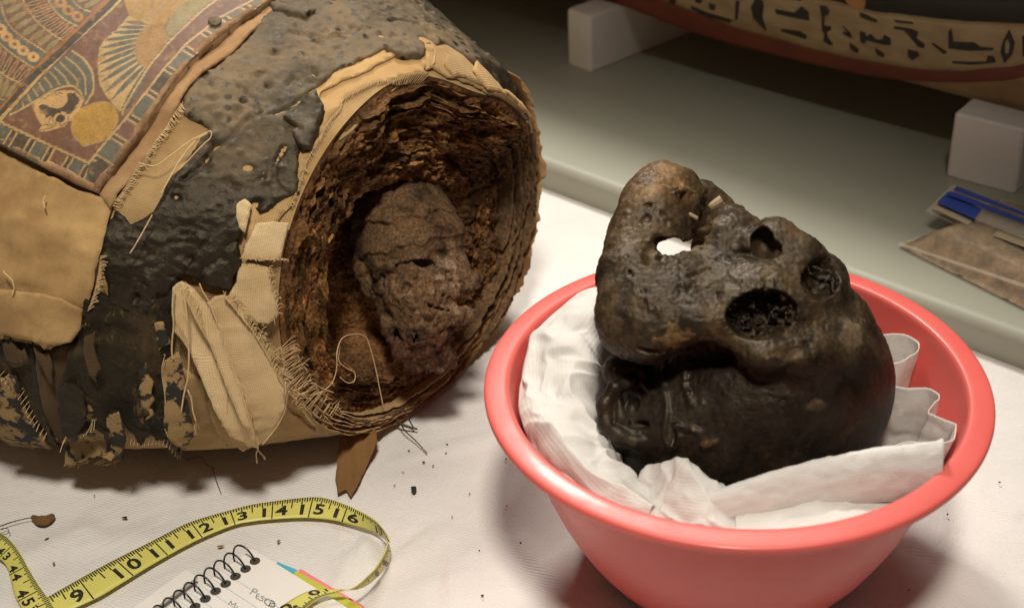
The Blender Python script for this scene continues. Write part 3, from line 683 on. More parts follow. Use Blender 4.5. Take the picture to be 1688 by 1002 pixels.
# rolled tissue: flattened cone whose open end faces the right rim
ax = spline([(1142, 846), (1220, 829), (1330, 802), (1440, 783), (1552, 769)], 90)
zx = np.linspace(0.104, 0.118, 90); ctrp = onz(ax[:, 0], ax[:, 1], zx)
rad = np.interp(np.linspace(0, 1, 90), [0, 0.08, 0.3, 0.7, 1], [0.004, 0.0082, 0.0115, 0.0132, 0.0138])
tng = np.gradient(ctrp, axis=0); tng /= np.linalg.norm(tng, axis=1)[:, None]
upv = np.array([0, 0.25, 1.0]); sd = np.cross(tng, upv); sd /= np.linalg.norm(sd, axis=1)[:, None]; uu = np.cross(sd, tng)
an = np.linspace(0.15, 2 * np.pi + 0.9, 110)
rr = rad[:, None] * (1 - 0.13 * (an[None] / 6.3)) * (1 + 0.10 * np.cos(2 * an[None] + 0.6))
sq = 0.62
A = ctrp[:, None] + rr[..., None] * (np.cos(an)[None, :, None] * uu[:, None] + sq * np.sin(an)[None, :, None] * sd[:, None])
L = np.linspace(0, 0.145, 90)
q = xyz(L[:, None], an[None] * 0.012, 3.3)
A = A + (0.0011 * ridged(q, 38, 3, 77) + 0.0006 * fbm(q, 150, 3, 78)).reshape(90, 110)[..., None] * (np.cos(an)[None, :, None] * uu[:, None] + np.sin(an)[None, :, None] * sd[:, None])
A = A + (tng * 1)[:, None] * (0.0025 * np.cos(an * 1.0 + 0.8))[None, :, None] * (np.linspace(0, 1, 90) ** 8)[:, None, None]
o = shell("tissue_roll", A, 0.0005, M['tissue'], np.stack([L[:, None] + 0 * an[None], an[None] * 0.012 + 0 * L[:, None]], -1))
tag(o, "rolled white tissue lying across the front of the bowl against the skull", "tissue", "crepe tissue packed in the bowl")
# ------------------------------------------------------------------ wrapped mummy: body frame
MA = math.radians(-35.0)
AX = np.array([math.cos(MA), math.sin(MA), 0.0])            # towards the open neck end
LA = np.array([-math.sin(MA), math.cos(MA), 0.0])           # across, away from the camera
MO = np.array([-0.0590, 0.7985, 0.0])
_ks = [-0.06, 0.0, 0.03, 0.07, 0.12, 0.20, 0.30, 0.45, 0.60, 0.90]
_kw = [0.128, 0.1325, 0.150, 0.170, 0.190, 0.214, 0.232, 0.242, 0.245, 0.23]
_kh = [0.1185, 0.1185, 0.1235, 0.130, 0.135, 0.140, 0.144, 0.145, 0.145, 0.14]
def Wf(s, near=False): return np.interp(s, _ks, _kw) + np.where(near, np.interp(s, [-0.02, 0.0, 0.03, 0.10, 0.30], [0, 0.0, 0.009, 0.023, 0.025]), 0.0)   # the side by the camera sags wider
def Hf(s): return np.interp(s, _ks, _kh)
def NEf(s, low): return np.where(low, np.interp(s, [-0.02, 0.0, 0.06, 0.14, 0.3], [2.15, 2.25, 3.0, 3.8, 4.2]), 2.15)   # the underside is squarer, settled on the table
def body0(s, th, k=1.0):
    s = np.asarray(s, float); th = np.asarray(th, float)
    co, si = np.cos(th), np.sin(th); ne = NEf(s, si < 0)
    k = k * (1 - 0.17 * np.clip(-s / 0.022, 0, 1.5) ** 1.3)                       # the rim turns inwards beyond s = 0
    X = k * Wf(s, co < 0) * np.sign(co) * np.abs(co) ** (2 / ne); Z = k * Hf(s) * np.sign(si) * np.abs(si) ** (2 / ne)
    return MO + X[..., None] * LA - s[..., None] * AX + (Hf(s) + Z)[..., None] * np.array([0, 0, 1.0])
def bev(th): return np.exp(-((np.degrees(th) % 360 - 50) / 34.0) ** 4)      # where the rim is rolled over (upper far side)
def bnorm(s, th):
    e = 1e-3
    d1 = body0(s + e, th) - body0(s - e, th); d2 = body0(s, th + e) - body0(s, th - e)
    n_ = np.cross(d2, d1); n_ /= np.linalg.norm(n_, axis=-1)[..., None] + 1e-12
    c_ = body0(s, th) - (MO - np.asarray(s)[..., None] * AX + Hf(s)[..., None] * np.array([0, 0, 1.0]))
    f = np.sign(np.sum(n_ * c_, -1)); return n_ * f[..., None]
def wrinkle(s, th):
    q = xyz(s, th * 0.14, 0.5)
    return (0.0022 * fbm(q, (16, 30, 1), 4, 21) + 0.0010 * ridged(q, (28, 70, 1), 3, 23)).reshape(np.shape(s))
def body(s, th, off=0.0):
    s = np.asarray(s, float); th = np.asarray(th, float)
    return body0(s, th) + (wrinkle(s, th) * sstep(0, 0.02, s) + off)[..., None] * bnorm(s, th)
# BVH of the clean body for finding where a sight line meets it
_sg = np.linspace(-0.03, 0.88, 150); _tg = np.linspace(0, 2 * np.pi, 240, endpoint=False)
_S, _T = np.meshgrid(_sg, _tg, indexing='ij')
_bv = body0(_S, _T).reshape(-1, 3)
_bvh = BVHTree.FromPolygons([Vector(v) for v in _bv], [tuple(int(i) for i in f) for f in gridfaces(150, 240, True)])
def hit(px, py):
    d = Vector(ray(px, py)).normalized(); o = Vector(CAM)
    for _ in range(3):
        loc, nr, fi, ds = _bvh.ray_cast(o, d)
        if loc is None: return None
        p = np.array(loc); r_ = p - MO; s_ = -(r_ @ AX)
        if s_ < 0.88:
            lat = r_ @ LA; kq = 1 - 0.17 * min(max(-s_ / 0.022, 0), 1.5) ** 1.3; lat = lat / float(Wf(s_, lat < 0)) / kq; zz = (r_[2] - Hf(s_)) / Hf(s_) / kq; NE = float(NEf(s_, zz < 0))
            th_ = math.atan2(np.sign(zz) * abs(zz) ** (NE / 2), np.sign(lat) * abs(lat) ** (NE / 2)) % (2 * math.pi)
            if s_ < -0.022 * float(bev(th_)) - 1e-4: return None
            if bnorm(np.array([s_]), np.array([th_]))[0] @ np.array(d) < 0.02: return s_, th_      # facing the camera
        o = loc + d * 1e-4
    return None
def to_st(P, anchor=None):
    """pixel outline -> (s, theta); points off the silhouette slide towards the anchor until they meet it"""
    P = np.asarray(P, float); c_ = P.mean(0) if anchor is None else np.asarray(anchor, float); out = []
    for p in P:
        h0 = hit(*p)
        if h0 is None:                                          # a point inside the mouth: put it on the rim
            d = ray(*p); t = ((MO - CAM) @ AX) / (d @ AX); q = CAM + d * t - MO; lat = q @ LA; la = lat / float(Wf(0.0, lat < 0)); zz = (q[2] - Hf(0)) / Hf(0); NE = float(NEf(0.0, zz < 0)); rho = (abs(zz) ** NE + abs(la) ** NE) ** (1 / NE)
            if rho < 1.0:
                th_ = math.atan2(np.sign(zz) * abs(zz) ** (NE / 2), np.sign(la) * abs(la) ** (NE / 2)) % (2 * math.pi); out.append((-0.022 * float(bev(th_)) + 0.0004, th_)); continue
        for k in np.linspace(0, 0.97, 80):
            q = p * (1 - k) + c_ * k; h = hit(*q)
            if h is not None: out.append(h); break
    return np.array(out).reshape(-1, 2)
VR = 0.14                                                    # metres per radian for unrolled coordinates
def cdt_fill(B, h, seed=0):
    """triangulate the inside of boundary B (n,2) with jittered interior points"""
    r_ = np.random.default_rng(seed); lo = B.min(0); hi = B.max(0)
    gx = np.arange(lo[0], hi[0], h); gy = np.arange(lo[1], hi[1], h * 0.87)
    X, Y = np.meshgrid(gx, gy, indexing='ij'); X = X + (np.arange(len(gy)) % 2)[None] * h / 2
    X = X + r_.uniform(-.25, .25, X.shape) * h; Y = Y + r_.uniform(-.25, .25, Y.shape) * h
    k = inpoly(X, Y, B); pts = np.stack([X[k], Y[k]], -1)
    # keep clear of the boundary
    keep = np.ones(len(pts), bool)
    for i in range(0, len(pts), 4000):
        d2 = ((pts[i:i + 4000, None] - B[None, ::1]) ** 2).sum(-1).min(1); keep[i:i + 4000] = d2 > (0.45 * h) ** 2
    pts = pts[keep]; n_ = len(B); allp = np.concatenate([B, pts])
    vo, eo, fo, ov, oe, of = delaunay_2d_cdt([Vector(p) for p in allp], [(i, (i + 1) % n_) for i in range(n_)], [], 0, 1e-7)
    V = np.array([tuple(v) for v in vo]); T = np.array([tuple(f) for f in fo]); c_ = V[T].mean(1)
    a, b_, c3 = V[T[:, 0]], V[T[:, 1]], V[T[:, 2]]
    ar = np.abs((b_[:, 0] - a[:, 0]) * (c3[:, 1] - a[:, 1]) - (b_[:, 1] - a[:, 1]) * (c3[:, 0] - a[:, 0]))
    T = T[inpoly(c_[:, 0], c_[:, 1], B) & (ar > 1e-4 * h * h)]
    if not len(T): return V, []
    us_ = np.unique(T); mp_ = np.full(len(V), -1); mp_[us_] = np.arange(len(us_))
    return V[us_], [tuple(int(i) for i in f) for f in mp_[T]]
def outline(P, h, jag=0.0, seed=0, jf=1.0):
    """densify a closed outline at spacing h and roughen it"""
    P = np.asarray(P, float); Q = np.concatenate([P, P[:1]]); out = []
    for a, b_ in zip(Q[:-1], Q[1:]):
        k = max(1, int(np.linalg.norm(b_ - a) / h)); out.append(a + (b_ - a) * np.linspace(0, 1, k, endpoint=False)[:, None])
    B = np.concatenate(out)
    if jag:
        q = xyz(B[:, 0], B[:, 1], seed * 1.7)
        B = B + jag * np.stack([fbm(q, 140 * jf, 4, seed, 0.6), fbm(q, 140 * jf, 4, seed + 9, 0.6)], -1)
    return B
def patch(name, pix, mat, parent, h=0.002, lift=0.002, th=0.002, jag=0.0012, seed=1, disp=None, anchor=None, jf=1.0, label=None, st=None, bottom=False, colfn=None):
    st = to_st(pix, anchor) if st is None else np.asarray(st, float)
    uv0 = np.stack([st[:, 0], st[:, 1] * VR], -1)
    B = outline(uv0, h, jag, seed, jf)
    V, F = cdt_fill(B, h, seed)
    if not F: print('EMPTY PATCH', name, seed); return None
    nb = len(B)
    s_, t_ = V[:, 0], V[:, 1] / VR
    # distance from the outline (for rounding the lip)
    db = np.full(len(V), 1.0)
    for i in range(0, len(V), 3000): db[i:i + 3000] = np.sqrt(((V[i:i + 3000, None] - B[None]) ** 2).sum(-1).min(1))
    L = (lift(s_, t_, db) if callable(lift) else np.full(len(V), lift))
    D = disp(s_, t_, db) if disp is not None else 0
    N = bnorm(s_, t_); top = body(s_, t_) + (L + D)[:, None] * N
    # boundary loop in output order
    cnt = {}
    for f in F:
        for a, b_ in zip(f, f[1:] + f[:1]):
            cnt[(a, b_)] = 1
    rim = [(a, b_) for (a, b_) in cnt if (b_, a) not in cnt]
    ids = sorted({i for e in rim for i in e}); mp = {i: k for k, i in enumerate(ids)}
    n_ = len(V)
    if bottom:
        low = top - th * N; VV = np.concatenate([top, low]); FF = list(F) + [tuple(i + n_ for i in f[::-1]) for f in F] + [(b_, a, a + n_, b_ + n_) for a, b_ in rim]
        uv = np.concatenate([V, V])
    else:
        low = top[ids] - th * N[ids]; VV = np.concatenate([top, low]); FF = list(F) + [(b_, a, n_ + mp[a], n_ + mp[b_]) for a, b_ in rim]
        uv = np.concatenate([V, V[ids]])
    # make faces point outward
    Fa = np.array(F); nn = np.cross(top[Fa[:, 1]] - top[Fa[:, 0]], top[Fa[:, 2]] - top[Fa[:, 0]])
    if (nn * N[Fa[:, 0]]).sum() < 0: FF = [f[::-1] for f in FF]
    cv = None
    if colfn is not None or mat is M['resin']:
        dm = (colfn or dust_mask)(s_, t_, N); cv = np.concatenate([dm, dm if bottom else dm[ids]])[:, None] * np.ones(3)
    o = mk(name, VV, FF, mat, parent, True, uv, cv)
    if label: o["label"] = label
    return o
def dust_mask(s, t, N):
    """pale dust settled on the parts of the crust that face up, patchily"""
    q = xyz(s, t * VR, 6.0); return np.clip(sstep(0.56, 1.04, N[:, 2] + 0.30 * fbm(q, 14, 4, 91) + 0.16 * fbm(q, 60, 4, 92)), 0, 1)
MUM = empty("mummy", MO - AX * 0.2)
tag(MUM, "linen wrapped mummy with cracked black resin crust and open hollow neck end", "mummy")

# wrapping (the tube itself)
ns, nt = 330, 620
sg = np.concatenate([np.linspace(0.0, 0.25, 250), np.linspace(0.255, 0.85, 80)]); tg = np.linspace(0, 2 * np.pi, nt, endpoint=False)
S, T = np.meshgrid(sg, tg, indexing='ij')
S = S - 0.022 * bev(T) * (1 - sstep(0.0, 0.05, S))
V = body(S, T); V[..., 2] = np.maximum(V[..., 2], 0.0006)
uv = np.stack([S, T * VR], -1)
F = gridfaces(ns, nt, True)
o = mk("wrapping", V.reshape(-1, 3), F, M['linen'], MUM, True, uv.reshape(-1, 2))

# decayed end: concentric compressed layers round a hollow
nt, nr = 1000, 230
tg = np.linspace(0, 2 * np.pi, nt, endpoint=False); rg = np.linspace(1.0, 0.0, nr) ** 0.9
T, R = np.meshgrid(tg, rg, indexing='ij')
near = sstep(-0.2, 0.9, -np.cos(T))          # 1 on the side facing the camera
topk = sstep(0.1, 0.9, np.sin(T)); farr = sstep(0.1, 0.9, np.cos(T)); botk = sstep(0.2, 0.95, -np.sin(T))
qa = xyz(np.cos(T) * 2, np.sin(T) * 2, 0.3); lip = 0.56 + 0.05 * fbm(qa, 1.6, 3, 31).reshape(T.shape) + 0.08 * near - 0.16 * topk - 0.02 * farr + 0.06 * botk
dep = 0.002 * sstep(1.0, 0.9, R) + 0.004 * sstep(0.97, lip, R) + 0.006 * topk * sstep(0.95, 0.38, R) + 0.008 * farr * sstep(0.98, 0.5, R)
dep = dep + (0.012 + 0.036 * near - 0.005 * topk - 0.004 * farr) * sstep(lip + 0.02 + 0.08 * topk, lip - 0.07 - 0.10 * topk, R)
P0 = body0(-0.022 * bev(T), T, 1.0)
cen = MO + np.array([0, 0, Hf(0.0)])
c2_ = cen + AX * 0 ; P = cen + (P0 - cen) * (R * 0.995)[..., None] - AX * dep[..., None]
arcn = xyz(T * R * 0.125, R * 0.125, 0.0 * T); cyc = xyz(np.cos(T) * R * 0.125, np.sin(T) * R * 0.125, dep)
lay = fbm(np.stack([cyc[:, 0], cyc[:, 1], cyc[:, 2]], -1), 50, 5, 33, 0.62)
aniso = np.stack([np.cos(T).ravel() * 1.6, np.sin(T).ravel() * 1.6, (R.ravel() * 0.125 + 0.0022 * lay) * 95], -1)
l1 = fbm(aniso * np.array([1.7, 1.7, 1]), 1.0, 4, 35, 0.6); l2 = ridged(aniso * np.array([4, 4, 2.6]), 1.0, 3, 37)
rough = (0.0075 * fbm(cyc, 34, 5, 39, 0.6) + 0.0045 * l1 + 0.0022 * l2 + 0.0022 * fbm(cyc, 260, 3, 41)).reshape(T.shape)
amp = sstep(1.0, 0.93, R) * (0.7 + 0.6 * topk + 0.4 * farr - 0.15 * near)
gap = -0.016 * sstep(0.30, 0.55, fbm(aniso * np.array([1.1, 1.1, 0.55]), 1.0, 2, 43)).reshape(T.shape) * farr * sstep(0.97, 0.9, R)
P = P + AX * (rough * 1.25 * amp + gap)[..., None]
rad = (P0 - cen); rad /= np.linalg.norm(rad, axis=-1)[..., None]
P = P + rad * (0.003 * fbm(cyc + 5, 60, 4, 45).reshape(T.shape) * amp)[..., None]
P[..., 2] = np.maximum(P[..., 2], 0.001)
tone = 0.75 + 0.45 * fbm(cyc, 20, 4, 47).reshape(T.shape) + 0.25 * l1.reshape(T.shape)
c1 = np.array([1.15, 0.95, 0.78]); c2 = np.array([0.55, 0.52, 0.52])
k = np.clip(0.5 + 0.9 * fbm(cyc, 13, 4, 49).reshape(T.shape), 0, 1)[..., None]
c1 = c1 * 1.15; colr = (c1 * k + c2 * (1 - k)) * (1 + 0.35 * near)[..., None] * np.clip(tone, 0.35, 1.5)[..., None]  # near side of the end lightened here: light put into the colour
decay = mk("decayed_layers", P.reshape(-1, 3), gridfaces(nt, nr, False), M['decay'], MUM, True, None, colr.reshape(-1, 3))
# close the seam of the disc
me = decay.data
bm_i = np.arange(nr); 
seam = np.stack([(nt - 1) * nr + bm_i[:-1], 0 * nr + bm_i[:-1], bm_i[1:], (nt - 1) * nr + bm_i[1:]], -1)
bpy.data.objects.remove(decay); bpy.data.meshes.remove(me)
decay = mk("decayed_layers", P.reshape(-1, 3), np.concatenate([gridfaces(nt, nr, False), seam]), M['decay'], MUM, True, None, colr.reshape(-1, 3))

# separate linen layers standing proud round the rim
def ring_layer(t0, t1, k, out, inn, mat, seed, wav=1.0, nt=220, nw=14, name="wrapping_layer", curl=0.0):
    t = np.radians(np.linspace(t0, t1, nt)); w_ = np.linspace(0, 1, nw)
    TT, WW = np.meshgrid(t, w_, indexing='ij'); q = xyz(TT * 0.13, WW * 0.02, seed * 2.3); q1 = xyz(t * 0.13, 0.3, seed * 2.3)
    rag = (0.55 + 0.45 * fbm(q1, 22, 5, seed, 0.65) + 0.25 * fbm(q1, 160, 3, seed + 1)); endt = sstep(0, .08, np.linspace(0, 1, nt)) * sstep(1, .92, np.linspace(0, 1, nt))
    sfar = -(out * rag * endt); s_ = inn * (1 - WW) + sfar[:, None] * WW
    kk = k + (0.012 * wav * fbm(q, 30, 4, seed + 2)).reshape(TT.shape) * 1.6 + curl * WW ** 2
    A = body0(np.clip(s_, 0, 1), TT, 1.0); cc = cen
    A = cen + (body0(0 * TT, TT) - cen) * kk[..., None] - AX * s_[..., None]
    A[..., 2] = np.maximum(A[..., 2], 0.001)
    return shell(name, A, 0.0007, mat, np.stack([TT * VR, s_], -1), MUM)
LD, LL, LS = M['decay_layer'], M['linen'], M['linen_scrap']
sd_ = 0
for (t0, t1, k, out, inn, mat) in [
    # right (far) side, from outside in
    (-38, 42, 1.035, 0.014, 0.05, LL), (-60, 20, 1.015, 0.010, 0.04, LS), (-30, 55, 0.985, 0.010, 0.02, LD), (-70, 5, 0.965, 0.012, 0.02, LD), (-15, 48, 0.945, 0.009, 0.02, LD), (-62, 25, 0.915, 0.008, 0.02, LD),
    (-40, 30, 0.885, 0.006, 0.02, LD), (-75, -10, 0.855, 0.008, 0.02, LD), (-30, 35, 0.82, 0.004, 0.02, LD),
    # top right, smooth broad layers
    (38, 78, 0.99, 0.005, 0.02, LL), (42, 74, 0.965, 0.006, 0.02, LD), (34, 70, 0.94, 0.004, 0.02, LD), (48, 84, 0.925, 0.003, 0.02, LD), (80, 118, 0.955, 0.004, 0.02, LL), (86, 122, 0.935, 0.003, 0.02, LD), (78, 110, 0.915, 0.002, 0.02, LD),
    # bottom, many crimped layers
    (196, 262, 1.005, 0.006, 0.03, LL), (202, 256, 0.985, 0.008, 0.02, LL), (198, 270, 0.968, 0.008, 0.02, LL), (208, 280, 0.952, 0.009, 0.02, LL), (212, 272, 0.936, 0.009, 0.02, LL), (215, 300, 0.92, 0.008, 0.02, LD), (225, 300, 0.90, 0.007, 0.02, LL), (205, 250, 0.915, 0.007, 0.02, LL), (240, 318, 0.96, 0.008, 0.02, LS), (262, 325, 0.985, 0.010, 0.02, LS), (285, 335, 1.01, 0.012, 0.03, LS)]:
    sd_ += 1; ring_layer(t0, t1, k, out, inn, mat, 100 + sd_, 1.0 if t0 < 190 else 1.5)
# loose outer sheet at the far side that stands away from the body
ring_layer(-42, 28, 1.055, 0.004, 0.10, LL, 141, 0.6, curl=0.03)
ring_layer(-62, -18, 1.03, 0.012, 0.06, LS, 143, 1.0)

# torn shreds of compressed wrapping lying ring-wise on the decayed face
_rs = np.random.default_rng(77)
def face_s(k, t):
    i = int((t % (2 * math.pi)) / (2 * math.pi) * NT_) % NT_; j = int(np.argmin(np.abs(rg - k))); return P[i, j]
NT_ = 1000
for n_i in range(110):
    t0 = _rs.uniform(-70, 235); 
    if _rs.random() < 0.25: t0 = _rs.uniform(120, 235)
    ln = _rs.uniform(8, 34); k = _rs.uniform(0.62, 0.97) if t0 > 120 else _rs.uniform(0.5, 0.97); wd = _rs.uniform(0.010, 0.035); lift_ = _rs.uniform(0.0006, 0.003)
    t = np.radians(np.linspace(t0, t0 + ln, 40)); w_ = np.linspace(0, 1, 6); q1 = xyz(t * .13, 0.0, n_i * 1.3)
    k0 = k + 0.012 * fbm(q1, 40, 3, 500 + n_i); ww = wd * (0.3 + 0.7 * np.clip(0.6 + fbm(q1, 90, 3, 700 + n_i, .6), 0.05, 1.3)) * sstep(0, .2, np.linspace(0, 1, 40)) * sstep(1, .8, np.linspace(0, 1, 40))
    A = np.array([[face_s(k0[i] - ww[i] * w2, t[i]) + AX * (lift_ * (1.4 * w2 + 0.25) + 0.0006 * math.sin(i * 1.3 + n_i)) for w2 in w_] for i in range(40)])
    A[1:-1] = (A[:-2] + A[1:-1] * 1.5 + A[2:]) / 3.5
    cc_ = np.clip(0.75 + 0.5 * _rs.normal(), 0.3, 1.5)
    nu_, nv_ = A.shape[:2]; Bk = A - AX * 0.0009; Vq = np.concatenate([A.reshape(-1, 3), Bk.reshape(-1, 3)]); n2 = nu_ * nv_
    mk("wrapping_shred", Vq, np.concatenate([gridfaces(nu_, nv_), gridfaces(nu_, nv_, False, n2)[:, ::-1]]), M['decay'], MUM, True, None, np.broadcast_to(np.array([1.1, .95, .8]) * cc_, (2 * n2, 3)))
# ------------------------------------------------------------------ neck stump: a wrapped, withered column (voxel field)
nd = float((cen + AX * 0.016 - CAM) @ FW)
vx = Vox((690, 450), nd, (-140, -190, -260), (140, 190, 150), 2.6)
vx.chain([(648, 292, -25, 14), (652, 345, 0, 38), (668, 410, 18, 60), (688, 480, 25, 56), (698, 540, 20, 40), (712, 588, 12, 20)], 14)
vx.chain([(690, 330, -30, 26), (722, 392, -5, 34), (745, 440, 10, 28)], 14)
vx.chain([(680, 450, 0, 60), (650, 440, -120, 60), (620, 430, -240, 70)], 20)
# sheet of cloth wrapped over the upper part, ending in a fold
vx.chain([(616, 330, -10, 13), (606, 385, 2, 12), (604, 440, 8, 12), (616, 482, 10, 7)], 6)
vx.chain([(628, 372, 34, 12), (655, 366, 54, 14), (690, 360, 48, 13), (715, 372, 30, 10)], 5)
vx.chain([(628, 420, 50, 12), (660, 412, 70, 14), (690, 404, 66, 12), (716, 408, 44, 9)], 5)
vx.chain([(622, 396, 34, 7), (660, 388, 62, 7), (704, 384, 52, 6)], 4)
vx.chain([(626, 448, 50, 8), (650, 440, 70, 8), (676, 430, 76, 7)], 4)
vx.chain([(668, 300, -4, 8), (690, 330, 6, 9), (716, 372, 14, 9), (742, 420, 18, 9)], 5)
vx.chain([(646, 292, 0, 6), (640, 330, 26, 6), (640, 362, 36, 6)], 5)
# broken core: knobs and shards
vx.cap((742, 450, 34, 26), (778, 462, 34, 13), 4); vx.cap((748, 436, 34, 14), (766, 440, 36, 8), 3); vx.cap((735, 470, 34, 20), (772, 476, 22, 10), 5)
vx.cap((735, 515, 40, 20), (775, 522, 46, 8), 3); vx.cap((740, 530, 26, 12), (758, 540, 26, 6), 4)
vx.cap((700, 560, 25, 28), (735, 588, 15, 14), 6); vx.cap((730, 580, 14, 14), (750, 600, 8, 4), 4); vx.cap((715, 590, 14, 12), (722, 612, 8, 4), 4)
vx.cap((668, 575, 18, 22), (688, 606, 10, 6), 5)
vx.chain([(626, 490, 26, 10), (640, 540, 28, 10), (668, 590, 22, 9)], 5)
for k in range(75):
    x, y = RNG.uniform(672, 764), RNG.uniform(425, 590); z = vx.zs(x, y)
    if z is None: continue
    a_ = RNG.uniform(0, 6.28); L_ = RNG.uniform(3, 14); r_ = RNG.uniform(2, 7); x2, y2 = x + L_ * math.cos(a_), y + L_ * math.sin(a_); z2v = vx.zs(x2, y2); z2v = z if z2v is None else z2v
    vx.cap((x, y, z + RNG.uniform(-2, 3), r_), (x2, y2, z2v + RNG.uniform(-2, 3), r_ * RNG.uniform(.3, .9)), 2)
for (x, y, rx, ry, rz, rt_) in [(700, 434, 22, 9, 26, .3), (668, 478, 7, 14, 14, .3), (722, 508, 26, 5, 20, .25), (738, 486, 24, 4, 12, -.1), (684, 560, 5, 18, 14, .4), (655, 545, 5, 20, 12, .2), (750, 500, 8, 7, 16, 0)]:
    z = vx.zs(x, y); z = 0 if z is None else z; ca_, sa_ = math.cos(rt_), math.sin(rt_)
    vx.ell(x, y, z, (rx, ry, rz), 4, True, rot=[[ca_, -sa_, 0], [sa_, ca_, 0], [0, 0, 1]])
for ch in ([(627, 345), (630, 400), (634, 470), (640, 520)], [(648, 292), (644, 330), (645, 358)], [(640, 385), (680, 380), (712, 388)], [(622, 440), (660, 436), (690, 422)], [(700, 330), (690, 350), (694, 372)], [(612, 350), (616, 400), (614, 450)]):
    Q = []
    for (x, y) in ch:
        z = vx.zs(x, y); Q.append((x, y, (z if z is not None else 0) + 2, 4.0))
    vx.chain(Q, 3, True)
# overlapping turns of cloth: each turn stands a little proud of the one below it and ends in a ledge
gx_, gy_, gz_ = np.meshgrid(*vx.ax, indexing='ij', sparse=True); PX_ = gx_ + vx.c[0]; PY_ = vx.c[1] - gy_
wob = 3.5 * np.sin(PX_ * 0.11 + 0.6) + 2.0 * np.sin(PX_ * 0.23 + gz_ * 0.06)
for y0, sl_, d_ in ((366, -0.16, 5.0), (384, -0.06, 2.5), (418, -0.24, 5.0), (446, -0.30, 3.5)):
    vx.f -= (d_ * sstep(-1.5, 2.5, y0 + sl_ * (PX_ - 625) + wob - PY_)).astype(np.float32)
vx.f -= (4.0 * sstep(-1.5, 2.0, 646 + 0.03 * (PY_ - 290) + 2 * np.sin(PY_ * 0.09) - PX_) * sstep(372, 362, PY_)).astype(np.float32)
vx.f -= (5.0 * sstep(-1.5, 2.0, 626 + 2.5 * np.sin(PY_ * 0.07) - PX_) * sstep(500, 480, PY_)).astype(np.float32)
def nz(p):
    low = sstep(30, -40, p[:, 1])
    return (1.2 + 5.4 * low) * fbm(p, 0.035, 5, 61, 0.62) - (1.0 + 6.2 * low) * np.clip(ridged(p * np.array([1.2, 0.8, 1]), 0.05, 4, 63), 0.1, 1) + (0.4 + 1.8 * low) * fbm(p, 0.18, 2, 65) + 1.3 * (1 - low) * ridged(p * np.array([0.5, 1.5, 1]), 0.05, 3, 68)
vx.noise(nz, 18)
V, F = vx.mesh()
q = V * 0.01
cl = np.broadcast_to(np.array([0.125, 0.085, 0.052]), (len(V), 3)).copy()
def bl_(k, c):
    global cl
    k = np.clip(k, 0, 1)[:, None]; cl = cl * (1 - k) + np.array(c) * k
lowk = sstep(20, -20, V[:, 1]) * sstep(-60, 0, V[:, 0] + 20)
bl_(sstep(-.1, .5, fbm(q, 3.0, 4, 66)) * .6, (0.155, 0.098, 0.052))
bl_(lowk * (0.5 + 0.8 * fbm(q, 3.0, 4, 67)), (0.17, 0.108, 0.066))
bl_(sstep(-80, -105, V[:, 1]) * 0.8, (0.085, 0.040, 0.030))
bl_(sstep(0.15, 0.5, fbm(q + 3, 5.0, 4, 69)) * lowk * 0.6, (0.33, 0.245, 0.19))
bl_(np.exp(-1.3 * (((V[:, 0] - 45) / 42) ** 2 + ((V[:, 1] + 5) / 46) ** 2)) * sstep(-0.25, 0.25, fbm(q + 5, 5.0, 4, 70)) * .8, (0.36, 0.285, 0.235))
bl_(sstep(0.1, 0.5, fbm(q + 7, 3.0, 4, 71)) * .75, (0.026, 0.018, 0.012))
cl = cl * np.array([0.98, 0.84, 0.68])
mk("neck_stump", vx.world(V), F, M['neck'], MUM, True, None, cl)

# ------------------------------------------------------------------ cloth and resin on the outside
def z2(x, y): return (x / 2.226, 330 + y / 2.226)
def z3(x, y): return (280 + x / 2.505, y / 2.505)
crust_px = [(446, 16), (470, -15), (520, -60), (640, -60), (705, -8), (725, 22), (762, 50), (802, 82), (833, 118), (853, 148), (856, 184), (839, 180), (819, 156), (795, 128), (771, 100), (731, 74), (711, 80), (687, 76), (639, 86), (611, 100), (575, 116), (559, 120), (530, 144), (509, 156), (520, 172), (536, 188), (532, 206), (523, 224), (518, 240), (509, 250), (494, 246), (492, 275), (494, 318), (479, 324), (461, 332), (443, 347), (428, 352), (418, 338), (405, 345), (406, 368), (392, 393), (397, 429), (390, 455), (380, 476), (360, 468), (337, 460), (318, 455), (305, 453), (292, 468), (276, 500), (260, 514), (238, 506), (220, 510), (200, 500), (184, 496), (180, 465), (168, 430), (172, 400), (176, 372), (193, 348), (206, 358), (216, 370), (236, 360), (254, 350), (268, 326), (278, 296), (295, 282), (322, 248), (330, 232), (346, 214), (332, 206), (316, 200), (305, 193), (302, 173), (312, 152), (326, 136), (345, 122), (362, 115), (372, 102), (387, 92), (402, 78), (417, 61), (430, 40), (446, 26)]
_pr = np.random.default_rng(5); _pst = to_st(crust_px); lo = _pst.min(0); hi = _pst.max(0)
pits = np.stack([_pr.uniform(lo[0], hi[0], 900), _pr.uniform(lo[1] * VR, hi[1] * VR, 900)], -1); pr_ = 0.0009 + 0.0022 * _pr.random(900) ** 2.0; pd_ = _pr.choice([-1, -1, 0.9, 0.7], 900) * pr_ * _pr.uniform(0.5, 1.15, 900)
CRK = [np.stack([a[:, 0], a[:, 1] * VR], -1) for a in (to_st(c_) for c_ in ([(503, 100), (510, 122), (528, 138)], [(440, 197), (462, 190), (488, 176), (512, 158)], [(300, 300), (330, 280), (352, 250), (380, 232), (410, 200)], [(330, 456), (345, 436), (372, 410), (388, 392)], [(250, 420), (280, 400), (320, 398)], [(600, 20), (640, 40), (690, 50), (730, 62)], [(395, 150), (420, 170), (428, 200)], [(480, 60), (540, 70), (590, 58)], [(470, 245), (455, 270), (452, 300), (470, 318)]))]
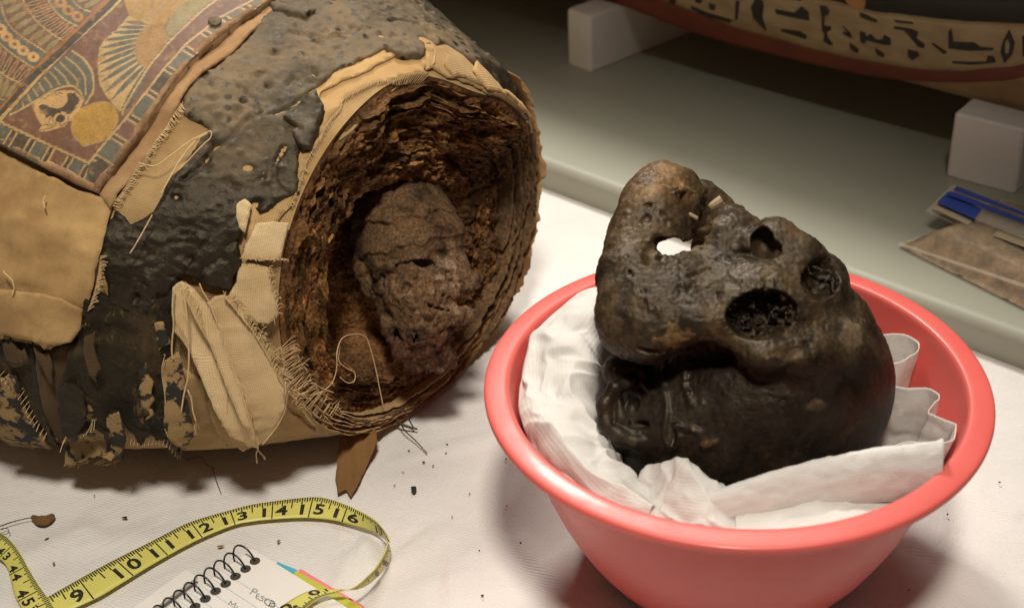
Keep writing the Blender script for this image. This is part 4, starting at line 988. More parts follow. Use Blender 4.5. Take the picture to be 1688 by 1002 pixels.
def crust_disp(s, t, db):
    P = np.stack([s, t * VR], -1); q = np.concatenate([P, 0 * P[:, :1]], -1)
    d = 0.0008 * fbm(q, 24, 3, 51) + 0.00035 * ridged(q, 130, 3, 53) + 0.0003 * fbm(q, 380, 2, 55)
    for i in range(0, len(P), 4000):
        r2 = ((P[i:i + 4000, None] - pits[None]) ** 2).sum(-1) / pr_ ** 2; d[i:i + 4000] += (pd_ * np.exp(-1.6 * r2 ** 1.5)).sum(1)
    cr = np.abs(fbm(q, 17, 3, 57)); d -= 0.0020 * (1 - sstep(0.0, 0.010, cr)) * sstep(0.0, 0.1, fbm(q, 7, 2, 59))
    for C_ in CRK:
        dm_ = np.full(len(P), 1.0)
        for a, b_ in zip(C_[:-1], C_[1:]):
            e = b_ - a; k = np.clip(((P - a) @ e) / (e @ e + 1e-12), 0, 1); dm_ = np.minimum(dm_, np.hypot(*(P - a - k[:, None] * e).T))
        d = d - 0.0026 * np.exp(-((dm_ + 0.0010 * fbm(q, 120, 3, 58)) / 0.0011) ** 2) + 0.0008 * np.exp(-(dm_ / 0.0045) ** 2)
    return d - 0.0012 * (1 - sstep(0, 0.0014, db))
def crust_lift(s, t, db): 
    n_ = fbm(xyz(s, t * VR, 1.0), 22, 3, 50); return 0.0030 + 0.0010 * n_ + 0.0016 * (1 - sstep(0, 0.012, db)) * sstep(-0.1, 0.4, n_)

# linen under the crust: bright band at the rim
band = [(380, 240), (420, 330), (398, 372), (400, 410), (425, 400), (452, 372), (478, 340), (494, 300), (508, 262), (524, 232), (545, 198), (560, 182), (567, 166), (592, 152), (616, 140), (640, 137), (668, 134), (690, 137), (697, 120), (712, 98), (716, 80), (690, 60), (640, 55), (560, 90), (480, 160)]
def rimclamp(st, m=0.0005): return st
patch("outer_bandage", None, M['linen_band'], MUM, 0.003, 0.0018, 0.0016, 0.0016, 3, st=rimclamp(to_st(band, (470, 250))))
patch("outer_bandage", [(515, 165), (560, 128), (612, 106), (645, 96), (672, 92), (640, 105), (612, 122), (585, 134), (566, 140), (548, 148), (530, 156), (520, 178)], M['linen_band'], MUM, 0.002, 0.0036, 0.0014, 0.0012, 4, anchor=(570, 135))
# broad smooth layers folded over the rim at the upper right
def annulus(t0, t1, ko, ki, so, si, mat, seed, nt=160, nw=26):
    t = np.radians(np.linspace(t0, t1, nt)); w_ = np.linspace(0, 1, nw); TT, WW = np.meshgrid(t, w_, indexing='ij'); q1 = xyz(t * 0.13, 0.1, seed * 3.1); q = xyz(TT * 0.13, WW * 0.03, seed * 3.1)
    en = sstep(0, .05, np.linspace(0, 1, nt)) * sstep(1, .95, np.linspace(0, 1, nt))
    kin = ki + 0.05 * fbm(q1, 30, 4, seed, 0.6); kin = ko + (kin - ko) * (0.25 + 0.75 * en)
    kk = ko + (kin[:, None] - ko) * WW; s_ = so + (si - so) * WW - 0.0016 * fbm(q, 40, 4, seed + 3).reshape(TT.shape)
    A = cen + (body0(0 * TT, TT) - cen) * kk[..., None] - AX * s_[..., None]
    return shell("wrapping_layer", A, 0.0008, mat, np.stack([TT * VR, kk * 0.13], -1), MUM)
for args in [(-20, 36, 1.01, 0.965, 0.004, 0.004, LD, 209), (-35, 25, 1.02, 0.955, 0.004, -0.002, LL, 211)]: annulus(*args)
patch("outer_bandage", [(712, 84), (735, 80), (770, 106), (800, 140), (822, 165), (842, 190), (850, 215), (858, 250), (835, 235), (815, 205), (795, 182), (775, 165), (755, 148), (735, 130), (712, 116), (698, 120)], M['linen'], MUM, 0.0022, 0.0022, 0.0014, 0.001, 5, anchor=(780, 120))
patch("outer_bandage", [(730, 96), (752, 108), (775, 128), (800, 152), (818, 176), (806, 184), (786, 168), (764, 150), (742, 130), (728, 112)], M['linen'], MUM, 0.0022, 0.0036, 0.0014, 0.001, 25, anchor=(780, 130))
patch("outer_bandage", [(778, 108), (800, 130), (818, 152), (838, 178), (852, 190), (850, 206), (840, 202), (826, 190), (812, 172), (796, 154), (780, 136), (772, 122)], M['linen_band'], MUM, 0.0022, 0.0048, 0.0012, 0.0016, 6, anchor=(805, 135))
# left shroud
shroud = [(-30, 225), (0, 250), (30, 268), (70, 288), (110, 305), (148, 322), (172, 328), (196, 322), (185, 350), (176, 385), (168, 420), (158, 470), (148, 498), (140, 530), (128, 548), (104, 556), (82, 562), (66, 550), (58, 540), (40, 548), (22, 540), (0, 536), (-40, 530)]
def shr_lift(s, t, db): return 0.003 + 0.0035 * sstep(0.0, 0.05, db) + 0.0055 * fbm(xyz(s, t * VR, 4.0), (26, 18, 1), 4, 73) + 0.0016 * ridged(xyz(s, t * VR, 4.0), 50, 3, 74) + 0.0030 * np.clip(ridged(xyz(s, t * VR, 4.4), (14, 22, 1), 2, 77) - 0.3, 0, 1)
patch("shroud_cloth", shroud, M['linen_shroud'], MUM, 0.0025, shr_lift, 0.0016, 0.0014, 7, anchor=(80, 420), bottom=True)
patch("shroud_cloth", [(-40, 470), (0, 466), (40, 470), (75, 474), (110, 482), (146, 498), (142, 528), (128, 546), (104, 554), (84, 560), (70, 548), (40, 545), (0, 535), (-40, 530)], M['linen_shroud'], MUM, 0.0025, lambda s, t, db: 0.0105 + 0.002 * fbm(xyz(s, t * VR, 2.0), 30, 3, 75), 0.0014, 0.0012, 8, anchor=(80, 520), bottom=True)
# dark resin-soaked cloth low on the side
patch("resin_soaked_cloth", [(150, 470), (200, 495), (245, 505), (285, 470), (300, 450), (296, 520), (288, 560), (280, 600), (285, 650), (300, 700), (298, 738), (285, 730), (270, 716), (252, 706), (238, 715), (222, 700), (210, 690), (206, 715), (203, 740), (190, 735), (176, 700), (160, 690), (140, 700), (124, 690), (110, 650), (112, 620), (118, 570), (130, 548)], M['resin_cloth'], MUM, 0.002, lambda s, t, db: 0.0052 + 0.002 * fbm(xyz(s, t * VR, 9.0), 40, 4, 79) + 0.0042 * ridged(xyz(s, t * VR, 9.0), (60, 34, 1), 4, 78) + 0.0012 * fbm(xyz(s, t * VR, 9.0), 170, 3, 76), 0.003, 0.003, 9, anchor=(220, 600), jf=.7)
patch("stained_bandage", [(62, 548), (84, 566), (108, 560), (130, 552), (120, 600), (112, 640), (112, 700), (106, 722), (90, 700), (72, 660), (66, 610)], M['linen_dark'], MUM, 0.0025, 0.0040, 0.002, 0.0015, 10, anchor=(95, 630))
patch("stained_bandage", [(-40, 540), (10, 545), (45, 556), (62, 575), (70, 640), (85, 690), (108, 730), (92, 720), (70, 690), (45, 650), (30, 620), (10, 605), (-40, 600)], M['resin_cloth'], MUM, 0.0025, 0.0045, 0.002, 0.0018, 11, anchor=(50, 610))
patch("torn_bandage", [(-30, 600), (8, 610), (20, 618), (40, 640), (60, 680), (80, 705), (106, 735), (92, 740), (60, 730), (30, 718), (10, 706), (6, 680), (12, 650), (-30, 640)], M['linen_flecked'], MUM, 0.0025, 0.0068, 0.0014, 0.002, 12, anchor=(45, 690))
patch("torn_bandage", [(24, 612), (38, 602), (44, 620), (42, 640), (34, 634)], M['linen_flecked'], MUM, 0.002, 0.0078, 0.0014, 0.002, 13)
patch("resin_soaked_cloth", [(110, 622), (125, 620), (144, 628), (146, 680), (136, 704), (126, 706), (112, 690), (108, 660)], M['resin_cloth'], MUM, 0.002, 0.0098, 0.0025, 0.002, 14)
for k_, (pts, lf_) in enumerate([([(150, 540), (166, 536), (172, 580), (168, 610), (158, 600), (152, 570)], .0125), ([(236, 590), (250, 586), (256, 640), (248, 668), (240, 640)], .012), ([(70, 560), (92, 566), (100, 590), (92, 620), (80, 600)], .0085), ([(186, 660), (204, 656), (212, 700), (200, 724), (190, 700)], .0125), ([(20, 556), (52, 560), (60, 584), (40, 592), (24, 580)], .0085), ([(262, 520), (278, 516), (282, 548), (270, 566)], .0125)]):
    patch("torn_bandage", pts, M['linen_flecked'] if k_ % 2 else M['linen_dark'], MUM, 0.002, lf_, 0.0012, 0.0035, 60 + k_, anchor=np.mean(np.array(pts, float), 0), jf=1.5)
# plain belly of linen under the flaps
patch("lower_bandage", [(206, 690), (228, 712), (250, 705), (275, 716), (300, 738), (340, 744), (400, 738), (470, 720), (520, 706), (500, 690), (470, 664), (440, 640), (380, 640), (300, 600), (250, 640)], M['linen'], MUM, 0.0025, 0.0022, 0.0016, 0.0016, 15, anchor=(380, 690))
# crust
patch("resin_crust", crust_px, M['resin'], MUM, 0.00150, crust_lift, 0.0045, 0.0010, 2, crust_disp, anchor=(430, 200), jf=2.6)
patch("resin_crust", [z3(*p) for p in [(885, 225), (905, 205), (960, 200), (1010, 188), (1040, 205), (1050, 240), (1030, 258), (980, 262), (930, 255), (900, 240)]], M['resin'], MUM, 0.0018, lambda s, t, db: 0.0062 + 0 * s, 0.004, 0.0014, 16, crust_disp, label="small loose resin flake lying on the rim linen")
patch("resin_crust", [z3(*p) for p in [(470, 505), (520, 470), (600, 400), (640, 468), (620, 520), (612, 560), (585, 625), (545, 630), (515, 595), (505, 560), (530, 545)]], M['resin'], MUM, 0.0018, lambda s, t, db: 0.0075 + 0.05 * np.clip(db, 0, .01), 0.004, 0.0012, 17, crust_disp, label="curled resin flap at the crust's inner edge")
patch("resin_crust", [z2(*p) for p in [(680, 265), (720, 190), (790, 120), (850, 70), (895, 60), (900, 95), (870, 140), (888, 220), (845, 322), (790, 305), (730, 285)]], M['resin'], MUM, 0.0018, lambda s, t, db: 0.0062 + 0 * s, 0.0035, 0.0012, 18, crust_disp, label="broken resin slab above the hanging linen flaps")
patch("resin_crust", [z3(*p) for p in [(415, 45), (450, 30), (520, 55), (600, 70), (560, 100), (500, 85), (470, 72), (430, 72)]], M['resin'], MUM, 0.0018, lambda s, t, db: 0.0066 + 0 * s, 0.004, 0.0012, 19, crust_disp)

# hanging linen flaps: each a free sheet that leaves the body towards its lower end
def flap(name, pix, mat, lift0, lift1, top_py, bot_py, seed, h=0.0020, jag=0.0007, anchor=None, label=None, curl=0.0, th_=0.0004):
    st = to_st(pix, anchor)
    def lf(s, t, db):
        y = proj(body0(s, t))[:, 1]; k = sstep(top_py, bot_py, y)
        return lift0 + (lift1 - lift0) * k + 0.0013 * fbm(xyz(s, t * VR, seed * 1.0), 45, 3, seed) + curl * (1 - sstep(0, 0.006, db)) * k
    return patch(name, None, mat, MUM, h, lf, th_, jag, seed, st=st, bottom=True, label=label, jf=2.2)
def z10(x, y): return (260 + x / 3.342, 440 + y / 3.342)
flap("linen_flap", [z10(*p) for p in [(320, 140), (370, 130), (430, 195), (500, 280), (580, 400), (640, 520), (700, 620), (700, 700), (650, 790), (570, 880), (500, 900), (440, 830), (380, 700), (300, 500), (280, 320), (270, 180)]], M['linen_light'], 0.006, 0.011, 480, 680, 81, anchor=z10(480, 520), label="wide coarse linen flap with frayed right edge")
flap("linen_flap", [z10(*p) for p in [(105, 80), (150, 55), (215, 95), (290, 180), (330, 260), (400, 420), (470, 580), (520, 740), (545, 865), (480, 830), (420, 815), (350, 710), (290, 590), (220, 450), (150, 350), (105, 300), (90, 180)]], M['linen_light'], 0.008, 0.018, 460, 690, 83, anchor=z10(300, 450), label="long pale linen strip hanging from the crust")
flap("linen_flap", [z10(*p) for p in [(160, 75), (215, 85), (290, 175), (345, 290), (400, 420), (460, 560), (520, 720), (515, 752), (470, 710), (420, 620), (380, 530), (330, 420), (270, 290), (220, 190)]], M['linen_light'], 0.0135, 0.027, 460, 690, 85, anchor=z10(350, 400), label="narrow folded linen strip lying on the longer one", curl=-0.002)
flap("linen_flap", [z2(*p) for p in [(945, 85), (1000, 78), (1062, 84), (1058, 140), (1055, 208), (970, 212), (886, 206), (905, 160)]], M['linen_light'], 0.005, 0.007, 370, 420, 87, anchor=z2(980, 150), label="small square linen scrap at the rim")
flap("linen_flap", [z2(*p) for p in [(880, 225), (930, 225), (985, 240), (1000, 310), (1022, 400), (985, 432), (940, 425), (890, 400), (840, 335), (870, 290)]], M['linen_light'], 0.0045, 0.007, 430, 520, 89, anchor=z2(930, 330))
flap("linen_flap", [z2(*p) for p in [(870, 20), (900, 0), (925, 20), (915, 70), (900, 120), (880, 100), (872, 60)]], M['linen_light'], 0.006, 0.007, 330, 390, 91)
flap("linen_flap", [z10(*p) for p in [(45, 480), (70, 450), (130, 420), (150, 470), (160, 560), (180, 640), (200, 740), (215, 830), (180, 870), (120, 880), (80, 850), (55, 800), (60, 650), (45, 540)]], M['linen_flecked'], 0.010, 0.014, 570, 700, 93, anchor=z10(110, 650), label="tattered resin-flecked strip left of the pale flaps")
flap("linen_flap", [z10(*p) for p in [(300, 560), (330, 640), (380, 720), (430, 820), (500, 860), (590, 850), (600, 890), (540, 920), (470, 950), (440, 930), (380, 920), (320, 830), (280, 700)]], M['linen'], 0.0045, 0.008, 600, 720, 95, anchor=z10(420, 830))
# lower-left fringe that reaches down over the sheet
fq = [(112, 690), (125, 676), (138, 700), (146, 660), (148, 632), (156, 650), (164, 690), (178, 730), (190, 752), (182, 760), (165, 752), (148, 756), (130, 764), (106, 766), (108, 740), (110, 715)]
st_ = to_st(fq, (145, 690)); base_ = float(st_[:, 1].max())
B = outline(np.array(fq, float), 3.0, 0, 1); Vp, Fp = cdt_fill(B, 3.2, 3)
pts3 = []
for (x, y) in Vp:
    h_ = hit(x, min(y, 726)); 
    if h_ is None: h_ = to_st([(x, y)], (145, 690))[0]
    sN = bnorm(np.array([h_[0]]), np.array([h_[1]]))[0]; p = body0(np.array([h_[0]]), np.array([h_[1]]))[0] + sN * 0.011
    dd = float((p - CAM) @ FW); pts3.append(atdepth(x, y, dd))
pts3 = np.array(pts3); pts3[:, 2] = np.maximum(pts3[:, 2], 0.002); nF = len(Vp)
cnt = {(a, b_) for f in Fp for a, b_ in zip(f, f[1:] + f[:1])}; rim = [(a, b_) for (a, b_) in cnt if (b_, a) not in cnt]
back = pts3 + FW * 0.001
mk("linen_flap", np.concatenate([pts3, back]), [f for f in Fp] + [tuple(i + nF for i in f[::-1]) for f in Fp] + [(b_, a, a + nF, b_ + nF) for a, b_ in rim], M['linen_flecked'], MUM, True, np.concatenate([Vp, Vp]) * 0.00037)["label"] = "frayed flecked strip hanging to the sheet"

# ------------------------------------------------------------------ fringes and loose threads
def on_body(px, py, lift=0.006, anchor=None):
    st = to_st([(px, py)], anchor if anchor is not None else (300, 450))[0]; s1 = np.array([st[0]]); t1 = np.array([st[1]])
    return (body(s1, t1) + lift * bnorm(s1, t1))[0]
FR = MB()
def fringe(pl, out, ln, dens, lift, r=0.00030, spread=0.35, anchor=None, droop=0.0):
    """short threads along a pixel polyline pl pointing in pixel direction out"""
    pl = spline(np.asarray(pl, float), max(4, int(dens))); o_ = np.asarray(out, float); o_ /= np.linalg.norm(o_)
    for p in pl:
        a = math.atan2(o_[1], o_[0]) + random.gauss(0, spread); L = ln * random.uniform(0.35, 1.25)
        st = to_st([p], anchor if anchor is not None else (300, 450))
        if not len(st): continue
        s1 = np.array([st[0][0]]); t1 = np.array([st[0][1]]); N = bnorm(s1, t1)[0]; p0 = body(s1, t1)[0] + lift * N; dep = float((p0 - CAM) @ FW)
        mid = p + np.array([math.cos(a), math.sin(a)]) * L * 0.5 + np.random.default_rng(int(p[0] * 91 + p[1])).normal(0, L * 0.10, 2); end = p + np.array([math.cos(a + random.gauss(0, .3)), math.sin(a)]) * L
        q0 = p0; q1 = atdepth(mid[0], mid[1], dep - 0.0008); q2 = atdepth(end[0], end[1], dep - 0.0004 + droop)
        P = spline([q0, q1, q2], 6); P[:, 2] = np.maximum(P[:, 2], 0.0008); FR.tube(P, np.linspace(r, r * 0.5, 6), 3, False)
fringe([z10(*p) for p in [(105, 300), (150, 350), (220, 450), (290, 590), (350, 710), (420, 815)]], (-1, 0.6), 4.5, 80, 0.012)
fringe([z10(*p) for p in [(160, 80), (220, 190), (270, 290), (330, 420), (380, 530), (420, 620), (470, 710), (515, 752)]], (-1, 0.35), 4, 100, 0.017)
fringe([z10(*p) for p in [(420, 815), (480, 830), (545, 865)]], (0.2, 1), 8, 22, 0.016)
fringe([z10(*p) for p in [(500, 280), (580, 400), (640, 520), (700, 620)]], (1, 0.55), 15, 70, 0.009, spread=0.7)
fringe([z10(*p) for p in [(700, 620), (700, 700), (650, 790), (570, 880)]], (0.8, 0.8), 9, 60, 0.012)
fringe([z10(*p) for p in [(370, 130), (430, 195), (500, 280)]], (-0.6, 1), 7, 40, 0.010, spread=0.6)
fringe([z10(*p) for p in [(55, 800), (80, 850), (120, 880), (180, 870), (215, 830)]], (0.2, 1), 18, 34, 0.014, spread=0.8)
fringe([z10(*p) for p in [(380, 920), (440, 930), (540, 920), (600, 890)]], (0.1, 1), 6, 30, 0.008)
fringe([z2(*p) for p in [(1058, 210), (970, 212), (886, 206)]], (0, 1), 6, 40, 0.007)
fringe([z2(*p) for p in [(1022, 400), (985, 432), (940, 425), (890, 400), (840, 335)]], (0.3, 1), 14, 50, 0.007, spread=0.9)
fringe([z2(*p) for p in [(985, 240), (1000, 310), (1022, 400)]], (1, 0.4), 9, 30, 0.007, spread=0.8)
fringe([(478, 340), (494, 300), (508, 262), (524, 232), (545, 198)], (0.9, 0.5), 6, 60, 0.0025)
fringe([(400, 410), (425, 400), (452, 372)], (0.4, 1), 9, 30, 0.003, spread=0.7)
fringe([(545, 198), (560, 182), (567, 166), (592, 152), (616, 140), (640, 137), (690, 137)], (0.1, 1), 4, 60, 0.0025)
fringe([(106, 766), (130, 764), (148, 756)], (-0.05, 1), 6, 22, 0.011, anchor=(145, 690))
fringe([(165, 752), (182, 758), (192, 752)], (1, 0.35), 16, 16, 0.011, anchor=(145, 690))
fringe([(186, 340), (205, 318), (225, 285), (250, 250), (275, 215), (300, 178)], (1, -0.1), 9, 90, 0.003, spread=0.5)
fringe([(172, 420), (168, 450), (160, 480), (150, 505)], (1, 0.4), 7, 36, 0.006, spread=0.7)
fringe([z10(*p) for p in [(560, 400), (620, 480), (690, 600), (760, 690), (790, 740)]], (0.9, 0.8), 20, 70, 0.005, spread=0.8)
fringe([(478, 560), (500, 610), (530, 650), (560, 676)], (0.9, 0.5), 15, 60, 0.003, spread=0.8, anchor=(440, 560))
fringe([(700, 86), (715, 92), (712, 110)], (-1, 0.5), 6, 24, 0.004)
fringe([(6, 680), (10, 700), (30, 718), (60, 730)], (-0.1, 1), 5, 30, 0.008, anchor=(50, 660))
fringe([(206, 712), (238, 716), (270, 716), (298, 738)], (0.1, 1), 8, 18, 0.008, spread=1.3, anchor=(240, 660))
fringe([(106, 722), (120, 700), (140, 700), (160, 690)], (0.1, 1), 7, 14, 0.009, spread=1.2, anchor=(140, 650))
fringe([(0, 540), (40, 548), (66, 552), (104, 556), (140, 530)], (0.1, 1), 5, 60, 0.008, spread=0.7, anchor=(80, 500))
fringe([(8, 610), (20, 618), (40, 640), (60, 680), (80, 705)], (1, -0.4), 4, 16, 0.008, spread=1.3, anchor=(40, 660))
fringe([z10(*p) for p in [(45, 480), (45, 540), (60, 650), (55, 800)]], (-1, 0.3), 4, 40, 0.013, spread=0.6)
FR.build("fringe", M['thread'], MUM, kind='stuff')
def thread(pl, lift, r=0.00042, mat='thread', n=60, end_px=False):
    P = spline(np.asarray(pl, float), n); out = []
    lf = np.interp(np.linspace(0, 1, n), np.linspace(0, 1, len(np.atleast_1d(lift))), np.atleast_1d(lift))
    for i, p in enumerate(P): out.append(on_body(p[0], p[1], lf[i]))
    m = MB(); m.tube(np.array(out), r, 6); return m.build("loose_thread", M[mat], MUM)
thread([z10(*p) for p in [(112, 75), (105, 170), (108, 260), (97, 350), (96, 420), (104, 450)]], [0.013, 0.012, 0.011], 0.0005)
thread([z10(*p) for p in [(160, 75), (185, 170), (192, 300), (198, 420), (190, 520), (165, 620), (150, 700)]], [0.016, 0.017, 0.015], 0.0005)
thread([z10(*p) for p in [(185, 590), (205, 640), (212, 700), (225, 745)]], 0.014, 0.0005)
thread([z10(*p) for p in [(250, 60), (300, 170), (360, 330), (390, 480), (385, 640), (385, 690)]], [0.012, 0.015, 0.017], 0.0003)
thread([(345, 232), (330, 240), (312, 258), (296, 280), (285, 300), (270, 325)], 0.009, 0.0004)
thread([(236, 279), (262, 282), (290, 265), (318, 246), (345, 233), (352, 232), (350, 242), (332, 258), (300, 290)], 0.011, 0.0003)
thread([z2(*p) for p in [(60, 245), (85, 270), (92, 300), (86, 322)]], 0.012, 0.0004)
thread([z2(*p) for p in [(200, 0), (195, 20), (200, 40)]], 0.012, 0.0004)
thread([z2(*p) for p in [(575, 60), (550, 100), (520, 150), (495, 185)]], 0.012, 0.00035)
thread([z10(*p) for p in [(545, 890), (540, 940), (545, 980)]], 0.012, 0.0004)
thread([z10(*p) for p in [(550, 930), (580, 960), (605, 1000)]], 0.010, 0.0004)
# threads trailing across the hollow, placed by depth in front of it
def free_thread(pl, along, r=0.00032, mat='thread'):
    """threads in the mouth of the hollow: on planes parallel to the end face, 'along' metres out of it"""
    P = spline(np.asarray(pl, float), 70); al = np.interp(np.linspace(0, 1, 70), np.linspace(0, 1, len(along)), along); d = ray(P[:, 0], P[:, 1])
    c0 = cen[None] + AX[None] * al[:, None]; t = ((c0 - CAM) @ AX) / (d @ AX); Q = CAM + d * t[:, None]; Q[:, 2] = np.maximum(Q[:, 2], 0.003)
    m = MB(); m.tube(Q, r, 6); m.build("loose_thread", M[mat], MUM)
def z4(x, y): return (380 + x / 2.004, 250 + y / 2.004)
free_thread([z4(*p) for p in [(180, 770), (220, 800), (280, 800), (330, 770), (350, 720), (352, 660), (370, 615), (410, 602), (445, 610), (462, 650), (480, 720), (505, 845)]], [-0.002, 0.004, 0.006, 0.0, 0.002, 0.006])
free_thread([z4(*p) for p in [(362, 640), (358, 690), (385, 715), (410, 730), (408, 758), (385, 762), (362, 745)]], [0.002, 0.005, 0.006])
free_thread([z4(*p) for p in [(210, 790), (250, 770), (275, 765), (300, 780), (340, 795)]], [0.004, 0.005])
free_thread([(473, 640), (485, 655), (500, 648), (520, 640)], [0.003, 0.006], 0.0003)

# brown linen scrap trailing from under the body onto the sheet
sq_ = [(560, 722), (590, 712), (618, 700), (622, 725), (608, 760), (594, 790), (586, 805), (578, 818), (570, 806), (556, 812), (553, 790), (556, 750)]
B = outline(np.array(sq_, float), 3.0, 0); B += 1.2 * np.stack([fbm(xyz(B[:, 0], B[:, 1], 0.0), .2, 3, 5), fbm(xyz(B[:, 0], B[:, 1], 3.0), .2, 3, 6)], -1)
Vp, Fp = cdt_fill(B, 4.0, 4); q = onz(Vp[:, 0], Vp[:, 1], 0.0012 + 0.012 * sstep(780, 700, Vp[:, 1]) + 0.0012 * np.sin(Vp[:, 0] * .12) ** 2)
cnt = {(a, b_) for f in Fp for a, b_ in zip(f, f[1:] + f[:1])}; rim = [(a, b_) for (a, b_) in cnt if (b_, a) not in cnt]; nF = len(Vp); lowv = q - [0, 0, 0.0008]
o = mk("linen_scrap", np.concatenate([q, lowv]), [f for f in Fp] + [tuple(i + nF for i in f[::-1]) for f in Fp] + [(b_, a, a + nF, b_ + nF) for a, b_ in rim], M['linen_scrap'], None, True, np.concatenate([Vp, Vp]) * 0.00037)
tag(o, "brown torn linen scrap on the sheet under the mummy's neck opening", "cloth scrap")
# ------------------------------------------------------------------ painted cartonnage panel over the chest
PAN = empty("painted_cartonnage", body0(np.array([0.25]), np.array([1.9]))[0])
tag(PAN, "painted plaster panel with falcon, yellow disc and striped border on the mummy's chest", "cartonnage")
out_edge = [(166, 322), (190, 288), (215, 255), (242, 222), (268, 184), (290, 152), (312, 122), (336, 98), (362, 76), (392, 54), (420, 36), (442, 20), (462, 2), (480, -18), (510, -60)]
PANEL = out_edge + [(420, -150), (250, -180), (60, -160), (-60, -80), (-60, 40), (-60, 210), (-30, 226), (0, 242), (40, 262), (80, 283), (125, 305)]
LIFT = 0.0075
# the paint: an art board in board units (one unit = one pixel of the reference), rasterised at 3x, then laid on the panel as its base colour
AX0, AY0, AW, AH, SS = -70, -70, 580, 410, 3
ART = np.zeros((AH * SS, AW * SS, 3), np.float32); ART[:] = lin((150, 112, 66))
def C(*c): return lin(c)
RED, BLUE, CREAM, DARK, OCH, GOLD, YEL, GRN, BEAD = C(110, 73, 54), C(86, 91, 80), C(186, 156, 104), C(58, 50, 38), C(152, 98, 48), C(160, 124, 68), C(176, 136, 46), C(138, 126, 82), C(196, 158, 104)
def _bb(P, pad=2):
    P = np.asarray(P, float); x0 = int(max(0, (P[:, 0].min() - pad - AX0) * SS)); x1 = int(min(AW * SS, (P[:, 0].max() + pad - AX0) * SS + 1)); y0 = int(max(0, (P[:, 1].min() - pad - AY0) * SS)); y1 = int(min(AH * SS, (P[:, 1].max() + pad - AY0) * SS + 1))
    if x1 <= x0 or y1 <= y0: return None
    X, Y = np.meshgrid((np.arange(x0, x1) + .5) / SS + AX0, (np.arange(y0, y1) + .5) / SS + AY0); return (slice(y0, y1), slice(x0, x1)), X, Y
def fill(P, c):
    P = np.asarray(P, float); b_ = _bb(P)
    if b_ is None: return
    sl, X, Y = b_; m = inpoly(X, Y, P); ART[sl][m] = c
def stroke(P, w_, c, curve=True):
    P = np.asarray(P, float); P = spline(P, max(8, 10 * len(P))) if curve and len(P) > 2 else P
    b_ = _bb(P, w_)
    if b_ is None: return
    sl, X, Y = b_; D = np.full(X.shape, 1e9)
    for a, q in zip(P[:-1], P[1:]):
        d = q - a; t = np.clip(((X - a[0]) * d[0] + (Y - a[1]) * d[1]) / (d @ d + 1e-9), 0, 1); D = np.minimum(D, (X - a[0] - t * d[0]) ** 2 + (Y - a[1] - t * d[1]) ** 2)
    ART[sl][D < (w_ / 2) ** 2] = c
def ell_(cx, cy, rx, ry, c, ang=0.0):
    t = np.linspace(0, 2 * np.pi, 40); ca, sa = math.cos(ang), math.sin(ang); x = rx * np.cos(t); y = ry * np.sin(t); fill(np.stack([cx + x * ca - y * sa, cy + x * sa + y * ca], -1), c)
def leaf(a, b_, w_, c, line=None, lw=0.9):
    a = np.array(a, float); b_ = np.array(b_, float); d = b_ - a; nrm = np.array([-d[1], d[0]]) / (np.linalg.norm(d) + 1e-9); t = np.linspace(0, 1, 16); wd = w_ * np.sin(np.pi * np.clip(t * 0.86 + 0.02, 0, 1)) ** 0.6
    P = np.concatenate([a + d * t[:, None] + nrm * wd[:, None], (a + d * t[:, None] - nrm * wd[:, None])[::-1]]); fill(P, c)
    if line is not None: stroke(np.concatenate([P, P[:1]]), lw, line, False)
def c5(x, y): return (x / 5.567, y / 5.567)
def c6(x, y): return (x / 5.275, 150 + y / 5.275)
def c7(x, y): return (200 + x / 5.568, y / 5.568)
L1 = [(-60, 245), (-10, 187), (32, 140), (77, 87), (103, 66), (153, 18), (172, -4), (235, -70)]; L2 = [(-52, 248), (-4, 189), (43, 129), (108, 70), (180, 2), (250, -70)]; L3 = [(-44, 256), (4, 190), (65, 122), (117, 77), (180, 16), (196, -1), (262, -70)]; L4 = [(-36, 262), (12, 190), (70, 124), (124, 72), (184, 18), (202, -1), (270, -70)]
fill(L4 + [(500, -70), (500, 340), (-70, 340)], RED)
# collar rows
fill(L1 + [(-70, -70), (-70, 250)], RED)
cA = [(-8, -30), (3, 14), (11, 36), (27, 54), (54, 72), (80, 89)]; cB = [(26, -40), (38, 0), (43, 11), (59, 34), (83, 54), (104, 67)]; cC = [(66, -40), (79, 0), (86, 13), (104, 31), (128, 44)]; cD = [(105, -40), (120, 0), (133, 13), (155, 22)]
cZ = [(-30, 40), (0, 72), (22, 90), (58, 114)]; cY = [(-40, 90), (0, 119), (16, 129), (34, 138)]; cX = [(-30, 150), (0, 163), (13, 166)]
def between(a, b_, c): fill(np.concatenate([spline(a, 40), spline(b_, 40)[::-1]]), c)
between(cC, cD, BLUE); between(cB, cC, C(96, 62, 48)); between(cA, cB, RED); between(cZ, cA, BLUE); between(cY, cZ, C(92, 60, 46)); between(cX, cY, RED); fill([(-70, 120), (-30, 150), (0, 163), (13, 166), (-30, 215), (-70, 240)], BLUE)
def row(a, b_, n_, fn, lo=0.0, hi=1.0):
    A = spline(a, 200); B_ = spline(b_, 200)
    for k in range(n_):
        i = int((lo + (hi - lo) * (k + .5) / n_) * 199); fn(A[i], B_[i])
def petal(p, q): leaf(p + (q - p) * 0.96, p + (q - p) * 0.12, 4.6, GRN)
row(cA, cB, 10, petal); row(cX, cY, 6, petal); row(cD, [(p[0] + 36, p[1] - 20) for p in cD], 6, petal)
def lotus(p, q):
    leaf(p + (q - p) * 0.05, p + (q - p) * 0.9, 2.8, DARK, CREAM, 1.1); leaf(p + (q - p) * 0.35, p + (q - p) * 0.95, 1.4, C(140, 84, 60))
row(cB, cC, 12, lotus); row(cY, cZ, 9, lotus)
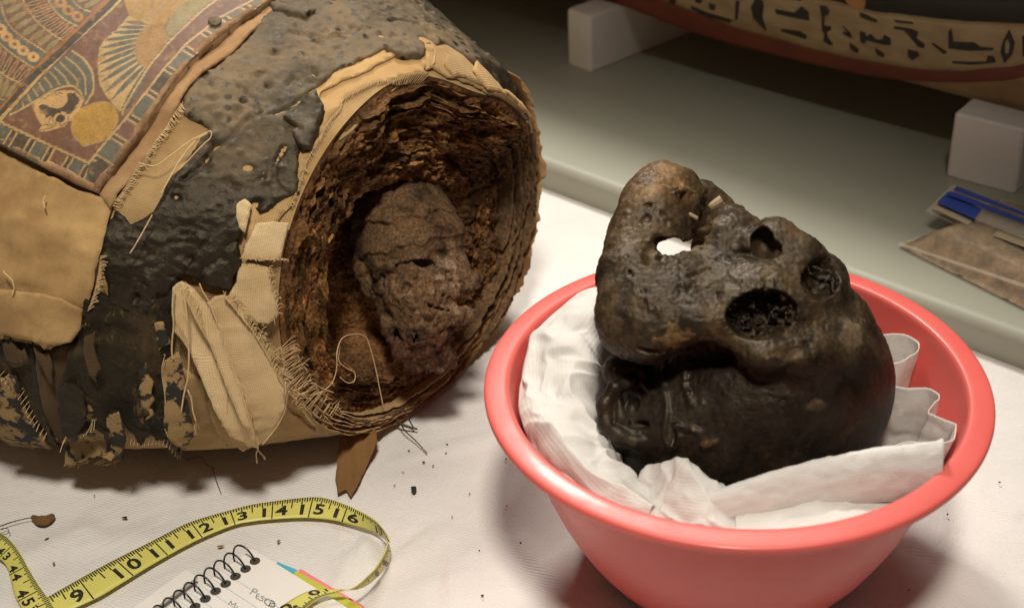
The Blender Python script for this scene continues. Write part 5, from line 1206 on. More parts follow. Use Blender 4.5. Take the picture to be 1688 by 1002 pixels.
for x, y in [(555, 22), (625, 94), (710, 152)]:
    ell_(*c5(x, y), 10.4, 8.4, C(180, 128, 66), .5); ell_(*c5(x, y), 4.3, 3.4, C(90, 84, 74), .5)
for x, y in [(-55, 195), (5, 262), (60, 335), (130, 400), (208, 460), (303, 520)]:
    ell_(*c5(x, y), 10.2, 8.2, BEAD, .4); ell_(*c5(x, y), 3.4, 2.7, C(128, 70, 46), .4)
for cv in (cA, cB, cC, cD, cZ, cY, cX): stroke(cv, 2.6, CREAM); stroke([(x + .2, y + 2.0) for x, y in cv], 0.7, DARK)
# diagonal bars
fill(L1 + L2[::-1], OCH); fill(L2 + L3[::-1], DARK); fill(L3 + L4[::-1], CREAM); stroke(L1, .8, DARK, False); stroke(L4, .8, DARK, False)
# falcon wing 1
w1 = [(119, 84), (137, 97), (151, 117), (154.5, 136), (153, 154), (141, 172), (136, 166), (133, 153), (122, 144), (108, 142), (90, 147), (72, 158), (36, 180), (17, 190), (40, 160), (70, 127), (99, 98)]
fill(w1, BLUE)
for P in [[(600, 520), (700, 600), (780, 720), (790, 870)], [(550, 570), (640, 660), (700, 730), (715, 790)], [(500, 620), (580, 690), (630, 775)], [(455, 660), (510, 715), (545, 778)], [(405, 710), (450, 760), (470, 800)], [(355, 760), (400, 835)], [(305, 820), (345, 880)], [(255, 870), (280, 930)], [(205, 935), (215, 985)]]:
    Q = [c5(*p) for p in P]; stroke(Q, 2.5, CREAM); stroke([(x + 1.5, y - .6) for x, y in Q], .6, DARK)
stroke([(119, 84), (137, 97), (151, 117), (154.5, 136), (153, 154), (141, 172)], 3.4, CREAM); stroke([(137, 166), (133, 153), (122, 144), (108, 142), (90, 147), (72, 158), (36, 180), (17, 190)], 3.4, CREAM); stroke([(135, 160), (124, 147), (108, 145), (90, 150), (72, 162), (40, 182)], .8, DARK)
# falcon head
fill([c6(*p) for p in [(285, 118), (320, 85), (380, 45), (450, 10), (540, -8), (640, 0), (700, 45), (722, 100), (695, 170), (640, 235), (560, 312), (470, 335), (400, 352), (335, 355), (345, 320), (372, 300), (350, 280), (315, 220), (292, 165)]], BEAD)
fill([c6(*p) for p in [(588, 20), (650, 20), (692, 70), (690, 112), (640, 192), (590, 202), (540, 182), (492, 202), (462, 240), (440, 212), (400, 238), (392, 208), (345, 160), (335, 128), (370, 112), (430, 135), (500, 155), (550, 140), (588, 90)]], DARK)
ell_(*c6(525, 240), 13, 10.5, BEAD, -.5); stroke([c6(525 + 68 * math.cos(t), 240 + 52 * math.sin(t)) for t in np.linspace(0, 6.28, 20)], .9, DARK); ell_(*c6(523, 240), 8.2, 6.6, DARK, -.5)
for P in [[(380, 75), (420, 40), (480, 15), (540, 20)], [(440, 225), (425, 260), (435, 290), (455, 285)], [(372, 300), (400, 290), (415, 295)], [(340, 345), (380, 335), (430, 325), (480, 300), (560, 300), (640, 220)]]: stroke([c6(*p) for p in P], 1.0, DARK)
for k in range(6): stroke([c6(612 + k * 14, 205 - k * 20), c6(640 + k * 12, 190 - k * 18)], 1.5, CREAM)
# second wing
root = [c7(*p) for p in [(240, 218), (190, 270), (145, 350), (122, 440), (122, 490), (150, 580), (195, 620), (240, 645)]]
w2 = [(211, 25), (189, 52), (171, 66), (163, 81), (161, 108), (162, 126), (165, 142), (174, 158), (181, 167), (190, 178), (202, 189), (243, 115)] + root[::-1]
fill(w2, CREAM)
tips = [(204, 35), (195, 44), (185, 54), (172, 67), (164, 80), (163, 94), (162, 108), (163, 122), (165, 138), (172, 155), (183, 167), (200, 186)]
rt_ = spline(root, len(tips))
for t_, r_ in zip(tips, rt_): leaf(np.array(t_), np.array(r_) * 1.06 - np.array(t_) * 0.06, 3.3 + 0.10 * math.hypot(t_[0] - r_[0], t_[1] - r_[1]) / 6, BLUE, CREAM, 1.7)
leaf((201, 187), (246, 112), 6, BLUE, DARK, .7)
stroke(w2[:11], .8, DARK)
# gilded ground above, body disc, grey-green tail
fill([(212, 24), (228, 34), (243, 40), (258, 40), (274, 40), (330, 20), (358, 0), (440, -70), (262, -70), (204, 2)], C(168, 132, 70))
fill([(243, 40), (232, 50), (225, 66), (221, 86), (227, 104), (243, 115), (262, 92), (281, 68), (283, 60), (276, 50), (274, 40)], C(156, 118, 64))
fill([c7(*p) for p in [(410, 260), (415, 305), (440, 335), (490, 350), (560, 290), (700, 150), (850, 20), (900, -60), (700, -60), (620, 10), (520, 80), (430, 180)]], GRN)
stroke([c7(*p) for p in [(430, 180), (408, 250), (412, 300), (440, 338), (490, 352)]], .9, DARK)
# yellow disc
YD = [c6(*p) for p in [(625, 262), (645, 210), (690, 172), (730, 145), (800, 118), (870, 97), (930, 100), (965, 118), (1005, 165), (1025, 215), (1025, 260), (1000, 320), (960, 385), (900, 430), (830, 455), (770, 472), (725, 485), (700, 455), (650, 412), (622, 340)]]
fill(YD, YEL); stroke(YD + YD[:1], 1.2, C(170, 150, 110))
# lines beside the border
fl = [c7(*p) for p in [(30, 990), (240, 640), (330, 520), (450, 380), (700, 140), (870, 10), (960, -60)]]; fl = [(202, 190)] + fl
sl_ = [(146, 271), (171, 239), (205, 199), (220, 180), (270, 115), (308, 72), (362, 30), (412, 4), (450, -20)]
outl = [(172, 312), (200, 278), (225, 247), (255, 208), (284, 164), (314, 125), (345, 96), (392, 62), (430, 36), (470, 5), (500, -30)]
fill([(146, 269)] + sl_ + outl[::-1], BLUE); 
fill([(-20, 193), (3, 205), (148, 272), (172, 320), (-70, 220), (-70, 180)], BLUE)
stroke(fl, 3.4, CREAM); stroke([(x - 2, y - 1) for x, y in fl], .8, DARK)
def tiles(inner, outer, seps, cols, dirv):
    """seps: (px,py) mid-band separator points; fills the tiles between and draws cream-dark-cream dividers"""
    I = spline(inner, 400); O = spline(outer, 400)
    near = lambda P, q: P[np.argmin(((P - q) ** 2).sum(1))]
    cut = []
    for s in seps:
        s = np.array(s, float); d = np.array(dirv(s), float); d /= np.linalg.norm(d)
        cut.append((s - d * 19, s + d * 19))
    for (a, b_), (a2, b2), c in zip(cut[:-1], cut[1:], cols): fill([a, b_, b2, a2], c)
    for s, (a, b_) in zip(seps, cut):
        d = (b_ - a) / np.linalg.norm(b_ - a); tn = np.array([-d[1], d[0]]) * np.sign(1e-9 + (-d[1]) * 1.0)
        for o_, w_, c in ((-4.6, 3.2, CREAM), (0, 5.6, DARK), (4.6, 3.2, CREAM)): stroke([a + tn * o_, b_ + tn * o_], w_, c, False)
seps_r = [(148, 300), (169, 267), (197, 231), (224, 199), (254, 158), (284, 119), (315, 86), (342, 57), (380, 36), (411, 16), (445, -2), (480, -25)]
save = ART.copy(); tiles(sl_, outl, seps_r[1:], [BLUE, RED, BLUE, DARK, BLUE, RED, BLUE, C(96, 86, 66), BLUE, RED], lambda s: (0.86, 0.52))
msk = np.zeros(ART.shape[:2], bool); b_ = _bb(np.array(sl_ + outl)); sl2, X_, Y_ = b_; msk[sl2] = inpoly(X_, Y_, np.array([(146, 271)] + sl_ + outl[::-1])); ART[~msk] = save[~msk]
save = ART.copy(); tiles(None or [(0, 0), (1, 1)], [(0, 0), (1, 1)], [(-40, 200), (-8, 212), (21, 224), (51, 237), (81, 252), (112, 267), (139, 284)], [RED, BLUE, C(70, 62, 46), BLUE, RED, BLUE], lambda s: (-0.50, 0.86))
msk[:] = False; b_ = _bb(np.array([(-70, 170), (172, 330)])); sl2, X_, Y_ = b_; msk[sl2] = inpoly(X_, Y_, np.array([(-70, 170), (3, 204), (148, 272), (172, 330), (-70, 225)])); ART[~msk] = save[~msk]
fill([(148, 272), (169, 262), (182, 274), (166, 318), (150, 300), (143, 286)], C(60, 52, 38))
stroke([(-60, 170), (3, 203), (148, 270)], 4.2, CREAM, False); stroke(sl_, 4.0, CREAM, False); stroke([(-60, 173), (3, 206), (147, 273)], .8, DARK, False); stroke([(x + 2, y + 1) for x, y in sl_], .8, DARK, False)
# wear: rubbed paint
gy_, gx_ = np.mgrid[0:AH * SS, 0:AW * SS]; qq = np.stack([gx_.ravel() / SS, gy_.ravel() / SS, np.zeros(gx_.size)], -1)
wn = fbm(qq[::1], 0.09, 3, 301, 0.6).reshape(AH * SS, AW * SS)
kk = np.clip((wn - 0.34) * 5, 0, 0.65)[..., None]; ART[:] = ART * (1 - kk) + lin((150, 112, 70)) * kk
ART[:] = (ART * 0.86 + lin((150, 112, 66)) * 0.10) * np.array([0.86, 0.81, 0.71])
def art_at(px, py):
    x = np.clip((px - AX0) * SS - .5, 0, AW * SS - 1.01); y = np.clip((py - AY0) * SS - .5, 0, AH * SS - 1.01); x0 = x.astype(int); y0 = y.astype(int); fx = (x - x0)[:, None]; fy = (y - y0)[:, None]
    return (ART[y0, x0] * (1 - fx) + ART[y0, x0 + 1] * fx) * (1 - fy) + (ART[y0 + 1, x0] * (1 - fx) + ART[y0 + 1, x0 + 1] * fx) * fy
pst = to_st(PANEL, (150, 100)); PB = np.stack([pst[:, 0], pst[:, 1] * VR], -1)
hst = 0.00055
gs = np.arange(PB[:, 0].min(), PB[:, 0].max(), hst); gt = np.arange(PB[:, 1].min(), PB[:, 1].max(), hst)
S, T = np.meshgrid(gs, gt, indexing='ij'); ins_ = inpoly(S, T, PB)
pos0 = body0(S, T / VR); px_ = proj(pos0 + LIFT * bnorm(S, T / VR))
vis = ins_ & (px_[..., 0] > -45) & (px_[..., 1] > -45)
idx = -np.ones(S.shape, int)
quad = vis[:-1, :-1] & vis[1:, :-1] & vis[1:, 1:] & vis[:-1, 1:]
use = np.zeros(S.shape, bool)
for a in (slice(None, -1), slice(1, None)):
    for b2 in (slice(None, -1), slice(1, None)): use[a, b2] |= quad
idx[use] = np.arange(use.sum()); ii, jj = np.nonzero(quad)
Fq = np.stack([idx[ii, jj], idx[ii + 1, jj], idx[ii + 1, jj + 1], idx[ii, jj + 1]], -1)
su, tu = S[use], T[use]; q = xyz(su, tu, 0.0); Nn = bnorm(su, tu / VR)
def pan_h(s, t): 
    q = xyz(s, t, 0.0); return LIFT + 0.0011 * fbm(q, 26, 3, 311) + 0.00025 * fbm(q, 240, 3, 313)
Vp = body0(su, tu / VR) + pan_h(su, tu)[:, None] * Nn
colp = art_at(*proj(body0(su, tu / VR) + LIFT * Nn).T)
n0 = np.cross(Vp[Fq[0, 1]] - Vp[Fq[0, 0]], Vp[Fq[0, 3]] - Vp[Fq[0, 0]])
if n0 @ Nn[0] < 0: Fq = Fq[:, ::-1]
mk("painted_surface", Vp, Fq, M['paint'], PAN, True, None, colp)
# plaster body beneath and its raw edges
patch("plaster_board", None, M['edge'], PAN, 0.004, lambda s, t, db: pan_h(s, t * VR) - 0.0016, 0.0075, 0.0006, 33, st=pst)
def edge_strip(name, line_o, line_i, seed, lift=0.0006):
    o_ = spline(line_o, 60); i_ = spline(line_i, 60)
    patch(name, np.concatenate([o_, i_[::-1]]), M['edge'], PAN, 0.0022, lambda s, t, db: pan_h(s, t * VR) + lift + 0.0008 * fbm(xyz(s, t * VR, seed * 1.0), 120, 3, seed) - 0.0012 * (1 - sstep(0, .002, db)), 0.004, 0.0007, seed, anchor=(150, 100))
edge_strip("raw_edge", out_edge, [(160, 308), (184, 278), (208, 246), (235, 213), (262, 175), (284, 143), (306, 113), (330, 89), (356, 67), (388, 46), (415, 28), (438, 12), (456, -6), (474, -26), (504, -66)], 35)
edge_strip("raw_edge", [(166, 322), (125, 305), (80, 283), (40, 262), (0, 242), (-45, 220)], [(163, 306), (128, 290), (84, 270), (44, 250), (2, 229), (-43, 207)], 37)
patch("mud_clot", [c7(*p) for p in [(805, 310), (830, 285), (890, 278), (935, 295), (925, 325), (880, 345), (830, 340)]], M['resin'], PAN, 0.0010, lambda s, t, db: pan_h(s, t * VR) + 0.0012 + 0.15 * np.minimum(db, .004), 0.001, 0.0004, 39)
# folded linen lip that follows the panel's far edge
lip_o = [(186, 345), (206, 312), (232, 278), (258, 246), (284, 205), (300, 172), (318, 143), (345, 118), (374, 98), (402, 76), (420, 58), (440, 38), (450, 24)]
lip_i = [(168, 324), (192, 290), (217, 257), (244, 224), (270, 186), (292, 154), (314, 124), (338, 100), (364, 78), (394, 56), (422, 38), (438, 22), (447, 12)]
patch("linen_lip", np.concatenate([spline(lip_o, 50), spline(lip_i, 50)[::-1]]), linen('lip_linen', (0.47, 0.29, 0.14), (0.34, 0.18, 0.08), stain=0.45, weave=0.5), PAN, 0.0022, lambda s, t, db: 0.0038 + 0.003 * fbm(xyz(s, t * VR, 3.0), 50, 3, 43), 0.0016, 0.0012, 41, anchor=(300, 150))

# ------------------------------------------------------------------ measuring tape
def q5(x, y): return (x / 2.411, 780 + y / 2.411)
TAPE = empty("measuring_tape", onz(*q5(700, 260)))
tag(TAPE, "yellow fabric measuring tape with black inch numbers curling across the white sheet", "tape measure")
class Ribbon:
    """ruled strip between two 3D edges; p(u,v) with u along (0..1), v 0 = graduated edge, 1 = plain edge"""
    def __init__(s, E, G, n=400, square=False):
        s.E = spline(E, n); s.G = spline(G, n); s.n = n
        if square:                                             # pair each point with the one straight across the tape
            g = spline(G, 3000); k = np.array([np.argmin(((g - e) ** 2).sum(1)) for e in s.E]); k = np.maximum.accumulate(k).astype(float)
            k = np.convolve(np.pad(k, 12, mode='edge'), np.ones(25) / 25, 'valid'); s.G = np.stack([np.interp(k, np.arange(3000), g[:, j]) for j in range(3)], -1)
        # pair by common parameter
        s.L = np.r_[0, np.cumsum(np.linalg.norm(np.diff((s.E + s.G) / 2, axis=0), axis=1))]; s.u = s.L / s.L[-1]
    def p(s, u, v, off=0.0):
        u = np.asarray(u, float); v = np.asarray(v, float)
        e = np.stack([np.interp(u, s.u, s.E[:, k]) for k in range(3)], -1); g = np.stack([np.interp(u, s.u, s.G[:, k]) for k in range(3)], -1)
        q = e * (1 - v)[..., None] + g * v[..., None]
        if np.isscalar(off) and off == 0: return q
        e2 = np.stack([np.interp(u + 0.004, s.u, s.E[:, k]) for k in range(3)], -1) - np.stack([np.interp(u - 0.004, s.u, s.E[:, k]) for k in range(3)], -1)
        nn = np.cross(g - e, e2); nn /= np.linalg.norm(nn, axis=-1)[..., None] + 1e-12
        return q + nn * off
    def mesh(s, name, mat, parent, nv=7, sgn=1):
        if normal_up(s, 0.4, 0.5) > 0: sgn = -1
        uu = np.linspace(0, 1, s.n); vv = np.linspace(0, 1, nv); U, Vv = np.meshgrid(uu, vv, indexing='ij')
        return shell(name, s.p(U, Vv), 0.0005 * sgn, mat, np.stack([U * s.L[-1], Vv * 0.016], -1), parent)
def normal_up(R_, u, v):
    """sign so that an offset goes toward the viewer"""
    a = R_.p(np.array([u]), np.array([v]), 0.001)[0] - R_.p(np.array([u]), np.array([v]))[0]
    return 1.0 if a @ (CAM - R_.p(np.array([u]), np.array([v]))[0]) > 0 else -1.0
def px3(pts, z): 
    pts = np.asarray(pts, float); z = np.broadcast_to(np.asarray(z, float), (len(pts),)); return onz(pts[:, 0], pts[:, 1], z)
# strip 1: the 42-46 run at the lower left (its graduated edge faces the other run)
t1e = [q5(*p) for p in [(-80, 180), (-20, 220), (40, 265), (80, 318), (115, 380), (150, 438), (188, 492), (225, 550), (262, 610)]]
t1g = [q5(*p) for p in [(-150, 265), (-70, 300), (0, 340), (28, 375), (42, 425), (55, 478), (85, 535), (120, 600), (155, 660)]]
R1 = Ribbon(px3(t1e, [.004, .005, .006, .006, .006, .005, .004, .003, .003]), px3(t1g, 0.003), 400, True)
# strip 2: 8 to 17
t2e = [q5(*p) for p in [(60, 585), (130, 530), (190, 490), (330, 410), (440, 350), (600, 270), (750, 195), (900, 150), (1000, 124), (1090, 110), (1200, 97), (1280, 96), (1380, 126), (1480, 180), (1530, 234), (1550, 275)]]
t2g = [q5(*p) for p in [(130, 640), (210, 575), (270, 545), (390, 490), (482, 435), (622, 350), (780, 265), (922, 206), (1010, 188), (1092, 180), (1180, 175), (1250, 176), (1330, 186), (1430, 215), (1500, 243), (1536, 266)]]
R2 = Ribbon(px3(t2e, [.0035] * 10 + [.004, .005, .008, .013, .018, .019]), px3(t2g, [.002] * 10 + [.002, .002, .002, .002, .002, .002]), 400, True)
# strip 3: the tape turned on edge round the bend, then flat again over the notebook (other side's figures)
def qB(x, y): return (440 + x / 6.492, 880 + y / 6.492)
t3e = [qB(*p) for p in [(1290, 60), (1288, 110), (1270, 180), (1230, 260), (1160, 370), (1080, 450), (980, 540), (890, 592), (830, 606), (740, 632), (660, 655), (560, 690), (480, 742), (420, 800), (350, 880)]]
t3g = [qB(*p) for p in [(1285, 72), (1318, 130), (1330, 195), (1312, 280), (1255, 380), (1180, 460), (1085, 540), (970, 590), (850, 600), (720, 596), (600, 592), (480, 604), (360, 650), (230, 725), (90, 830)]]
R3 = Ribbon(px3(t3e, [.019, .019, .019, .018, .018, .018, .017, .0165, .016, .015, .0145, .014, .0135, .0135, .0135]), px3(t3g, [.001, .001, .0012, .0014, .002, .003, .006, .010, .0135, .015, .015, .0145, .014, .0135, .0135]))
for R_ in (R1, R2, R3): R_.mesh("strip", M['tape'], TAPE)
def u_at(R_, px, py):
    uu = np.linspace(0, 1, 2000); P = proj(R_.p(uu, 0 * uu + 0.0)); return uu[np.argmin(((P - np.array([px, py])) ** 2).sum(1))]
def strokes(R_, inches, du, sides, marks, full=1.0, w=0.018, sub=16):
    Vs = []; Fs = []; n_ = 0
    def bar(u, a, b, wd):
        nonlocal n_
        vv = np.array([a, (a + b) / 2, b]); s_ = normal_up(R_, min(max(u, .01), .99), .5)
        o3 = 0.0008 if R_ is R3 else 0.00012
        P = np.concatenate([R_.p(np.full(3, u - wd), vv, o3 * s_), R_.p(np.full(3, u + wd), vv, o3 * s_)])
        Vs.append(P); Fs.extend([(n_, n_ + 1, n_ + 4, n_ + 3), (n_ + 1, n_ + 2, n_ + 5, n_ + 4)]); n_ += 6
    for u0, sp in marks:
        for k in range(sub):
            u = u0 + sp * k / sub
            if not (0.002 < u < 0.998): continue
            ln = 1.0 if k == 0 else (0.50 if k == sub // 2 else (0.33 if k % 4 == 0 else (0.24 if k % 2 == 0 else 0.20)))
            bar(u, 0.015, ln if k else full, w * sp * (0.9 if k else 0.9))
    return mk("graduations", np.concatenate(Vs), Fs, M['ink'], TAPE, smooth=False)
def glyphmesh(ch):
    c = bpy.data.curves.new("t", 'FONT'); c.body = ch; c.size = 1.0; c.resolution_u = 4; c.offset = 0.03
    o = bpy.data.objects.new("t", c); COL.objects.link(o)
    dg = bpy.context.evaluated_depsgraph_get(); dg.update(); me = bpy.data.meshes.new_from_object(o.evaluated_get(dg))
    V = np.array([v.co[:2] for v in me.vertices]); F = [tuple(p.vertices) for p in me.polygons]
    bpy.data.objects.remove(o); bpy.data.curves.remove(c); bpy.data.meshes.remove(me); return V, F
_gc = {}
def numeral(R_, ch, u, v0, hgt, wid, flip=False, off=0.00016, turn=0):
    """ch centred at u; letters run along u, height along v from v0 upward (towards v smaller)"""
    if ch not in _gc: _gc[ch] = glyphmesh(ch)
    V, F = _gc[ch]
    lo = V.min(0); hi = V.max(0); X = (V[:, 0] - (lo[0] + hi[0]) / 2) * wid; Yv = (V[:, 1] - lo[1]) / 0.72
    if flip: X = -X; Yv = 1 - Yv
    uu = u + X; vv = v0 - Yv * hgt; s_ = normal_up(R_, min(max(u, .01), .99), .5)
    return mk("numeral", R_.p(uu, vv, off * s_), F, M['ink'], TAPE, smooth=False)
anchors2 = {9: (320 - 10, 415), 10: (458, 342), 11: (608, 264), 12: (757, 192), 13: (915, 146), 14: (1085, 110), 15: (1245, 96), 16: (1383, 127), 17: (1497, 195)}
ua = {k: u_at(R2, *q5(*v)) for k, v in anchors2.items()}; ua[8] = 2 * ua[9] - ua[10]; ua[7] = 2 * ua[8] - ua[9]
ks = sorted(ua)
strokes(R2, None, None, None, [(ua[k], (ua.get(k + 1, ua[k] + 0.06) - ua[k])) for k in ks])
for k in ks:
    if k < 8: continue
    sp = ua.get(k + 1, ua[k] + 0.05) - ua[k]; s_ = str(k); wid = sp * 0.62
    if len(s_) == 1: numeral(R2, s_, ua[k] - sp * 0.24, 0.86, 0.50, wid)
    else:
        numeral(R2, s_[0], ua[k] - sp * 0.21, 0.86, 0.50, wid); numeral(R2, s_[1], ua[k] + sp * 0.24, 0.84, 0.50, wid)
def qA(x, y): return (x / 7.033, 860 + y / 7.033)
an1 = {43: (140, 270), 44: (285, 520), 45: (445, 800)}
ub = {k: u_at(R1, *qA(*v)) for k, v in an1.items()}; ub[42] = 2 * ub[43] - ub[44]; ub[46] = 2 * ub[45] - ub[44]; ub[41] = 2 * ub[42] - ub[43]
strokes(R1, None, None, None, [(ub[k], ub.get(k + 1, ub[k] + 0.2) - ub[k]) for k in sorted(ub) if k in (41, 42, 43, 44, 45)])
for k in (42, 43, 44, 45):
    sp = ub[k + 1] - ub[k]; wid = sp * 0.50; s_ = str(k)
    numeral(R1, s_[0], ub[k] - sp * 0.17, 0.93, 0.46, wid); numeral(R1, s_[1], ub[k] + sp * 0.19, 0.91, 0.46, wid)
um = {k: u_at(R3, *qB(*p)) for k, p in {0: (655, 655), 1: (400, 800)}.items()}
d3 = um[1] - um[0]
strokes(R3, None, None, None, [(um[0] + d3 * k, d3) for k in range(-4, 2)], full=0.6)
def on3(ch, px, py, size_v, wid, flip):
    uu, vv = np.meshgrid(np.linspace(0, 1, 800), np.linspace(0, 1, 21), indexing='ij'); P = proj(R3.p(uu, vv)); k = np.unravel_index(np.argmin(((P - np.array([px, py])) ** 2).sum(-1)), uu.shape)
    numeral(R3, ch, uu[k], vv[k] + size_v / 2, size_v, wid, flip, 0.0008)
on3("0", *qB(512, 632), 0.52, abs(d3) * 0.62, True)
on3("1", *qB(640, 606), 0.45, abs(d3) * 0.40, True)
on3("2", *qB(235, 790), 0.56, abs(d3) * 0.62, True)
on3("8", *qB(1262, 310), 0.5, abs(d3) * 0.4, True)
on3("5", *qB(1170, 420), 0.5, abs(d3) * 0.4, True)

# ------------------------------------------------------------------ spiral notebook
def q6(x, y): return (220 + x / 6.492, 880 + y / 6.492)
PZ = 0.009
NB = empty("spiral_notebook", onz(*q6(1300, 700)))
tag(NB, "small open spiral notebook with pencilled handwriting and black wire coil", "notebook")
hol = np.array([(1300, 288), (1200, 372), (1092, 452), (987, 532), (880, 610), (770, 692), (660, 775), (548, 858), (437, 940)], float)
H3 = onz(*np.array([q6(*h) for h in hol]).T, PZ)
hd = (H3[-1] - H3[0]); hd /= np.linalg.norm(hd); hp = np.array([-hd[1], hd[0], 0]); hp = hp if hp @ np.array([1, -1, 0]) < 0 else -hp   # hp points to the coil side
corner = onz(*q6(1285, 160), PZ)
pw = 0.11; ph_ = 0.15
# page edge runs parallel to the holes 6 mm outside them; it is torn along the holes as in the photo
edge0 = onz(*q6(1268, 152), PZ); td = onz(*qB(300, 436), PZ) - edge0; td /= np.linalg.norm(td); hq = -td      # hq: along the page's top edge, towards the coil
def page(name, z0, z1, e0, inset=0.0, mat='paper'):
    a = e0 - np.array([0, 0, PZ]); b_ = a + hd * ph_; c_ = b_ - hq * pw; d_ = a - hq * pw
    m = MB(); m.hexa([q + np.array([0, 0, z0]) for q in (a, d_, c_, b_)] + [q + np.array([0, 0, z1]) for q in (a, d_, c_, b_)])
    return m.build(name, M[mat], NB, smooth=False)
page("page_block", 0.0015, PZ - 0.0012, edge0 - hq * 0.0008 + hd * 0.0008)
page("top_page", PZ - 0.0009, PZ - 0.0002, edge0)
# a leaf folded back on the coil's far side
bm_ = MB()
eb = edge0 + hp * 0.0135 + hd * 0.032
for k in range(2):
    pass
bm_.hexa([eb * [1, 1, 0] + np.array([0, 0, z]) + hd * a + hp * c for z in (0.0012, 0.0034) for a, c in ((0, 0), (0, 0.010), (0.12, 0.010), (0.12, 0))])
bm_.build("folded_leaf", M['paper'], NB, smooth=False)
for h in H3:
    t = np.linspace(0, 2 * np.pi, 18, endpoint=False)
    P = h + np.array([0, 0, 0.00025]) + 0.0031 * (np.cos(t)[:, None] * hd + np.sin(t)[:, None] * hp)
    mk("punched_hole", P, [tuple(range(18))], M['hole'], NB, smooth=False)
# wire: one coil; each turn leaves its hole, arches over the page edge and goes down behind it
spc = np.linalg.norm(H3[1] - H3[0])
wire = []
R0 = 0.0100
for k in range(len(H3)):
    t = np.linspace(0.12, 1.42, 46)      # fraction of pi: rises from the hole, arches to the coil side, dives to the table
    ang = t * math.pi
    xo = R0 * (1 - np.cos(ang)) * 0.86; zo = R0 * 1.15 * np.sin(ang)
    P = H3[k] + hp * xo[:, None] + np.array([0, 0, 1.0]) * (zo - 0.0035)[:, None] + hd * (spc * 0.42 * (t - 0.12) / 1.3)[:, None] - hp * 0.0005
    P[:, 2] = np.maximum(P[:, 2], 0.0016)
    m = MB(); m.tube(P, 0.00058, 7); m.build("wire_coil", M['wire'], NB)
# rule lines and writing
def on_page(px, py): return onz(px, py, PZ + 0.00003)
def pline(name, pts, w_, mat, z=PZ + 0.0001):
    pts = np.asarray(pts, float); P = onz(pts[:, 0], pts[:, 1], z); t = np.gradient(P, axis=0); nrm = np.stack([-t[:, 1], t[:, 0], 0 * t[:, 0]], -1); nrm /= np.linalg.norm(nrm, axis=1)[:, None] + 1e-12
    V = np.concatenate([P + nrm * w_ / 2, P - nrm * w_ / 2]); n_ = len(P)
    return mk(name, V, [(i, i + 1, n_ + i + 1, n_ + i) for i in range(n_ - 1)], mat, NB, smooth=False)
for k in range(5):
    a = edge0 + hd * (0.0235 + 0.0078 * k); b_ = a - hq * 0.105
    P = np.array([a, b_]) + np.array([0, 0, 0.0]); wv = hd * 0.00022; z_ = np.array([0, 0, PZ + 0.00002 - a[2]])
    mk("rule_line", np.array([a - wv + z_, b_ - wv + z_, b_ + wv + z_, a + wv + z_]), [(0, 1, 2, 3)], M['rule'], NB, smooth=False)
def letters(name, strokes_, f, w_=0.00042):
    m = MB()
    for s in strokes_:
        s = np.array([f(*p) for p in s], float)
        if len(s) > 2: s = spline(s, 6 * len(s))
        P = onz(s[:, 0], s[:, 1], PZ + 0.00012); t = np.gradient(P, axis=0); nr = np.stack([-t[:, 1], t[:, 0], 0 * t[:, 0]], -1); nr /= np.linalg.norm(nr, axis=1)[:, None] + 1e-12
        V = np.concatenate([P + nr * w_ / 2, P - nr * w_ / 2]); n_ = len(P); m.add(V, [(i, i + 1, n_ + i + 1, n_ + i) for i in range(n_ - 1)])
    m.build(name, M['pencil'], NB, smooth=False)
letters("handwriting", [
    [(1290, 578), (1268, 610), (1243, 640)], [(1290, 580), (1318, 592), (1325, 610), (1305, 618), (1272, 608)],                          # P
    [(1350, 638), (1330, 636), (1315, 655), (1312, 678), (1330, 690), (1348, 690)], [(1318, 660), (1346, 664)],                         # E
    [(1402, 668), (1385, 662), (1370, 674), (1384, 690), (1382, 706), (1362, 708), (1350, 698)],                                        # S
    [(1438, 692), (1416, 686)], [(1416, 686), (1396, 722)], [(1396, 722), (1420, 736)], [(1407, 704), (1426, 710)],                                                  # E
    [(1476, 706), (1450, 756)], [(1476, 706), (1500, 716), (1516, 744), (1502, 768), (1450, 757)]], q6)                                 # D
letters("handwriting", [[(1014, 752), (1046, 712)], [(1046, 712), (1052, 752)], [(1052, 752), (1098, 735)], [(1098, 735), (1072, 790)], [(1118, 768), (1100, 792), (1112, 806)]], q6)
letters("pencil_sketch", [[(-20, 690), (20, 695), (60, 715), (85, 760), (70, 778), (30, 770), (-20, 740)], [(55, 745), (72, 735)], [(20, 762), (40, 740), (60, 738)]], qB)

# ------------------------------------------------------------------ sticky flags under the notebook's edge
def flag(name, quad, z0, z1, mat, label):
    q = np.array([qB(*p) for p in quad]); m = MB(); m.hexa(np.concatenate([onz(q[:, 0], q[:, 1], z0), onz(q[:, 0], q[:, 1], z1)]))
    o = m.build(name, M[mat], None, smooth=False); tag(o, label, "sticky note", "sticky note pads beside the notebook")
flag("sticky_flag_pad", [(103, 318), (112, 293), (330, 385), (310, 440)], 0.0005, 0.0040, 'flag_blue', "narrow blue sticky flag pad poking out from under the notebook page")
flag("sticky_flag_pad", [(330, 400), (358, 368), (1046, 770), (1020, 830)], 0.0005, 0.0030, 'flag_pink', "pink sticky flag pad showing as a thin line behind the lime pad")
flag("sticky_flag_pad", [(285, 430), (312, 388), (1015, 775), (985, 860)], 0.0035, 0.0060, 'flag_lime', "lime green sticky flag pad lying under the measuring tape")

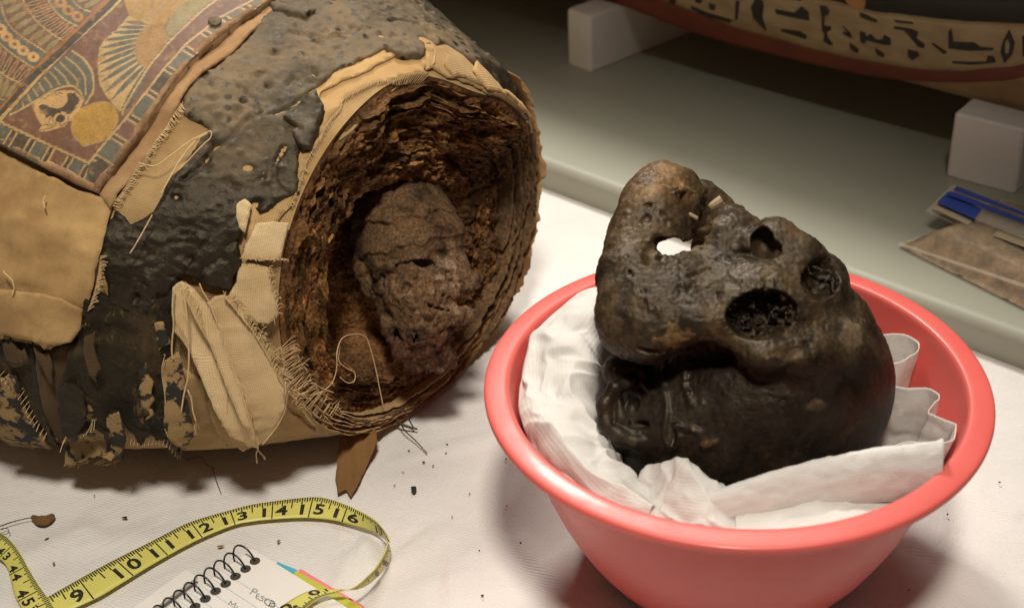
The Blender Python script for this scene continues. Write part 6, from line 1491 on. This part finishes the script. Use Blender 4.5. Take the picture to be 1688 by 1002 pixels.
# ------------------------------------------------------------------ zip bag of fragments on the back table
def q3(x, y): return (1440 + x / 3.855, 270 + y / 3.855)
BAG = empty("zip_bag", onz(*q3(800, 700), TZ)); tag(BAG, "clear zip bag of brown fragments with blue zip strip on the grey table", "plastic bag")
a = onz(*q3(150, 535), TZ); b_ = onz(*q3(1000, 960), TZ); bd = b_ - a; bd /= np.linalg.norm(bd); bn = np.array([-bd[1], bd[0], 0]); bn = bn if bn[1] > 0 else -bn
nu, nv = 130, 90
uu = np.linspace(0, 0.26, nu); vv = np.linspace(0, 0.12, nv); U, Vv = np.meshgrid(uu, vv, indexing='ij')
q = xyz(U, Vv, 0.7)
def pillow(U, Vv, top):
    e = sstep(0, 0.020, Vv) * sstep(0.0, 0.028, U) * (1 - sstep(0.085, 0.12, Vv) * 0.75)
    hh = 0.019 * e + 0.0035 * (ridged(q, 24, 3, 91).reshape(U.shape)) * sstep(0, .02, Vv) * sstep(0, .02, U)
    return TZ + 0.001 + (np.maximum(hh, 0.0006) if top else 0)
top = a + U[..., None] * bd + Vv[..., None] * bn; top[..., 2] = pillow(U, Vv, True); bot = top.copy(); bot[..., 2] = TZ + 0.0006
V = np.concatenate([top.reshape(-1, 3), bot.reshape(-1, 3)]); mk("polythene", V, np.concatenate([gridfaces(nu, nv), gridfaces(nu, nv, False, nu * nv)]), M['poly'], BAG)
inn = a + (U * 0.985 + 0.0015)[..., None] * bd + (Vv * 0.96 + 0.0012)[..., None] * bn
inn[..., 2] = TZ + 0.0008 + np.maximum((pillow(U, Vv, True) - TZ) * 0.95 - 0.0010 + 0.0018 * fbm(q, 120, 4, 95).reshape(U.shape), 0.0003) * sstep(0.26, 0.24, U)
V = np.concatenate([inn.reshape(-1, 3), (inn * [1, 1, 0] + [0, 0, TZ + 0.0004]).reshape(-1, 3)])
mk("bone_dust", V, np.concatenate([gridfaces(nu, nv), gridfaces(nu, nv, False, nu * nv)]), M['debris'], BAG, kind='stuff')
# welded front hem
def strip_q(name, quad, z, mat, th_=0.0004):
    q_ = np.array([q3(*p) for p in quad]); z = np.asarray(z, float); P = onz(q_[:, 0], q_[:, 1], z); m = MB(); m.hexa(np.concatenate([P - [0, 0, th_], P])); return m.build(name, M[mat], BAG, smooth=False)
strip_q("hem", [(150, 510), (1000, 800), (1000, 775), (170, 500)], [0.026, 0.040, 0.040, 0.026], 'poly')
strip_q("zip_film", [(330, 300), (1000, 600), (1000, 320), (500, 130)], [0.040, 0.040, 0.0475, 0.0475], 'poly')
strip_q("zip_strip", [(405, 245), (640, 350), (690, 290), (470, 178)], [0.048] * 4, 'zip')
strip_q("zip_track", [(640, 350), (1000, 490), (1000, 400), (690, 290)], [0.048] * 4, 'poly')
strip_q("zip_track", [(470, 195), (1000, 395), (1000, 372), (490, 172)], [0.050] * 4, 'zip')
strip_q("zip_track", [(505, 165), (1000, 345), (1000, 325), (530, 142)], [0.051] * 4, 'zip')
strip_q("zip_label", [(370, 280), (600, 388), (640, 350), (402, 248)], [0.045] * 4, 'ziplabel')
strip_q("zip_label", [(760, 455), (1000, 545), (1000, 500), (790, 425)], [0.045] * 4, 'ziplabel')
fp = onz(*q3(720, 330), TZ)
uu = np.linspace(0, 0.20, 60); vv = np.linspace(0, 0.14, 40); U, Vv = np.meshgrid(uu, vv, indexing='ij')
s0 = a + bd * 0.075 + bn * 0.085
fl = s0 + U[..., None] * bd + Vv[..., None] * bn; fl[..., 2] = TZ + 0.010 + 0.016 * sstep(0, 0.04, Vv) * sstep(0, .03, U) + 0.004 * fbm(xyz(U, Vv, 2.0), 25, 4, 97).reshape(U.shape)
shell("bag_flap", fl, 0.0004, M['poly'], None, BAG)

# ------------------------------------------------------------------ crumbs and fibres lying on the sheet
def crumb(px, py, size, mat, label, name="crumb", el=1.6, seed=0, cat="crumb", grp="crumbs scattered on the sheet"):
    c_ = onz(px, py, 0.0); r_ = np.random.default_rng(seed + int(px * 7 + py)); m = MB()
    n1, n2 = 5, 8; t = np.linspace(0.15, math.pi - 0.15, n1); f = np.linspace(0, 2 * np.pi, n2, endpoint=False); rot = r_.uniform(0, 6.28)
    V = np.stack([(np.sin(t)[:, None] * np.cos(f)) * el, np.sin(t)[:, None] * np.sin(f), np.broadcast_to(np.cos(t)[:, None] * 0.6, (n1, n2))], -1).reshape(-1, 3) * size * r_.uniform(0.7, 1.25, (n1 * n2, 1))
    V = V @ np.array([[math.cos(rot), math.sin(rot), 0], [-math.sin(rot), math.cos(rot), 0], [0, 0, 1]]).T; V[:, 2] -= V[:, 2].min() + 0.001
    m.add(V + c_, [tuple(f_) for f_ in gridfaces(n1, n2, True)] + [tuple(range(n2))[::-1], tuple(range((n1 - 1) * n2, n1 * n2))]); o = m.build(name, M[mat], None, smooth=False); tag(o, label, cat, grp)
crumb(682, 807, 0.0019, 'crumb', "largest black crumb on the white sheet, right of the brown linen scrap", el=1.9)
crumb(77, 887, 0.0008, 'crumb', "small dark crumb on the sheet beside the 43 inch mark of the tape", el=2.0)
crumb(205, 852, 0.0009, 'crumb', "dark sliver on the shaded sheet above the 11 inch mark", el=2.4)
crumb(88, 927, 0.0008, 'crumb_tan', "orange-tan crumb on the sheet between the two runs of tape")
crumb(459, 891, 0.0010, 'crumb_tan', "tan crumb on the sheet inside the loop of the tape")
crumb(363, 899, 0.0009, 'crumb_tan', "flat tan flake on the sheet above the notebook coil", el=2.6)
for k, (x, y, s) in enumerate([(1385, 843, .0006), (698, 760, .0007), (674, 741, .0006), (714, 766, .0006), (737, 731, .0006), (650, 798, .0005), (664, 776, .0005), (735, 745, .0005), (774, 812, .0005), (834, 755, .0007), (858, 893, .0006), (795, 980, .0007), (1498, 970, .0006), (1562, 846, .0006), (1648, 793, .0006), (835, 832, .0005), (155, 815, .0005), (340, 858, .0005), (745, 850, .0005), (790, 905, .0004)]):
    crumb(x, y, s, 'crumb' if k % 3 else 'crumb_tan', "tiny dark speck lying on the white sheet", "speck", 1.5, k, "speck", "specks on the sheet")
def fibre(pts, r, mat, label, name="fibre", z=0.001, cat="fibre"):
    P = spline(np.asarray(pts, float), 30); zz = np.broadcast_to(np.asarray(z), (30,)) if np.isscalar(z) else np.interp(np.linspace(0, 1, 30), np.linspace(0, 1, len(z)), z)
    m = MB(); m.tube(onz(P[:, 0], P[:, 1], zz), np.linspace(r, r * 0.6, 30), 6); o = m.build(name, M[mat]); tag(o, label, cat, "loose fibres on the sheet")
fibre([(655, 690), (668, 710), (685, 726), (704, 747)], 0.00055, 'thread_dark', "thin dark twig pointing towards the black crumb", "twig", [0.008, 0.004, 0.002, 0.001], "twig")
fibre([(662, 668), (670, 684), (682, 705)], 0.0008, 'thread_dark', "short dark twig propped against the wrapping, forked at its tip", "twig", [0.020, 0.010, 0.001], "twig")
fibre([(645, 690), (662, 700), (688, 707)], 0.0011, 'thread_dark', "thick dark twig lying on the sheet under the neck opening", "twig", [0.006, 0.003, 0.0015], "twig")
fibre([(0, 867), (20, 860), (50, 853), (90, 848)], 0.0004, 'thread_dark', "long curved plant fibre at the shaded left side of the sheet", "plant_fibre")
fibre([(0, 872), (10, 870), (15, 876), (10, 880), (4, 879)], 0.0003, 'thread_dark', "curled hair-thin fibre above the 43 inch mark", "plant_fibre")
fibre([(350, 770), (356, 790), (364, 811)], 0.0003, 'thread_dark', "fine dark fibre below the mummy at the 13 inch mark", "plant_fibre")
fibre([(306, 758), (330, 752), (340, 765), (356, 772)], 0.0003, 'crumb_tan', "thin reddish fibre under the fringed cloth", "plant_fibre")
# dry leaf flake
lf = spline([(50, 853), (58, 849), (72, 851), (90, 848), (84, 858), (72, 864), (60, 862), (50, 853)], 40)[:-1]; P = onz(lf[:, 0], lf[:, 1], 0.0012); P[:, 2] += 0.0012 * np.sin(np.arange(39) * 0.9); c_ = P.mean(0) + [0, 0, 0.002]
m = MB(); m.add(np.concatenate([P, [c_], P * [1, 1, 0] + [0, 0, 0.0002]]), [(i, (i + 1) % 39, 39) for i in range(39)] + [(i, 40 + i, 40 + (i + 1) % 39, (i + 1) % 39) for i in range(39)])
o = m.build("dry_leaf", M['linen_scrap']); tag(o, "crinkled brown leaf flake lying on the shaded sheet at the left", "leaf")
# ------------------------------------------------------------------ mummified head (voxel field)
HC = (1225, 560); HD = 0.765
hx = Vox(HC, HD, (-262, -310, -330), (268, 310, 270), 2.3)
u_ = np.array([.475, -.67, .57]); u_ /= np.linalg.norm(u_); f_ = np.array([.57, .725, .385]); f_ = f_ - (f_ @ u_) * u_; f_ /= np.linalg.norm(f_); l_ = np.cross(u_, f_)
ROT = [u_, f_, l_]
def at(px, py, dz=0):
    z = hx.zs(px, py); return (z if z is not None else 0) + dz
def r2(deg):
    c_, s_ = math.cos(math.radians(deg)), math.sin(math.radians(deg)); return [[c_, -s_, 0], [s_, c_, 0], [0, 0, 1]]
hx.ell(1252, 676, -84, (204, 234, 186), rot=ROT)                          # cranium
hx.ell(1350, 622, -20, (112, 120, 124), 70)                                 # frontal bone
hx.ell(1120, 715, -60, (120, 110, 118), 60)
# ear on the side of the vault
ze = at(1040, 690)
hx.ell(1030, 612, ze - 46, (40, 34, 46), 20)
hx.chain([(1042, 628, ze - 4, 11), (1014, 640, ze + 6, 13), (997, 668, ze + 6, 14), (1000, 698, ze + 8, 15), (1022, 719, ze + 12, 15), (1050, 729, ze + 14, 13), (1078, 736, ze + 14, 9)], 8)
hx.chain([(1020, 656, ze + 8, 8), (1024, 688, ze + 12, 9), (1046, 710, ze + 14, 8)], 6)
hx.ell(1042, 668, at(1042, 668) + 2, (13, 18, 20), 6, True); hx.ell(1054, 700, at(1054, 700) + 2, (18, 7, 13), 5, True); hx.ell(1012, 690, at(1012, 690) + 3, (4, 12, 6), 3, True)
# hollow of the temple
pass
# lower jaw: one broad plate from the chin back to the angle, standing in front of the temple
hx.chain([(1092, 314, -150, 44), (1072, 340, -120, 46), (1060, 400, -62, 50), (1040, 470, 0, 50), (1044, 535, 55, 52), (1072, 560, 90, 40)], 24)
hx.ell(1080, 400, -52, (62, 98, 44), 28); hx.cap((1056, 370, -85, 46), (1036, 452, -14, 51), 20); hx.ell(1088, 345, -125, (58, 64, 40), 22)
hx.chain([(1090, 306, -160, 38), (1122, 312, -170, 34), (1150, 326, -170, 22)], 14); hx.ell(1118, 350, -140, (38, 50, 34), 12)
hx.chain([(1090, 318, -150, 48), (1135, 340, -225, 34), (1200, 410, -270, 34), (1270, 480, -280, 40)], 14)
# upper jaw, cheek sheet, nose, orbits
hx.ell(1208, 418, -15, (66, 74, 62), 24); hx.chain([(1206, 364, -85, 30), (1226, 398, -42, 42)], 18)
hx.ell(1150, 472, 25, (104, 58, 54), 30); hx.ell(1085, 505, 58, (98, 86, 52), 34); hx.ell(1110, 515, 84, (80, 54, 44), 30)
hx.ell(1255, 505, 55, (112, 84, 88), 30)
hx.chain([(1352, 480, 45, 42), (1318, 434, 44, 45), (1280, 402, 38, 45)], 18); hx.ell(1250, 410, 30, (36, 34, 40), 16); hx.ell(1272, 386, 24, (32, 28, 34), 12)
hx.chain([(1345, 475, 20, 40), (1395, 530, 5, 46)], 18); hx.ell(1350, 470, -50, (54, 56, 60), 20)
hx.chain([(1200, 548, 120, 22), (1262, 584, 138, 24), (1330, 588, 116, 28), (1380, 556, 62, 34)], 34)
hx.chain([(1104, 540, 100, 36), (1150, 526, 120, 28), (1198, 528, 130, 22)], 22)
hx.chain([(1194, 524, 122, 15), (1204, 492, 118, 15), (1240, 473, 112, 15), (1300, 484, 104, 15)], 12)
# under the cheekbone
hx.ell(1158, 584, at(1158, 600) + 6, (60, 22, 26), 22, True)
# openings
hx.ell(1256, 518, at(1255, 517) + 2, (60, 41, 66), 3.5, True, rot=r2(-10))
zf = at(1356, 460); hx.ell(1358, 455, zf - 2, (56, 31, 46), 3.5, True, rot=r2(-45))
zn = at(1256, 404); hx.chain([(1252, 378, zn + 2, 10), (1252, 396, zn + 2, 13), (1262, 412, zn, 17), (1274, 410, zn, 13)], 4, True); hx.ell(1258, 400, zn - 16, (20, 24, 36), 4, True)
hx.ell(1218, 420, at(1218, 420) + 8, (26, 9, 14), 10, True)
for (x, y, rx, ry, rz) in [(1167, 334, 15, 18, 120), (1168, 356, 14, 18, 120), (1164, 378, 13, 18, 120), (1153, 396, 14, 14, 120), (1136, 407, 15, 12, 120)]: hx.ell(x, y, -85, (rx, ry, 125), 4, True)
hx.chain([(1158, 322, -262, 28), (1182, 350, -275, 32), (1184, 392, -280, 36), (1160, 408, -280, 22)], 10)
hx.ell(1104, 408, -60, (23, 14, 330), 4, True); hx.ell(1112, 402, -60, (14, 12, 360), 4, True)
hx.chain([(1070, 428, at(1066, 430) - 2, 9), (1074, 410, at(1066, 412), 10), (1086, 396, at(1080, 390), 9)], 6, True)
hx.ell(1074, 420, at(1060, 424) - 14, (17, 26, 34), 4, True, rot=r2(-20)); hx.ell(1094, 400, at(1090, 388) - 14, (16, 10, 30), 4, True)
hx.cap((1086, 432, -52, 10), (1112, 428, -60, 9), 5)
hx.ell(1068, 338, at(1068, 340), (6, 4, 8), 3, True); hx.ell(1062, 360, at(1062, 362) + 1, (10, 9, 5), 4, True); hx.ell(1118, 316, at(1118, 318), (8, 5, 10), 4, True)
hx.chain([(1112, 318, at(1112, 322), 4), (1128, 311, at(1128, 318), 5), (1144, 318, at(1144, 322), 5), (1148, 336, at(1146, 338), 5)], 4)
# shrunken skin folds on the temple
for pts, r_ in [([(1097, 598), (1094, 635), (1100, 670), (1097, 702), (1097, 725), (1109, 740), (1120, 728), (1115, 705)], 4), ([(1112, 698), (1123, 704), (1138, 706), (1155, 716), (1161, 737), (1184, 727)], 3.5), ([(1135, 600), (1128, 630), (1140, 665)], 4), ([(1060, 600), (1062, 630), (1078, 650)], 4)]:
    P3 = [(x, y, at(x, y) - 1.0, r_ * (0.45 + 0.5 * abs(math.sin(1.7 * i_ + pts[0][0])))) for i_, (x, y) in enumerate(spline(np.array(pts, float), 3 * len(pts)))]; hx.chain(P3, 7)
hx.ell(1110, 720, at(1110, 720) + 2, (5, 11, 6), 3, True)
for (a, b_, r_) in [((1138, 456), (1168, 443), 5), ((1184, 427), (1202, 433), 4), ((1136, 474), (1150, 462), 3.5), ((1120, 470), (1128, 500), 3), ((1172, 470), (1188, 462), 3), ((1060, 480), (1070, 520), 3), ((1030, 420), (1040, 455), 3), ((1290, 440), (1312, 452), 3), ((1050, 575), (1090, 582), 4), ((1318, 560), (1330, 548), 3)]:
    hx.cap((*a, at(*a) + 1, r_), (*b_, at(*b_) + 1, r_ * .7), 4, True)
# raised old skin islands with an edge, brow and cheek
for pts, r_ in [([(1245, 583), (1275, 578), (1310, 566), (1345, 578)], 13), ([(1255, 592), (1290, 594), (1330, 590)], 12), ([(1335, 672), (1352, 664)], 11), ([(1395, 545), (1420, 580)], 10)]:
    hx.chain([(x, y, at(x, y) - r_ + 2.2, r_) for x, y in pts], 3)
# fibres and shreds in the eye sockets
r9 = np.random.default_rng(9)
for k in range(70):
    a = r9.uniform(0, 6.28); q = r9.uniform(0.2, 1.0); x = 1256 + 54 * q * math.cos(a); y = 517 + 36 * q * math.sin(a); z = hx.zs(x, y)
    if z is None: continue
    b_ = a + r9.normal(0, .9); x2 = x + r9.uniform(5, 18) * math.cos(b_); y2 = y + r9.uniform(4, 14) * math.sin(b_); z2_ = hx.zs(x2, y2)
    if z2_ is None: continue
    hx.cap((x, y, z + r9.uniform(0, 9), r9.uniform(1.5, 6)), (x2, y2, z2_ + r9.uniform(0, 10), r9.uniform(1.2, 4)), 2.5)
for (a, b_) in [((1326, 426), (1342, 474)), ((1336, 452), (1364, 446)), ((1350, 474), (1376, 452)), ((1368, 446), (1374, 482)), ((1382, 460), (1388, 490)), ((1342, 440), (1378, 456)), ((1330, 470), (1352, 480))]:
    za, zb = hx.zs(*a), hx.zs(*b_)
    if za is None or zb is None: continue
    hx.cap((*a, max(za, zf - 22), 3.2), (*b_, max(zb, zf - 24), 2.4), 3)
def hnz(p):
    face = sstep(-120, 40, p[:, 1])
    return (1.5 + 1.1 * face) * fbm(p, 0.016, 5, 81, 0.55) + (0.25 + 1.65 * face) * ridged(p * np.array([1, 1, 1.3]), 0.03, 4, 82, 0.6) + (0.15 + 1.15 * face) * ridged(p, 0.10, 3, 88) + (0.3 + 0.5 * face) * fbm(p, 0.22, 2, 86) - 1.8 * face * sstep(0.30, 0.6, vnoise(p, 0.11, 87)) * sstep(-0.1, 0.4, vnoise(p, 0.02, 89))
hx.noise(hnz, 14)
V, F = hx.mesh()
HX, HY = HC[0] + V[:, 0], HC[1] - V[:, 1]
q = V * 0.01
col = np.broadcast_to(np.array([0.017, 0.0125, 0.009]), (len(V), 3)).copy()
def blend(k, c): 
    global col
    k = np.clip(k, 0, 1)[:, None]; col = col * (1 - k) + np.array(c) * k
def blob(x, y, rx, ry): return np.exp(-1.2 * (((HX - x) / rx) ** 2 + ((HY - y) / ry) ** 2))
n1_ = fbm(q, 2.2, 5, 401, 0.62); n2_ = fbm(q, 6.0, 4, 403); n3_ = fbm(q, 1.1, 4, 405); n4_ = fbm(q, 14.0, 3, 407)
up_ = sstep(620, 560, HY)
blend((0.35 + 0.9 * sstep(-0.25, 0.4, n1_)) * 0.75 * up_, (0.070, 0.048, 0.026))         # face browner than the vault
blend(sstep(-0.1, 0.45, n3_) * 0.8 * sstep(560, 300, HY), (0.105, 0.068, 0.034))
blend(blob(1082, 310, 60, 50) * 0.8 + blob(1100, 275, 40, 12) * .7, (0.19, 0.115, 0.052))
blend(sstep(0.42, 0.66, blob(1110, 552, 38, 28) + 0.75 * n2_) * (.6 + .5 * n4_), (0.26, 0.17, 0.07))
blend(sstep(0.44, 0.64, blob(1300, 580, 64, 20) + 0.75 * n2_) * (.55 + .6 * n4_), (0.18, 0.125, 0.062))
blend(sstep(0.44, 0.54, blob(1348, 667, 26, 15) + 0.5 * n2_) * .6, (0.085, 0.060, 0.032))
blend(sstep(0.48, 0.75, blob(1405, 550, 24, 38) + 0.7 * n2_) * .6, (0.16, 0.12, 0.075))
blend(sstep(0.4, 0.7, blob(1225, 455, 100, 34) + 0.5 * n2_) * .6, (0.11, 0.08, 0.038))
blend(sstep(0.5, 0.75, blob(1168, 728, 26, 14) + 0.6 * n2_) * .6, (0.15, 0.072, 0.025)); blend(sstep(0.5, .8, blob(1104, 722, 14, 26) + .5 * n2_) * .5, (0.12, 0.085, 0.065))
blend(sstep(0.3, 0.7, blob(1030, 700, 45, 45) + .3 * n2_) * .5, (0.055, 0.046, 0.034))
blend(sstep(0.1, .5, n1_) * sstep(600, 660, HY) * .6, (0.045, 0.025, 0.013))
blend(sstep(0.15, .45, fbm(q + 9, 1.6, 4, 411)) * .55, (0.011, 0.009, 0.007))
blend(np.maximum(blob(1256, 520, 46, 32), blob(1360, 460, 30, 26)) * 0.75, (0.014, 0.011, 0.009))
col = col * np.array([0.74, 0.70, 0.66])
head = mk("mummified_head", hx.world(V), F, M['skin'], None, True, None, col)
tag(head, "blackened mummified head with open jaw lying face up in the pink bowl", "head")
def tooth(a, b_, ra, rb, dz=2):
    za, zb = hx.zs(*a), hx.zs(*b_)
    z = max([q_ for q_ in (za, zb) if q_ is not None and q_ > -190] + [-120]) + dz
    d = np.array([b_[0] - a[0], -(b_[1] - a[1]), 0.0]); L_ = np.linalg.norm(d); d /= L_; n_ = np.array([-d[1], d[0], 0.0]); zz = np.array([0, 0, 1.0]); o = np.array([a[0] - HC[0], HC[1] - a[1], z])
    rg_ = []
    for t, w1, w2 in ((0, 1.0, 1.0), (0.45, 1.02, 1.0), (0.85, 0.95, 0.8), (1.0, 0.70, 0.5)):
        r_ = ra + (rb - ra) * t
        for an in np.radians([20, 70, 110, 160, 200, 250, 290, 340]): rg_.append(o + d * L_ * t + n_ * r_ * w1 * math.cos(an) + zz * r_ * w2 * math.sin(an) + d * 0.8 * math.sin(3 * an))
    V_ = hx.world(np.array(rg_)); F_ = [tuple(f) for f in gridfaces(4, 8, True)] + [tuple(range(8))[::-1], tuple(range(24, 32))]
    o_ = mk("tooth", V_, F_, M['tooth'], None, False); o_.parent = head
tooth((1190, 329), (1170, 342), 8.5, 6.5, -10); tooth((1134, 352), (1150, 360), 4.0, 3.2, -5)
